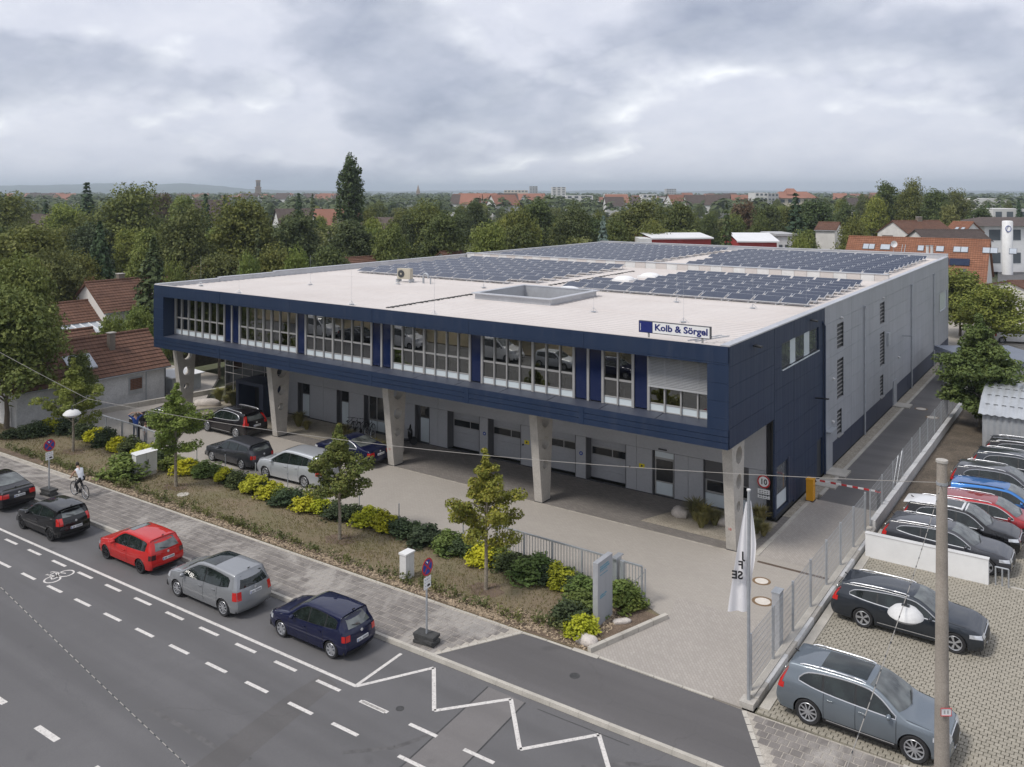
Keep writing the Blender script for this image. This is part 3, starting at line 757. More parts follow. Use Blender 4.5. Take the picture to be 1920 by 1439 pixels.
box('side_door_frame', m_grey_clad, SX-0.1, SX+0.06, 66.45, 67.55, 0.0, 1.85, bld)
for (a, b, c, d) in slits:
    f_ = box('slit_window', m_glass_dark, SX-0.20, SX-0.18, a, b, c, d, bld)
    n_ = int(round((d-c)/0.24))
    for i in range(n_+1):
        z = c + (d-c)*i/n_
        box('louvre', m_frame, SX-0.16, SX-0.01, a+0.02, b-0.02, z-0.02, z+0.012, f_)
    box('jamb', m_grey_clad, SX-0.18, SX+0.03, b, b+0.07, c, d, f_)
    if c < 2: box('sill', m_frame, SX-0.1, SX+0.12, a-0.05, b+0.05, c-0.08, c-0.02, f_)
put('warm_window', MB().box(SX-0.14, SX-0.07, fw_[0], fw_[1], fw_[2], fw_[3]), m_spandrel, bld)
box('warm_window_frame', m_frame, SX-0.1, SX+0.04, fw_[0]-0.06, fw_[0], fw_[2], fw_[3], bld)
for yy, zt_ in ((57.45, 8.15), (73.2, 8.1), (83.6, 8.1)):
    dp = put('downpipe', MB().cyl((SX+0.09, yy, 0.1), (SX+0.09, yy, zt_), 0.055, n=8), m_zinc, bld)
    box('hopper', m_zinc, SX, SX+0.16, yy-0.10, yy+0.10, zt_, zt_+0.16, dp)
    for z in (2.2, 4.2, 6.2): box('bracket', m_zinc, SX, SX+0.16, yy-0.07, yy+0.07, z-0.02, z+0.02, dp)
put('downpipe', MB().tube([(SX+0.08, 48.1, 0.1), (SX+0.08, 48.1, 8.2), (SX+0.02, 47.9, 8.45)], 0.06, 8), m_navy, bld)
for yy, z in ((37.0, 8.8), (45.7, 8.85)): put('wall_lamp', MB().bar((SX, yy, z), (SX+0.35, yy, z-0.05), 0.30, 0.07), m_black, bld)
for yy, z in ((46.6, 4.67), (70.0, 4.73)): put('wall_lamp', MB().bar((SX, yy, z-0.1), (SX+0.75, yy-0.3, z), 0.12, 0.06), m_zinc if yy > 60 else m_black, bld)
for yy, z in ((51.8, 8.25), (63.0, 8.25), (50.0, 5.0), (49.9, 2.6), (68.3, 3.3)): put('wall_spot', MB().cyl((SX, yy, z), (SX+0.14, yy, z-0.04), 0.07, n=10), m_offwhite, bld)
box('vent_box', m_zinc, SX, SX+0.12, 64.4, 65.1, 4.7, 5.6, bld)
# left side and back walls (out of the camera's sight but real)
put('left_wall', MB().prism([(X0, Y0+0.09), (X0+0.25, Y0+0.09), (xl(40)+0.25, 40.2), (xl(40), 40.2)], ZS, ZR-0.02), m_navy, bld)
put('left_wall', MB().prism([(xl(40.2), 40.2), (xl(40.2)+0.25, 40.2), (XB+0.25, Y1), (XB, Y1)], 0.0, ZR-0.02).box(xl(44), -54.0, 44.1, 44.2, 0, ZS), m_grey_clad, bld)
box('back_wall', m_grey_clad, XB, X1, Y1-0.085, Y1, 0.0, ZR-0.02, bld)
# ---- roof: ribbed pale sheet, skylight well, parapets
RZ = 8.98
SKX0, SKX1, SKY0, SKY1 = -31.8, -26.6, 41.8, 46.9
def ribs(x0f, x1f, y0, y1, pitch=0.5):
    mb = MB(); y = y0
    while y < y1-0.01:
        e = min(y+pitch, y1); a, b = x0f(y), x1f(y)
        ys = (y, y+(e-y)*0.70, y+(e-y)*0.76, y+(e-y)*0.94, e); zs = (RZ, RZ, RZ+0.028, RZ+0.028, RZ)
        for k in range(4): mb.face([(a, ys[k], zs[k]), (b, ys[k], zs[k]), (b, ys[k+1], zs[k+1]), (a, ys[k+1], zs[k+1])])
        y = e
    return mb
R1 = X1-0.30
L_ = lambda y: xl(y)+0.30
roof = put('roof', ribs(L_, lambda y: R1, Y0+0.12, SKY0), m_roof, bld)
put('roof_sheet', ribs(L_, lambda y: SKX0, SKY0, SKY1), m_roof, roof)
put('roof_sheet', ribs(lambda y: SKX1, lambda y: R1, SKY0, SKY1), m_roof, roof)
put('roof_sheet', ribs(L_, lambda y: R1, SKY1, Y1-0.4), m_roof, roof)
box('front_flashing', m_roof, X0+0.02, X1-0.02, Y0+0.015, Y0+0.16, ZR-0.02, ZR, bld)
wl_ = MB()
wl_.box(SKX0-0.14, SKX1+0.14, SKY0-0.14, SKY0, 8.0, 9.32).box(SKX0-0.14, SKX1+0.14, SKY1, SKY1+0.14, 8.0, 9.32)
wl_.box(SKX0-0.14, SKX0, SKY0, SKY1, 8.0, 9.32).box(SKX1, SKX1+0.14, SKY0, SKY1, 8.0, 9.32)
well = put('light_well', wl_, m_parapet, roof)
box('well_floor', m_fibre, SKX0, SKX1, SKY0, SKY1, 7.6, 7.65, well)
for a, b, c, d in ((SKX0-0.32, SKX1+0.32, SKY0-0.32, SKY0+0.02), (SKX0-0.32, SKX1+0.32, SKY1-0.02, SKY1+0.32), (SKX0-0.32, SKX0+0.02, SKY0+0.02, SKY1-0.02), (SKX1-0.02, SKX1+0.32, SKY0+0.02, SKY1-0.02)):
    box('well_coping', m_parapet, a, b, c, d, 9.32, 9.38, well)
# parapets
par = MB(); nseg = 12
for i in range(nseg):
    ya, yb2 = Y0+0.1+(Y1-Y0-0.1)*i/nseg, Y0+0.1+(Y1-Y0-0.1)*(i+1)/nseg
    put('parapet_sheet', MB().prism([(xl(ya)+0.02, ya+0.008), (xl(ya)+0.28, ya+0.008), (xl(yb2)+0.28, yb2-0.008), (xl(yb2)+0.02, yb2-0.008)], 8.7, ZR+0.16*min(1, i/2.0)), m_parapet, bld)
    put('coping', MB().prism([(xl(ya)-0.03, ya+0.004), (xl(ya)+0.34, ya+0.004), (xl(yb2)+0.34, yb2-0.004), (xl(yb2)-0.03, yb2-0.004)], ZR+0.16*min(1, i/2.0), ZR+0.05+0.16*min(1, i/2.0)), m_parapet, bld)
for i in range(nseg):
    ya, yb2 = Y0+(Y1-Y0)*i/nseg, Y0+(Y1-Y0)*(i+1)/nseg
    box('coping', m_parapet, X1-0.36, X1+0.03, ya+0.004, yb2-0.004, ZR-0.018, ZR+0.04, bld)
box('parapet_core', m_parapet, X1-0.32, X1-0.085, Y0+0.12, Y1-0.1, 8.8, ZR-0.02, bld)
MY = 66.5
nb = 40
for i in range(nb):
    a = xl(MY)+0.3 + (R1-xl(MY)-0.3)*i/nb; b = xl(MY)+0.3 + (R1-xl(MY)-0.3)*(i+1)/nb
    box('parapet_sheet', m_roof if i % 2 else m_offwhite, a+0.01, b-0.01, MY, MY+0.3, 8.9, 9.50, bld)
for i in range(8):
    a = xl(MY)+0.3 + (R1-xl(MY)-0.3)*i/8; b = xl(MY)+0.3 + (R1-xl(MY)-0.3)*(i+1)/8
    box('coping', m_parapet, a+0.004, b-0.004, MY-0.05, MY+0.36, 9.50, 9.55, bld)
for i in range(10):
    a = XB + (X1-XB)*i/10; b = XB + (X1-XB)*(i+1)/10
    box('parapet_sheet', m_parapet, a+0.008, b-0.008, Y1-0.4, Y1-0.086, 8.8, ZR+0.25, bld)
    box('coping', m_parapet, a+0.004, b-0.004, Y1-0.46, Y1+0.03, ZR+0.25, ZR+0.31, bld)
# ---- solar panels: nearest 300 stand as single panels, the far rest as one mass
pm = MB(); tl = radians(14); pw, pd = 1.52, 1.0
def pvpt(x, s, h): return (x, s*cos(tl)-h*sin(tl), 0.14+s*sin(tl)+h*cos(tl))
pm.add([pvpt(-pw/2+.03, .03, .035), pvpt(pw/2-.03, .03, .035), pvpt(pw/2-.03, pd-.03, .035), pvpt(-pw/2+.03, pd-.03, .035)], [(0,1,2,3)], 0)
o_ = [pvpt(-pw/2, 0, .03), pvpt(pw/2, 0, .03), pvpt(pw/2, pd, .03), pvpt(-pw/2, pd, .03), pvpt(-pw/2, 0, 0), pvpt(pw/2, 0, 0), pvpt(pw/2, pd, 0), pvpt(-pw/2, pd, 0)]
pm.add(o_, [(0,1,2,3),(7,6,5,4),(0,4,5,1),(1,5,6,2),(2,6,7,3),(3,7,4,0)], 1)
for sx in (-0.6, 0.6):
    pm.box(sx-0.03, sx+0.03, 0.05, pd*cos(tl)-0.03, 0.0, 0.05, 1); pm.bar((sx, pd*cos(tl)-0.06, 0.02), (sx, pd*cos(tl)-0.06, 0.14+pd*sin(tl)-0.01), 0.03, 0.03, m=1)
pv_me = pm.mesh('solar_panel', [m_pv, m_alu])
fields = []
def field(x_right, ncol, y_front, nrow, dy, lab, grp, drop=()):
    for r in range(nrow):
        for c in range(ncol):
            if (r, c) in drop: continue
            fields.append((x_right-0.8-1.64*c, y_front+dy*r, 'solar panel %s from the right in the %s row of the %s' % (ordinal(c+1), ordinal(r+1), lab), grp))
field(-14.0, 9, 49.2, 8, 1.78, 'front right field', 'solar panels of the front right field',
      {(r, 8) for r in (2, 3, 4, 5, 6, 7)} | {(r, 7) for r in ()})
for r in (0, 1, 2): fields.append((-14.8-1.64*9, 49.2+1.78*r, 'solar panel tenth from the right in the %s row of the front right field' % ordinal(r+1), 'solar panels of the front right field'))
field(-33.5, 10, 49.3, 9, 1.78, 'front left field', 'solar panels of the front left field', {(0, 0), (1, 0)} - {(1, 0)})
field(-14.2, 11, 70.0, 11, 1.85, 'back right field', 'solar panels of the back right field', {(r, 10) for r in range(0, 5)})
field(-34.2, 10, 69.6, 12, 1.80, 'back left field', 'solar panels of the back left field')
fields.sort(key=lambda f: hypot(f[0], f[1]))
for x, y, lab, grp in fields[:300]:
    link('solar_panel', pv_me, None, (x, y, RZ+0.045), label=lab, cat='solar panel', group=grp)
rest = MB()
for x, y, lab, grp in fields[300:]:
    o = len(rest.v); rest.v += [(a+x, b+y, c+RZ+0.045) for a, b, c in pm.v]; rest.f += [tuple(i+o for i in f) for f in pm.f]; rest.m += pm.m
put('far_solar_panels', rest, [m_pv, m_alu], None, label='farthest solar panels along the back edge of the roof', cat='solar panels', kind='stuff')
# ---- things on the roof
for i, (x, y) in enumerate(((-29.6, 53.6), (-29.4, 56.5), (-28.9, 59.8), (-29.2, 48.2))):
    mb = MB(); mb.box(x-0.75, x+0.75, y-0.75, y+0.75, RZ, RZ+0.15)
    mb.lathe([(0.72*cos(a*pi/12), RZ+0.15+0.22*sin(a*pi/12)) for a in range(7)], (x, y, 0), 18)
    put('dome_rooflight', mb, m_white, None, 40, label='white domed rooflight between the two front fields of solar panels', cat='rooflight', group='domed rooflights on the roof')
ac = thing('air_conditioner', 'beige air conditioning unit standing on the pale front roof', 'air conditioner', loc=(-41.9, 46.3, RZ+0.04), rz=radians(8))
m_beige = M('beige_casing', (0.46, 0.42, 0.33), 0.55, var=0.08)
box('casing', m_beige, -0.55, 0.55, -0.2, 0.2, 0.22, 0.98, ac)
put('fan_grille', MB().cyl((-0.2, -0.2, 0.6), (-0.2, -0.235, 0.6), 0.27, n=20), m_steel_dark, ac)
put('fan_hub', MB().cyl((-0.2, -0.236, 0.6), (-0.2, -0.25, 0.6), 0.07, n=12), m_beige, ac)
box('rail', m_zinc, -0.6, -0.5, -0.3, 0.3, 0.0, 0.22, ac); box('rail', m_zinc, 0.5, 0.6, -0.3, 0.3, 0.0, 0.22, ac)
vp = thing('roof_vent_pipe', 'bent grey vent pipe beside the roof air conditioner', 'vent pipe', loc=(-40.4, 46.6, RZ))
put('bend', MB().tube([(0, 0, 0)] + [(0, 0, 0.5)] + [(0.22-0.22*cos(a), 0, 0.5+0.22*sin(a)) for a in (0.5, 1.0, 1.57, 2.1, 2.7, 3.14)] + [(0.44, 0, 0.38)], 0.075, 8), m_zinc, vp, 40)
put('riser', MB().cyl((0.75, -0.1, 0), (0.75, -0.1, 0.5), 0.05, n=8), m_zinc, vp)
mb = MB()
for i in range(22): mb.box(-33.5, -33.3, 35.4+i*0.36, 35.62+i*0.36, RZ+0.03, RZ+0.075)
put('conductor_run', mb, m_rubber, None, label='dashed line of dark conductor blocks running back across the front roof', cat='conductor line')
mb = MB()
for i in range(22): mb.box(-32.2, -32.0, 50.4+i*0.6, 50.7+i*0.6, RZ+0.03, RZ+0.075)
put('conductor_run', mb, m_rubber, None, label='dashed line of conductor blocks between the two solar fields', cat='conductor line')
rods = [(-51.9, 36.3), (-46.0, 41.0), (-46.0, 35.0), (-41.3, 44.9), (-36.0, 35.2), (-35.0, 46.6), (-29.4, 34.8), (-23.0, 40.6), (-21.0, 47.0), (-16.4, 47.0), (-17.5, 40.0), (-14.2, 49.6), (-45.0, 58.0), (-39.0, 67.2), (-33.0, 67.2), (-24.0, 67.2), (-17.5, 67.2), (-27.0, 80.0), (-40.0, 80.0), (-20.0, 80.0)]
rm = MB().cyl((0, 0, 0), (0, 0, 2.1), 0.006, 0.004, n=5)
for a in range(3): rm.cyl((0, 0, 0.25), (0.28*cos(a*2.1), 0.28*sin(a*2.1), 0.0), 0.010, n=4)
rm.cyl((0, 0, 0), (0, 0, 0.05), 0.14, n=10)
rm = rm.mesh('lightning_rod', m_zinc)
for i, (x, y) in enumerate(rods):
    lab = 'thin lightning rod standing on the pale front roof' if y < 48 else 'thin lightning rod standing among the solar panels'
    link('lightning_rod', rm, None, (x, y, RZ+0.04), scale=(1, 1, 1.0 if y < 60 else 0.75), label=lab, cat='lightning rod', group='rods on the front roof' if y < 48 else 'rods among the panels')
# illuminated-box sign above the front edge
sg = thing('roof_sign', 'white sign box with navy lettering and a blue square above the front edge', 'sign', loc=(-17.1, 34.28, 9.36))
box('sign_box', m_frame_dark, 0, 3.34, -0.06, 0.08, 0.0, 0.52, sg)
box('blue_square', m_signnavy, 0.03, 0.66, -0.072, -0.061, 0.02, 0.50, sg)
box('white_face', m_white, 0.68, 3.30, -0.070, -0.061, 0.03, 0.49, sg)
text_mesh('lettering', 'Kolb & Sörgel', m_signnavy, 0.39, sg, (0.77, -0.074, 0.15), (radians(90), 0, 0), (1.12, 1, 1), 0.003, 0.012, spacing=1.0)
mb = MB()
for i in range(7): mb.box(0.075, 0.105, -0.0745, -0.073, 0.10+0.045*i, 0.128+0.045*i)
put('side_lettering', mb, m_white, sg)
for xx in (0.45, 2.95): box('bracket', m_frame, xx-0.03, xx+0.03, -0.02, 0.06, -0.20, 0.0, sg)
rl = thing('roof_ladder', 'short grey access ladder lying at the right front roof corner', 'ladder', loc=(-14.9, 34.5, RZ+0.1))
for dx in (0, 0.35): put('stringer', MB().bar((dx, 0, 0.08), (dx+0.9, 1.6, 0.18), 0.04, 0.05), m_alu, rl)
for i in range(5): put('rung', MB().bar((0.1+0.19*i, 0.15+0.32*i, 0.1+0.02*i), (0.44+0.19*i, 0.15+0.32*i, 0.1+0.02*i), 0.03, 0.03), m_alu, rl)
# ================================================================ ground, road, pavements
def sheet(name, pts, z, mat, parent=None, thick=0.0, **kw):
    mb = MB()
    if thick: mb.prism([(p[0], p[1]) for p in pts], z-thick, z)
    else: mb.face([(p[0], p[1], z) for p in pts])
    return put(name, mb, mat, parent, **kw)
Yk = lambda x: 21.72 + 0.016*(x+30)           # road side of the kerb
Yb = lambda x: 24.66 + 0.018*(x+30) - 0.00022*max(0, -x-38)**2   # back of the pavement
ZRD = -0.12
land_ = MB(); LS = 10700
land_.face([(-LS, -LS, -0.45), (LS, -LS, -0.45), (LS, LS, -0.45), (-LS, LS, -0.45)])
put('ground', land_, m_land, None, kind='structure')
xs = [-130, -90, -70, -55, -40, -25, -10, 10, 40, 90]
road = sheet('road', [(x, -28) for x in (xs[0], xs[-1])] + [(x, Yk(x)) for x in reversed(xs)], ZRD, m_road, None, 0.2, kind='structure')
# ---- kerb stones, each a part of the pavement
pav_base = sheet('pavement', [(x, Yk(x)+0.15) for x in xs] + [(x, Yb(x)) for x in reversed(xs)], -0.011, m_joint, None, 0.2, kind='structure')
ks = MB().box(0.004, 0.996, 0, 0.15, -0.2, 0.0)
ks.v = [(x, y+(0.02 if (z == 0.0 and y == 0) else 0), z) for x, y, z in ks.v]
ks = ks.mesh('kerb_stone', m_kerb)
for i in range(86):
    x = -72 + i
    link('kerb_stone', ks, pav_base, (x, Yk(x+0.5), 0.012), (0, 0, 0.016))
# ---- slabs: the 300 nearest are single stones
def stones(parent, mat, cells, n_single, names, t=0.06, gap=0.016, jit=0.004):
    """cells: (x, y, w, d, rot). nearest n_single become objects, the rest one mass"""
    rr = random.Random(5); cells = sorted(cells, key=lambda c: hypot(c[0], c[1]))
    cache = {}
    def unit(w, d):
        k = (round(w, 2), round(d, 2))
        if k not in cache:
            a, b = w/2-gap/2, d/2-gap/2; mb = MB(); c = 0.008
            mb.add([(-a,-b,-t),(a,-b,-t),(a,b,-t),(-a,b,-t),(-a,-b,-c),(a,-b,-c),(a,b,-c),(-a,b,-c),(-a+c,-b+c,0),(a-c,-b+c,0),(a-c,b-c,0),(-a+c,b-c,0)],
                   [(0,1,5,4),(1,2,6,5),(2,3,7,6),(3,0,4,7),(4,5,9,8),(5,6,10,9),(6,7,11,10),(7,4,8,11),(8,9,10,11)])
            cache[k] = (mb, mb.mesh(names[0], mat))
        return cache[k]
    mass_ = MB()
    for i, (x, y, w, d, r) in enumerate(cells):
        mb, me = unit(w, d); dz = rr.uniform(-jit, jit); tx, ty = rr.uniform(-.012, .012), rr.uniform(-.012, .012)
        if i < n_single: link(names[0], me, parent, (x, y, dz), (tx, ty, r))
        else:
            o = len(mass_.v); ca, sa = cos(r), sin(r)
            for a, b, c in mb.v[4:]: mass_.v.append((x+a*ca-b*sa, y+a*sa+b*ca, c+dz+a*ty*-1+b*tx))
            for f in mb.f[4:]: mass_.f.append(tuple(k-4+o for k in f)); mass_.m.append(0)
    if mass_.f: put(names[1], mass_, mat, parent, kind='stuff')
apron_l = lambda y: -18.65 + (y-22.0)*(1.62/2.9)      # left edge of the asphalt apron
apron_r = lambda y: -9.05 + (25.05-y)*0.62
cells = []
rowh = 0.305; y = 0.0; row = 0
while True:
    yy = 0.17 + rowh*(row+0.5)
    if yy > 3.2: break
    x = -64.0 + (row % 2)*0.15
    while x < 6:
        Y_ = Yk(x)+yy
        ok = Y_+rowh/2 < Yb(x)+0.02
        if ok and (x+0.15 < apron_l(Y_)-0.12 or x-0.15 > apron_r(Y_)+0.15):
            big_ = x > -9
            cells.append((x, Y_, 0.305, rowh, 0.016))
        x += 0.305
    row += 1
stones(pav_base, m_slab, cells, 300, ('paving_slab', 'far_paving_slabs'), gap=0.024, jit=0.002)
# narrow edging at the back of the pavement and beside the apron
eg = MB().box(-0.49, 0.49, -0.05, 0.05, -0.1, 0.012).mesh('edging_stone', m_kerb)
for i in range(58):
    x = -72 + i
    link('edging_stone', eg, pav_base, (x+0.5, Yb(x+0.5)+0.05, 0.0), (0, 0, 0.018))
for i in range(14):
    link('edging_stone', eg, pav_base, (-14.2+i*1.0-0.3+(5.4 if i > 4 else 0), 25.08, 0.004), (0, 0, 0.0))
for (p, q) in (((-18.68, 22.0), (-17.05, 24.9)), ((-7.2, 22.05), (-9.0, 25.0))):
    for i in range(10):
        t = (i+0.5)/10; a = atan2(q[1]-p[1], q[0]-p[0])
        link('edging_sett', MB().box(-0.155, 0.155, -0.07, 0.07, -0.1, 0.008).mesh('edging_sett', m_kerb), pav_base, (p[0]+(q[0]-p[0])*t, p[1]+(q[1]-p[1])*t, 0), (0, 0, a))
apron = sheet('driveway_apron', [(-18.55, Yk(-18.5)+0.15), (-7.25, Yk(-7.2)+0.15), (-9.0, 25.0), (-14.4, 25.0), (-16.95, 24.86)], 0.004, m_apron, None, 0.15, kind='structure')
put('inspection_cover', MB().cyl((-14.1, 23.66, 0.0), (-14.1, 23.66, 0.009), 0.17, n=18), m_seam, apron)
# ---- road markings, seams, repairs
zm = ZRD + 0.004
def stripe(name, p, q, w, mat=None, z=zm, parent=road):
    p, q = Vector(p), Vector(q); d = (q-p).normalized(); n = Vector((-d.y, d.x))*w/2
    return put(name, MB().face([(*(p-n), z), (*(q-n), z), (*(q+n), z), (*(p+n), z)]), mat or m_mark, parent)
L1 = lambda x: 19.13 + 0.022*(x+30)
xx = -60.0
while xx < -19.7:
    b = min(xx+6.0, -19.58)
    stripe('edge_line', (xx+0.01, L1(xx)), (b, L1(b)), 0.13); xx += 6.0
zig = [(-19.59, 19.36), (-18.26, 21.58), (-16.74, 19.80), (-15.18, 21.62), (-13.60, 19.81), (-12.10, 21.66), (-10.6, 19.86), (-9.1, 21.7)]
for p, q in zip(zig, zig[1:]): stripe('zigzag_line', p, q, 0.13)
stripe('zigzag_line', (-19.62, 19.36), (-19.72, 21.6), 0.12, z=zm+0.003)
dash = MB().face([(-0.52, -0.065, 0), (0.52, -0.065, 0), (0.52, 0.065, 0), (-0.52, 0.065, 0)]).mesh('lane_dash', m_mark)
for k in range(20): link('lane_dash', dash, road, (-56.35+2.0*k, 18.68+0.0205*(-56.35+2*k+30), zm), (0, 0, 0.022))
for k in range(4): link('lane_dash', dash, road, (-18.42+2.02*k, 18.88+0.02*k, zm), (0, 0, 0.02))
for k in range(17): link('lane_dash', dash, road, (-52.1+2.0*k-0.05, 17.345+0.0215*(-52.1+2*k+30), zm), (0, 0, 0.022))
for k in range(3): link('lane_dash', dash, road, (-18.3+2.6*k, 17.62+0.04*k, zm), (0, 0, 0.02))
for k in range(10): link('lane_dash', dash, road, (-37.6+3.1*k-0.03, 12.45+0.02*k, zm), (0, 0, 0.02), (1.08, 1.5, 1))
# bicycle pictogram
bs = MB(); c0 = at(98, 1087, zm); c1 = at(123.5, 1075.5, zm); u_ = (c1-c0); L_b = u_.length; u_ = u_.normalized(); v_ = Vector((-u_.y, u_.x, 0))
def bp(a, b): p = c0 + u_*(a*L_b) + v_*b; return (p.x, p.y, zm)
def bring(a, b, r, w):
    for i in range(20):
        t0, t1 = 2*pi*i/20, 2*pi*(i+1)/20
        f = lambda t, rr: (c0+u_*(a*L_b)+v_*b + u_*(rr*cos(t)) + v_*(rr*sin(t)))
        bs.face([f(t0, r), f(t0, r-w), f(t1, r-w), f(t1, r)])
def bline(p, q, w=0.06):
    p, q = Vector(bp(*p)), Vector(bp(*q)); d = (q-p).normalized(); n = Vector((-d.y, d.x, 0))*w/2
    bs.face([p-n, q-n, q+n, p+n])
bring(0, 0, 0.33, 0.07); bring(1, 0, 0.33, 0.07)
for p, q in (((0, 0), (0.36, 0.48)), ((0.36, 0.48), (0.82, 0.48)), ((0.82, 0.48), (0.45, 0)), ((0.45, 0), (0, 0)), ((0.45, 0), (0.32, 0.60)), ((1, 0), (0.78, 0.66)), ((0.78, 0.66), (0.66, 0.66)), ((0.24, 0.61), (0.42, 0.61))): bline(p, q)
for k, v3 in enumerate(bs.v): bs.v[k] = (v3[0], v3[1], zm+0.001)
put('bicycle_symbol', bs, m_mark, road)
def ppoly(name, pts, z, mat): return put(name, MB().face([tuple(at(x, y, z)) for x, y in pts]), mat, road)
ppoly('repair_patch', [(330, 1460), (545, 1300), (606, 1264), (633, 1284), (575, 1330), (418, 1460)], ZRD+0.0015, m_patch)
ppoly('repair_patch', [(728, 1460), (915, 1288), (985, 1318), (848, 1460)], ZRD+0.0015, m_patch2)
def pseam(a, b, w): 
    p, q = at(*a, 0), at(*b, 0); stripe('bitumen_seam', (at(*a, ZRD).x, at(*a, ZRD).y), (at(*b, ZRD).x, at(*b, ZRD).y), w, m_seam, ZRD+0.0028)
pseam((728, 1460), (915, 1288), 0.05); pseam((848, 1460), (985, 1318), 0.05); pseam((1008, 1330), (1180, 1398), 0.03)
for pts in ([(280, 1330), (340, 1362), (400, 1400), (470, 1425)], [(640, 1412), (740, 1402), (830, 1370), (905, 1330)], [(1090, 1439), (1180, 1432), (1260, 1440)]):
    for a, b in zip(pts, pts[1:]):
        stripe('tyre_mark', (at(*a, ZRD).x, at(*a, ZRD).y), (at(*b, ZRD).x, at(*b, ZRD).y), 0.16, m_tyre_mark, ZRD+0.0010)
put('gully_cover', MB().cyl((*at(750, 1329, ZRD).xy, ZRD), (*at(750, 1329, ZRD).xy, ZRD+0.006), 0.13, n=16), m_seam, road)
# ---- forecourt
court = sheet('forecourt', [(-84, 29.25), (-14.35, 29.25), (-13.25, 28.75), (-14.40, 25.10), (-9.10, 25.10), (-9.10, 44.25), (-12.42, 44.25), (-12.42, 41.0), (-12.6, 35.75), (-54.5, 35.75), (-54.5, 38.3), (-62.0, 45.2), (-84, 45.2)], 0.0, m_court, None, 0.3, kind='structure')
sheet('driveway_paving', [(-14.25, 25.12), (-9.12, 25.12), (-9.12, 30.5), (-13.6, 30.5), (-13.2, 28.75)], 0.004, m_drive, court)
sheet('driveway_paving', [(-12.4, 36.0), (-9.12, 36.0), (-9.12, 44.24), (-12.4, 44.24)], 0.004, m_drive, court)
box('channel_drain', M('rusty_grate', (0.105, 0.075, 0.055), 0.8, var=0.3, scale=8), -12.15, -9.2, 35.32, 35.48, 0.0, 0.008, court)
box('paving_joint', m_joint, -54.0, -12.9, 35.70, 35.80, 0.0, 0.006, court)
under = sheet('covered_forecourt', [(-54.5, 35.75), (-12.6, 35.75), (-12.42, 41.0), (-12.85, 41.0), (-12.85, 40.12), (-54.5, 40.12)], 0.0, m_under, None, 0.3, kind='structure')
m_cover = M('pale_cover', (0.66, 0.61, 0.54), 0.8, var=0.1, scale=4)
m_rust = M('rust_stained_paving', (0.20, 0.13, 0.07), 0.9, var=0.3, scale=3)
for (px, py, r) in ((1428, 1090, 0.36), (1430, 1128, 0.40)):
    p = at(px, py); 
    c_ = put('manhole_cover', MB().cyl((p.x, p.y, 0.0), (p.x, p.y, 0.008), r*0.72, n=24), m_cover, court)
    put('cover_ring', MB().cyl((p.x, p.y, 0.0), (p.x, p.y, 0.006), r, n=24), m_rust, court)
lane = sheet('service_lane', [(-12.05, 44.25), (-9.10, 44.25), (-8.95, 92.0), (-12.05, 92.0)], 0.0, m_lane, None, 0.3, kind='structure')
sheet('rear_court', [(-60, 92.45), (-12.86, 92.45), (-12.86, 92.0), (-6, 92.0), (4, 88), (40, 92), (40, 128), (-60, 128)], 0.0, m_court, None, 0.3, kind='structure')
for (px, py) in ((1727, 767), (1748, 783)):
    p = at(px, py); put('manhole_cover', MB().cyl((p.x, p.y, 0.0), (p.x, p.y, 0.006), 0.34, n=20), m_cover, lane)
    put('cover_ring', MB().cyl((p.x, p.y, 0.0), (p.x, p.y, 0.004), 0.44, n=20), m_rust, lane)
stripe('bitumen_seam', (-12.0, 61.3), (-9.1, 61.2), 0.08, m_patch2, 0.003, lane)
# pale gravel strip and kerb along the side wall
grv = sheet('gravel_strip', [(-12.85, 41.0), (-12.42, 41.0), (-12.42, 44.2), (-12.25, 44.2), (-12.25, 92.0), (-12.86, 92.0)], 0.02, m_gravel, None, 0.3, kind='structure')
lk = MB().box(-0.09, 0.09, 0.005, 0.995, -0.2, 0.05).mesh('kerb_stone', m_kerb)
for i in range(47): link('kerb_stone', lk, grv, (-12.14, 44.9+i, 0))
for i in range(9): link('kerb_stone', lk, grv, (-12.38, 35.9+i*0.93, -0.015))
for yy, h in ((46.2, 0.03), (48.3, 0.05), (66.3, 0.05)): box('door_step', m_kerb, -12.84, -11.75, yy, yy+1.3, 0.0, h+0.05, grv)
# beds under the building: gravel by the columns
sheet('gravel_bed', [(-18.2, 36.6), (-13.0, 36.6), (-12.75, 40.0), (-16.9, 40.0)], 0.006, m_gravel, under)
sheet('gravel_bed', [(-47.6, 36.6), (-36.2, 37.2), (-36.8, 40.0), (-47.6, 40.0)], 0.006, m_gravel, under)
sheet('gravel_bed', [(-54.2, 35.9), (-50.6, 35.9), (-50.6, 39.9), (-54.2, 39.9)], 0.006, m_gravel, under)
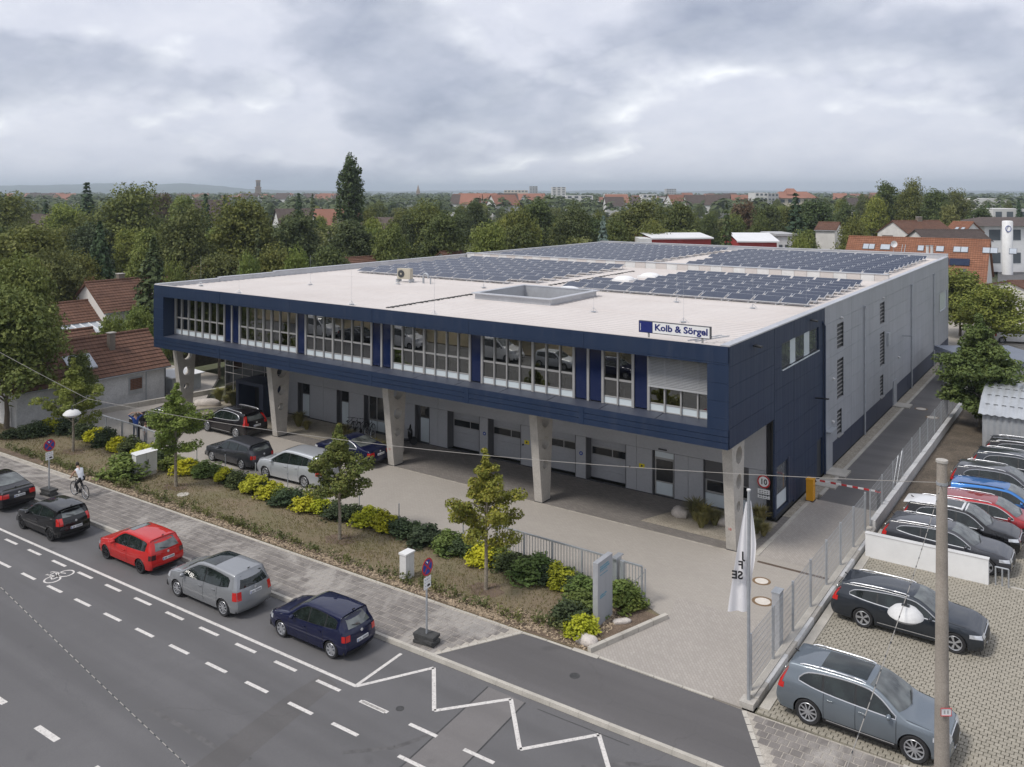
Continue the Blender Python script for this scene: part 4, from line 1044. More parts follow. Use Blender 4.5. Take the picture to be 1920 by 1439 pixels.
# ---- lawn strip with mulch border
lawn_pts = [(-64, Yb(-64)+0.12)] + [(x, Yb(x)+0.12) for x in range(-60, -16, 4)] + [(-16.9, 24.98), (-14.5, 25.14), (-13.4, 28.72), (-14.45, 29.22), (-64, 29.22)]
lawn_o = sheet('lawn', lawn_pts, 0.03, m_lawn, None, 0.3, kind='structure')
mul = [(x, Yb(x)+0.13) for x in range(-56, -18, 4)] + [(-16.9, 25.0), (-14.6, 25.17), (-13.5, 28.7), (-15.6, 28.9), (-16.6, 26.2), (-18.5, 25.9)] + [(x, Yb(x)+0.62+0.12*sin(x*1.7)) for x in range(-20, -57, -3)]
sheet('mulch_bed', mul, 0.034, m_mulch, lawn_o)
for (px, py) in ((330, 914), (637, 1013), (911, 1107), (137, 848)):
    p = at(px, py); mb = MB(); n = 16
    mb.face([(p.x+0.75*cos(2*pi*i/n)*(1+0.2*sin(i*2.3)), p.y+0.55*sin(2*pi*i/n)*(1+0.2*cos(i*1.7)), 0.036) for i in range(n)])
    put('tree_pit', mb, m_mulch, lawn_o)
put('lawn_cover', MB().cyl((*at(343, 929).xy, 0.0), (*at(343, 929).xy, 0.05), 0.30, n=20), m_kerb, lawn_o)
for i in range(5):
    a, b = Vector((-14.42, 25.14)), Vector((-13.25, 28.8)); p, q = a.lerp(b, i/5), a.lerp(b, (i+0.97)/5)
    put('kerb_stone', MB().bar((*p, 0.06), (*q, 0.06), 0.16, 0.22), m_kerb, lawn_o)
# loose wood chips: too many to count
def scatter_quads(name, pts, size, mat, lab, cat, tilt=0.5, seed=1, z0=0.04, long=1.0):
    rg = np.random.default_rng(seed); n = len(pts); P = np.array(pts)
    a = rg.uniform(0, 2*pi, n); s = size*rg.uniform(0.5, 1.3, n); t = rg.uniform(-tilt, tilt, n)
    u = np.stack([np.cos(a), np.sin(a), t], 1)*(s*long)[:, None]; v = np.stack([-np.sin(a), np.cos(a), rg.uniform(-tilt, tilt, n)], 1)*(s*0.45)[:, None]
    V = np.stack([P-u-v, P+u-v, P+u+v, P-u+v], 1).reshape(-1, 3); V[:, 2] += z0
    me = bpy.data.meshes.new(name); me.vertices.add(4*n); me.vertices.foreach_set('co', V.ravel())
    me.loops.add(4*n); me.loops.foreach_set('vertex_index', np.arange(4*n)); me.polygons.add(n)
    me.polygons.foreach_set('loop_start', np.arange(n)*4); me.polygons.foreach_set('loop_total', np.full(n, 4)); me.update(calc_edges=True); me.materials.append(mat)
    return link(name, me, None, label=lab, cat=cat, kind='stuff')
rg = random.Random(8); pts = []
for i in range(9000):
    x = rg.uniform(-50, -14.6) if rg.random() < 0.7 else rg.uniform(-20, -14.5)
    yb_ = Yb(x) if x < -17 else 25.05
    y = yb_ + 0.14 + abs(rg.gauss(0, 0.38)) if x < -18 else rg.uniform(yb_+0.1, 28.4)
    if x > -14.4+(y-25.1)*0.31-0.1: continue
    if x > -18 and y > 26.3 and x < -15.9: continue
    pts.append((x, y, rg.uniform(0, 0.015)))
scatter_quads('wood_chips', pts, 0.05, m_chip, 'pale wood chips strewn along the back of the pavement', 'wood chips')
# ---- right-hand car lot
LOT = -8.72
lot = sheet('car_lot', [(LOT, 25.16), (60, 25.16), (60, 110), (2, 88), (-5.6, 64), (LOT, 41.5)], -0.045, m_joint_moss, None, 0.3, kind='structure')
cells = []; row = 0; yy = 25.25
while yy < 57.5:
    bx = 0.2; x = LOT+0.15 + (row % 2)*0.1
    while x < 3.5:
        inside = x > LOT + 0.1 and (yy < 41.4 or x > -6.4 + (yy-41.4)*0.05)
        vis = (x*RT[0]+yy*RT[1])/(x*FW[0]+yy*FW[1]) < 0.66
        if inside and vis: cells.append((x, yy, 0.2, 0.165, 0.0))
        x += bx
    yy += 0.165; row += 1
stones(lot, m_block, cells, 300, ('paving_block', 'far_paving_blocks'), t=0.06, gap=0.018, jit=0.004)
sheet('soil_strip', [(LOT, 41.2), (-6.45, 41.3), (-5.6, 64), (-6.5, 80), (-8.6, 80)], -0.02, m_soil, None, 0.3, kind='structure')
# low wall under the mesh fence, then retaining stones along the lane
wall_o = thing('low_concrete_wall', 'low concrete wall carrying the mesh fence beside the driveway', 'wall', loc=(-8.9, 25.5, 0))
for i in range(16):
    box('wall_block', m_offwhite if i % 3 else m_concrete, -0.19, 0.16, i*1.0+0.006, i*1.0+0.994, -0.1, 0.20, wall_o)
    box('wall_top', m_kerb, -0.20, 0.03, i*1.0+0.003, i*1.0+0.997, 0.20, 0.235, wall_o)
rw = thing('retaining_wall', 'row of pale upright concrete stones along the service lane', 'wall', loc=(-8.92, 41.7, 0))
rs = MB().box(-0.14, 0.10, 0.012, 0.478, -0.3, 0.46).mesh('wall_stone', m_offwhite)
rr_ = random.Random(4)
for i in range(58): link('wall_stone', rs, rw, (0.008*i*0.49+0.0, i*0.49, rr_.uniform(-0.012, 0.012)), (0, 0, -0.010))
box('lot_kerb', m_kerb, LOT+0.06, LOT+0.36, 25.4, 42.0, -0.1, 0.03, lot)
ww = thing('white_wall', 'low white wall between the two halves of the car lot', 'wall', loc=(-8.55, 38.65, 0))
box('wall_body', m_white, 0, 4.62, -0.12, 0.12, -0.04, 0.98, ww)
box('wall_cap', m_offwhite, -0.02, 4.64, -0.14, 0.14, 0.98, 1.01, ww)
bs_ = thing('bollard_frame', 'galvanised hoop barrier at the end of the white wall', 'barrier', loc=(-3.75, 38.7, 0))
for dx in (0.05, 0.28, 0.5): put('post', MB().cyl((dx, 0, -0.03), (dx, 0, 0.72), 0.03, n=8), m_zinc, bs_)
put('rail', MB().cyl((0.05, 0, 0.72), (0.5, 0, 0.72), 0.03, n=8), m_zinc, bs_)
for i in range(8):
    x = -3.2+i*1.0; link('kerb_stone', MB().box(0.005, 0.995, -0.07, 0.07, -0.1, 0.02).mesh('kerb_stone', m_kerb), lot, (x, 38.8+0.0*i, 0))
# ================================================================ vehicles
def paint(name, col, metal=0.35, rough=0.40):
    t = NT(name); v = t.coord('obj'); n = t.noise(v, 260, 2, 0.6); d = t.noise(v, 1.6, 4, 0.6)
    c = t.mix(t.ramp(n, [(0.3, 0.0), (0.7, 1.0)]), scale_c(col, 0.9), scale_c(col, 1.1))
    c = t.mix(t.ramp(d, [(0.5, 0.0), (0.9, 0.06)]), c, (0.14, 0.13, 0.12))
    t.set('Base Color', c); t.set('Metallic', metal); t.set('Roughness', rough)
    t.b.inputs['Coat Weight'].default_value = 1.0; t.b.inputs['Coat Roughness'].default_value = 0.02; t.b.inputs['Specular IOR Level'].default_value = 0.12
    return t.mat
P_black = paint('paint_black', (0.004, 0.004, 0.005), 0.0)
P_red = paint('paint_red', (0.50, 0.016, 0.014), 0.0)
P_silver = paint('paint_silver_grey', (0.30, 0.31, 0.32), 0.5)
P_light = paint('paint_light_silver', (0.52, 0.54, 0.56), 0.45)
P_navy = paint('paint_navy', (0.005, 0.008, 0.040), 0.15)
P_slate = paint('paint_blue_slate', (0.175, 0.205, 0.232), 0.5)
P_anth = paint('paint_anthracite', (0.028, 0.034, 0.043), 0.4)
P_grey = paint('paint_dark_grey', (0.050, 0.052, 0.060), 0.4)
P_plum = paint('paint_dark_plum', (0.009, 0.007, 0.010), 0.2)
P_bred = paint('paint_metallic_red', (0.32, 0.025, 0.030), 0.35)
P_blue = paint('paint_bright_blue', (0.030, 0.150, 0.42), 0.4)
P_white = paint('paint_white', (0.72, 0.72, 0.72), 0.0)
P_green = paint('paint_dark_green', (0.02, 0.06, 0.05), 0.3)
def car_glass(name, base, ior):
    t = NT(name); v = t.coord('obj'); n = t.noise(v, 2.3, 3, 0.5)
    t.set('Base Color', t.mix(t.ramp(n, [(0.35, 0.0), (0.65, 1.0)]), scale_c(base, 0.55), scale_c(base, 1.6)))
    t.set('Roughness', 0.03); t.b.inputs['IOR'].default_value = ior; return t.mat
C_glass = car_glass('car_side_glass', (0.012, 0.017, 0.016), 1.6)
C_screen = car_glass('car_windscreen', (0.085, 0.094, 0.090), 1.8)
C_tyre = M('tyre_rubber', (0.022, 0.022, 0.023), 0.85, var=0.15, scale=6, kind='obj')
C_rim = M('alloy_rim', (0.50, 0.51, 0.53), 0.35, 0.6, var=0.08, kind='obj')
C_rim_dark = M('dark_rim', (0.03, 0.03, 0.032), 0.45, 0.3, var=0.1, kind='obj')
C_chrome = M('chrome_trim', (0.66, 0.67, 0.69), 0.32, 0.6, var=0.02, kind='obj')
C_trim = M('car_black_trim', (0.016, 0.016, 0.017), 0.45, var=0.1, kind='obj')
C_redl = M('tail_light_red', (0.52, 0.018, 0.014), 0.12, var=0.15, scale=5, kind='obj', coat=0.6)
C_smoke = M('tail_light_smoked', (0.05, 0.02, 0.02), 0.15, var=0.15, kind='obj', coat=0.6)
C_clear = M('headlight_glass', (0.55, 0.57, 0.60), 0.08, 0.2, var=0.25, scale=8, kind='obj', coat=0.8)
C_plate = M('licence_plate_white', (0.68, 0.69, 0.70), 0.45, var=0.03, kind='obj')
C_seam = M('panel_gap', (0.008, 0.008, 0.009), 0.8, var=0.02, kind='obj')

def wheel_meshes(R, W, spokes, rim_mat, rim_r=0.70, cover=False):
    ty = MB(); r = R*rim_r
    ty.lathe([(r, -W/2+0.02), (R*0.90, -W/2), (R*0.97, -W/2+0.02), (R, -W/2+0.05), (R, W/2-0.05), (R*0.97, W/2-0.02), (R*0.90, W/2), (r, W/2-0.02), (r, -W/2+0.02)], n=28, axis='y')
    rm = MB()
    # outer face is at +y
    rm.lathe([(r+0.002, W/2-0.022), (r*0.97, W/2-0.012), (r*0.90, W/2-0.02), (r*0.88, W/2-0.07)], n=28, axis='y', m=0)
    rm.lathe([(r*0.9, W/2-0.085), (0.001, W/2-0.080)], n=24, axis='y', m=1 if not cover else 0)
    for i in range(spokes):
        a = 2*pi*i/spokes
        for da in ((-0.12, 0.12) if spokes <= 6 else (0.0,)):
            p = (cos(a)*r*0.14, W/2-0.035, sin(a)*r*0.14); q = (cos(a+da)*r*0.92, W/2-0.028, sin(a+da)*r*0.92)
            rm.bar(p, q, 0.05 if cover else 0.036, 0.03, up=(0, 1, 0))
    rm.cyl((0, W/2-0.06, 0), (0, W/2-0.015, 0), r*0.17, n=14)
    return ty.mesh('tyre', C_tyre, 40), rm.mesh('rim', [rim_mat, C_trim], 40)

class Car:
    """a lofted shell; every window, lamp and trim piece is a patch laid on that shell"""
    def __init__(s, P): s.P = P; s.prep()
    def prep(s):
        P = s.P; s.xw = (P['wb']/2, -P['wb']/2); s.R = P['R']; s.ra = P['R']*1.13
        s.xfmax = max(x for z, x in P['front']); s.xrmin = min(x for z, x in P['rear'])
        s.x0f = s.xfmax-0.34; s.x0r = s.xrmin+0.34
    def ztop(s, x): return sinterp(s.P['top'], x)
    def zbelt(s, x): return min(sinterp(s.P['belt'], x), s.ztop(x)-0.035)
    def w2(s, x): return sinterp(s.P['plan'], x)
    def zbot(s, x):
        z = s.P.get('sill', 0.24) + 0.05*max(0, (abs(x)-1.9))
        for xw in s.xw:
            d = abs(x-xw)
            if d < s.ra: z = max(z, s.R + sqrt(max(0, s.ra**2-d*d))*0.98)
        return z
    def side_y(s, x, z):
        zb = s.zbelt(x); w = s.w2(x)
        if z <= zb:
            t = max(0, (z-0.2)/(zb-0.2))
            return w*interp([(0, 0.935), (0.18, 0.965), (0.40, 0.995), (0.62, 1.0), (0.80, 0.985), (0.93, 0.965), (1, 0.945)], t)
        return w*0.945 - s.P['tum']*(z-zb)
    def cr(s, x): return min(s.P.get('crown', 0.075), (s.ztop(x)-s.zbelt(x))*0.6)
    def section(s, x):
        zb, ze = s.zbelt(x), s.ztop(x)-s.cr(x); zo = s.zbot(x); pts = []
        for k in range(9): z = zo + (zb-zo)*k/8; pts.append((s.side_y(x, z), z))
        for k in range(1, 5): z = zb + (ze-zb)*k/4; pts.append((s.side_y(x, z), z))
        ye = pts[-1][0]; c = s.cr(x)
        for f, g in ((0.975, 0.36), (0.92, 0.62), (0.80, 0.80), (0.55, 0.93), (0.28, 0.985), (0, 1.0)): pts.append((ye*f, ze+c*g))
        return pts
    def top_z(s, x, y):
        ze = s.ztop(x)-s.cr(x); ye = s.side_y(x, ze); f = min(1, abs(y)/max(ye, 0.01))
        return ze + s.cr(x)*interp([(0, 1), (0.28, .985), (0.55, .93), (0.80, .80), (0.92, .62), (0.975, .36), (1, 0)], f)
    def mapx(s, x, z):
        P = s.P
        if x > s.x0f:
            t = (x-s.x0f)/(s.xfmax-s.x0f); return s.x0f + (interp(P['front'], z)-s.x0f)*t
        if x < s.x0r:
            t = (x-s.x0r)/(s.xrmin-s.x0r); return s.x0r + (interp(P['rear'], z)-s.x0r)*t
        return x
    def cap_x(s, y, z, end):
        P = s.P; xs_ = interp(P['front' if end > 0 else 'rear'], z); xe = s.xfmax if end > 0 else s.xrmin
        ww = max(0.3, s.side_y(xe, z)); zc = s.ztop(xe)-s.cr(xe); k = max(0.0, min(1.0, (zc-z)/0.12))
        return xs_ + end*k*P.get('bulge', 0.06)*(1-(min(1, abs(y)/ww))**2)
    def build(s):
        mb = MB(); sts = set()
        x = s.xrmin
        while x < s.xfmax: sts.add(round(x, 3)); x += 0.06
        sts.add(round(s.xfmax, 3))
        for xw in s.xw:
            for sg_ in (-1, 1):
                for e in (0.0, 0.004, 0.02, 0.05): sts.add(round(xw+sg_*(s.ra-e), 3)); 
                sts.add(round(xw+sg_*(s.ra+0.004), 3))
        sts = [s.xrmin] + sorted(a for a in sts if s.xrmin+0.004 < a < s.xfmax-0.004) + [s.xfmax]; secs = [s.section(a) for a in sts]; n = len(secs[0])
        full = 2*n-1
        for a, sec in zip(sts, secs):
            for y, z in sec: mb.v.append((s.mapx(a, z), -y, z))
            for y, z in reversed(sec[:-1]): mb.v.append((s.mapx(a, z), y, z))
        for i in range(len(sts)-1):
            for j in range(full-1):
                mb.f.append((i*full+j, i*full+j+1, (i+1)*full+j+1, (i+1)*full+j)); mb.m.append(0)
        for end, base in ((-1, 0), (1, (len(sts)-1)*full)):
            sec = secs[0] if end < 0 else secs[-1]; corner = 12; fr = [sec[k][0]/sec[corner][0] for k in range(corner, n)]
            cols = [-f for f in fr] + [f for f in reversed(fr[:-1])]
            o = len(mb.v); m = len(cols)
            for k in range(corner+1):
                y0, z0 = sec[k]
                for c, f in enumerate(cols):
                    if k == corner: zt = sec[corner+min(c, m-1-c)][1]
                    else: zt = z0
                    xe = s.xrmin if end < 0 else s.xfmax
                    mb.v.append((s.mapx(xe, zt) if (k == corner or abs(f) > 0.999) else s.cap_x(f*y0, z0, end), f*y0, zt))
            for k in range(corner):
                for c in range(m-1):
                    q = (o+k*m+c, o+k*m+c+1, o+(k+1)*m+c+1, o+(k+1)*m+c)
                    mb.f.append(q if end < 0 else q[::-1]); mb.m.append(0)
        return mb
    # ---- patches
    def side_patch(s, lo, hi, x0, x1, sgn, off=0.006, n=14, rows=4):
        mb = MB()
        def fn(u, v):
            x = x0+(x1-x0)*u; za = lo(x) if callable(lo) else lo; zb = hi(x) if callable(hi) else hi
            z = za+(max(zb, za+0.001)-za)*v; return (s.mapx(x, z), sgn*(s.side_y(x, z)+off), z)
        mb.grid(fn, n, rows)
        if sgn > 0: mb.f = [f[::-1] for f in mb.f]
        return mb
    def cap_patch(s, y0, y1, z0, z1, end, off=0.008, n=10, rows=5, zfn=None, yfn=None):
        mb = MB()
        def fn(u, v):
            z = z0+(z1-z0)*v; a, b = (yfn(v) if yfn else (y0, y1)); y = a+(b-a)*u
            return (s.cap_x(y, z, end)+end*off, y, z)
        mb.grid(fn, n, rows)
        if end < 0: mb.f = [f[::-1] for f in mb.f]
        return mb
    def top_patch(s, x0, x1, wfn, off=0.007, nu=12, nv=10, arc0=0.0, arc1=0.0):
        mb = MB()
        def fn(u, v):
            f = 2*u-1; xa = x0-arc0*f*f; xb = x1-arc1*f*f; x = xa+(xb-xa)*v; y = wfn(v)*f
            return (x, y, s.top_z(x, y)+off)
        mb.grid(fn, nu, nv)
        if x1 < x0: mb.f = [f[::-1] for f in mb.f]
        return mb

def make_car(P, col, name, label, loc, rz, cat='car', group=None, roof=None, plate=True, sun=None, rails=None, rim='alloy', chrome=True, tail=None, frontp=False, detail=True, trim=None):
    c = Car(P); t = thing(name, label, cat, group, loc, rz)
    put('body', c.build(), col, t, 38)
    R = c.R
    # dark under-body and wheel wells
    hw = P['W']/2
    put('underbody', MB().box(c.xrmin+0.18, c.xfmax-0.18, -hw*0.62, hw*0.62, 0.17, 0.62).box(c.xrmin+0.10, c.xw[1]-c.ra, -hw*0.86, hw*0.86, 0.24, 0.45).box(c.xw[0]+c.ra, c.xfmax-0.10, -hw*0.84, hw*0.84, 0.24, 0.42).box(c.xw[1]+c.ra, c.xw[0]-c.ra, -hw*0.9, hw*0.9, 0.2, 0.32), C_trim, t)
    ty, rm = wheel_meshes(R, 0.22, P.get('spokes', 10), C_rim if rim == 'alloy' else C_rim_dark, cover=(rim == 'cover'))
    if rim == 'cover': ty, rm = wheel_meshes(R, 0.20, 7, C_rim, cover=True)
    for xw in c.xw:
        for sg_ in (-1, 1):
            w = link('wheel', None, t, (xw, sg_*(c.side_y(xw, R+0.25)-0.125), R), (0, 0, 0 if sg_ > 0 else pi))
            link('tyre', ty, w); link('rim', rm, w)
    # glass house
    D = P['dlo']; lo = lambda x: sinterp(D['lo'], x); hi = lambda x: sinterp(D['hi'], x); xa, xb = D['x']
    for sg_ in (-1, 1):
        put('window_surround', c.side_patch(lambda x: lo(x)-0.012, lambda x: max(hi(x)+0.012, lo(x)), xa-0.015, xb+0.015, sg_, 0.008, 24, 3), C_trim, t, 40)
        eds = [xa] + D['pillars'] + [xb]
        for i, (a, b) in enumerate(zip(eds, eds[1:])):
            g0 = 0.0 if i == 0 else 0.028; g1 = 0.0 if i == len(eds)-2 else 0.028
            put('side_window', c.side_patch(lo, hi, a+g0, b-g1, sg_, 0.014, 14, 3), C_glass, t, 40)
        if chrome:
            pl = []
            k = 22
            for i in range(k+1): x = xa+(xb-xa)*i/k; pl.append((x, lo(x)-0.018))
            if P.get('ring', True):
                for i in range(k, -1, -1): x = xa+(xb-xa)*i/k; pl.append((x, max(hi(x), lo(x))+0.018))
            put('window_trim', MB().tube([(c.mapx(x, z), sg_*(c.side_y(x, z)+0.008), z) for x, z in pl], 0.019, 5, closed=P.get('ring', True)), C_chrome, t, 60)
        if detail:
            sm = MB()
            for xd in D['doors']:
                q = c.side_patch(lambda x: max(0.34, c.zbot(x)+0.03), lambda x: c.zbelt(x)-0.01, xd-0.007, xd+0.007, sg_, 0.003, 1, 8); sm.add(q.v, q.f)
            put('door_gap', sm, C_seam, t)
            for xd in D['doors'][:-1] if len(D['doors']) > 1 else D['doors']:
                x = xd+0.18; z = c.zbelt(x)-0.14
                put('door_handle', MB().bar((x-0.09, sg_*(c.side_y(x-0.09, z)+0.02), z), (x+0.09, sg_*(c.side_y(x+0.09, z)+0.02), z), 0.03, 0.03), C_chrome if chrome and P.get('chhandle') else col, t)
        if P.get('sillstrip'):
            put('sill_strip', c.side_patch(0.33, 0.355, c.xw[1]+c.ra+0.1, c.xw[0]-c.ra-0.08, sg_, 0.016, 10, 1), C_chrome, t)
        if trim or P.get('cladding'):
            put('sill_cladding', c.side_patch(lambda x: c.zbot(x), lambda x: 0.37 if True else 0, c.xw[1]+c.ra, c.xw[0]-c.ra, sg_, 0.006, 12, 2), C_trim, t)
        # mirrors
        xm = xb-0.16 if not P.get('mx') else P['mx']; zm_ = c.zbelt(xm)+0.07; ym = c.side_y(xm, zm_)
        mm = MB(); mm.ball((xm, sg_*(ym+0.13), zm_), 0.07, 0.115, 0.075, 12, 8); mm.bar((xm, sg_*(ym-0.02), zm_-0.05), (xm, sg_*(ym+0.1), zm_-0.03), 0.06, 0.03)
        put('door_mirror', mm, col if not P.get('bmirror') else C_trim, t, 50)
        # lamps
        hz = P['hl']; q = c.side_patch(hz[0], hz[1], c.xfmax-hz[2], c.xfmax-0.01, sg_, 0.008, 8, 3)
        wq = c.side_y(c.xfmax, (hz[0]+hz[1])/2)
        q2 = c.cap_patch(sg_*wq*0.55, sg_*wq*0.995, hz[0], hz[1], 1, 0.008, 8, 3)
        if sg_ < 0: q2.f = [f[::-1] for f in q2.f]
        q.add(q2.v, q2.f); put('headlight', q, C_clear, t, 40)
        tz = P['tl']; tm = tail or C_redl
        q = c.side_patch(tz[0], tz[1], c.xrmin+0.01, c.xrmin+tz[2], sg_, 0.008, 8, 3)
        q2 = c.cap_patch(sg_*c.side_y(c.xrmin, (tz[0]+tz[1])/2)*tz[3], 0, tz[0], tz[1], -1, 0.008, 8, 6,
                         yfn=lambda v: (sg_*c.side_y(c.xrmin, tz[0]+(tz[1]-tz[0])*v)*tz[3], sg_*c.side_y(c.xrmin, tz[0]+(tz[1]-tz[0])*v)*0.998))
        q.add(q2.v, q2.f)
        if P.get('tall_tl'):
            a, b = P['tall_tl']; q3 = c.cap_patch(0, 0, a, b, -1, 0.009, 3, 6, yfn=lambda v: (sg_*(c.side_y(c.xrmin, a+(b-a)*v)-0.13), sg_*c.side_y(c.xrmin, a+(b-a)*v)*0.998))
            q.add(q3.v, q3.f); q4 = c.side_patch(a, b, c.xrmin+0.01, c.xrmin+0.13, sg_, 0.009, 5, 4); q.add(q4.v, q4.f)
        put('tail_light', q, tm, t, 40)
        if rails or P.get('rails'):
            xr0, xr1 = P.get('railx', (xa+0.15, xb-0.75)); k = 16; pl = []
            for i in range(k+1):
                x = xr0+(xr1-xr0)*i/k; ze = c.ztop(x)-c.cr(x); y = c.side_y(x, ze)*0.93
                pl.append((x, sg_*y, c.top_z(x, y)+0.035 - (0.035 if i in (0, k) else 0)))
            put('roof_rail', MB().tube(pl, 0.020, 6), C_chrome if chrome else C_trim, t, 60)
    W_ = P['ws']; rw_ = lambda v: c.side_y(W_[0]+(W_[1]-W_[0])*v, c.ztop(W_[0]+(W_[1]-W_[0])*v)-c.cr(W_[0]))-0.075
    put('windscreen', c.top_patch(W_[0], W_[1], rw_, 0.008, 14, 10, 0.16, 0.05), C_screen, t, 60)
    put('wiper', MB().bar((W_[0]+0.03, -0.1, c.top_z(W_[0], 0.1)+0.025), (W_[0]-0.12, 0.52, c.top_z(W_[0]-0.12, 0.5)+0.03), 0.02, 0.015), C_trim, t)
    rz0, rz1, k0, k1 = P['rw']
    wr = lambda z: c.side_y(c.xrmin, z)
    if P.get('notch'):
        a, b = P['notch']; put('rear_window', c.top_patch(a, b, lambda v: c.side_y(a+(b-a)*v, c.ztop(a+(b-a)*v)-c.cr(a))-0.09, 0.008, 12, 8, -0.10, -0.04), C_screen, t, 60)
    else:
        put('rear_window', c.cap_patch(0, 0, rz0, rz1, -1, 0.009, 14, 6, yfn=lambda v: (-(wr(rz0+(rz1-rz0)*v)-k0-(k1-k0)*v), wr(rz0+(rz1-rz0)*v)-k0-(k1-k0)*v)), C_glass if P.get('dark_rw') else C_screen, t, 60)
        put('rear_wiper', MB().bar((c.cap_x(0, rz0, -1)-0.02, 0.0, rz0+0.03), (c.cap_x(0.3, rz0+0.08, -1)-0.025, 0.32, rz0+0.10), 0.02, 0.012), C_trim, t)
        if P.get('spoiler'):
            zsp = c.ztop(c.xrmin)-0.03
            put('spoiler', MB().grid(lambda u, v: (c.cap_x((2*u-1)*0.6, rz1+0.03, -1)-0.02-0.10*v+0.05*(2*u-1)**2, (2*u-1)*(wr(rz1)-0.06), c.top_z(c.xrmin+0.02, (2*u-1)*0.5)+0.005-0.035*v), 10, 2), col, t, 40)
    pz = P['plate_z']
    if plate:
        xp = c.cap_x(0, pz, -1)-0.02
        pl_ = box('licence_plate', C_plate, xp-0.006, xp+0.02, -0.26, 0.26, pz-0.055, pz+0.055, t)
        box('plate_band', m_blue, xp-0.008, xp-0.006, 0.215, 0.255, pz-0.05, pz+0.05, pl_)
        mk = MB()
        rr = random.Random(hash(name) % 97)
        for i in range(8):
            if i == 2: continue
            y = 0.17-0.052*i; mk.box(xp-0.0082, xp-0.006, y-0.032, y, pz-0.035, pz+0.035)
        put('plate_characters', mk, M('plate_ink', (0.16, 0.16, 0.17), 0.6) if 'plate_ink' not in MATS else MATS['plate_ink'], pl_)
    put('rear_bumper', c.cap_patch(0, 0, c.zbot(c.xrmin)+0.01, P.get('bump', 0.40), -1, 0.008, 10, 3, yfn=lambda v: (-wr(0.35)*0.93, wr(0.35)*0.93)), C_trim if P.get('bump_black', True) else col, t, 40)
    put('grille', c.cap_patch(0, 0, P['gr'][0], P['gr'][1], 1, 0.009, 8, 3, yfn=lambda v: (-P['gr'][2], P['gr'][2])), C_trim, t, 40)
    if chrome: put('grille_trim', MB().tube([(c.cap_x(y, z, 1)+0.012, y, z) for y, z in ((-P['gr'][2], P['gr'][0]), (P['gr'][2], P['gr'][0]), (P['gr'][2], P['gr'][1]), (-P['gr'][2], P['gr'][1]))], 0.014, 5, closed=True), C_chrome, t)
    put('front_intake', c.cap_patch(0, 0, 0.27, 0.38, 1, 0.009, 8, 2, yfn=lambda v: (-0.5, 0.5)), C_trim, t, 40)
    put('rear_badge', MB().cyl((c.cap_x(0, P.get('badge', pz+0.17), -1)-0.004, 0, P.get('badge', pz+0.17)), (c.cap_x(0, P.get('badge', pz+0.17), -1)-0.018, 0, P.get('badge', pz+0.17)), 0.05, n=14), C_chrome, t)
    if sun:
        a, b, w_, mat_ = sun; put('sunroof', c.top_patch(a, b, lambda v: w_, 0.008, 10, 8), mat_, t, 60)
    if roof: 
        put('roof_panel', c.top_patch(W_[1]-0.02, c.xrmin+0.10, lambda v: c.side_y(-0.2, c.ztop(-0.2)-c.cr(0))-0.012, 0.004, 12, 14), roof, t, 60)
    if detail:
        ha = W_[0]+0.02
        q = MB()
        for sg_ in (-1, 1):
            pts = [(x, sg_*(c.side_y(x, c.zbelt(x))-0.05)) for x in (ha, ha+(c.xfmax-ha)*0.5, c.xfmax-0.22)]
            q.tube([(x, y, c.top_z(x, y)+0.002) for x, y in pts], 0.005, 4)
        put('bonnet_gap', q, C_seam, t)
        put('aerial', MB().bar((c.xrmin+0.42, 0, c.top_z(c.xrmin+0.42, 0)), (c.xrmin+0.30, 0, c.top_z(c.xrmin+0.3, 0)+0.08), 0.03, 0.03), C_trim, t)
    return t

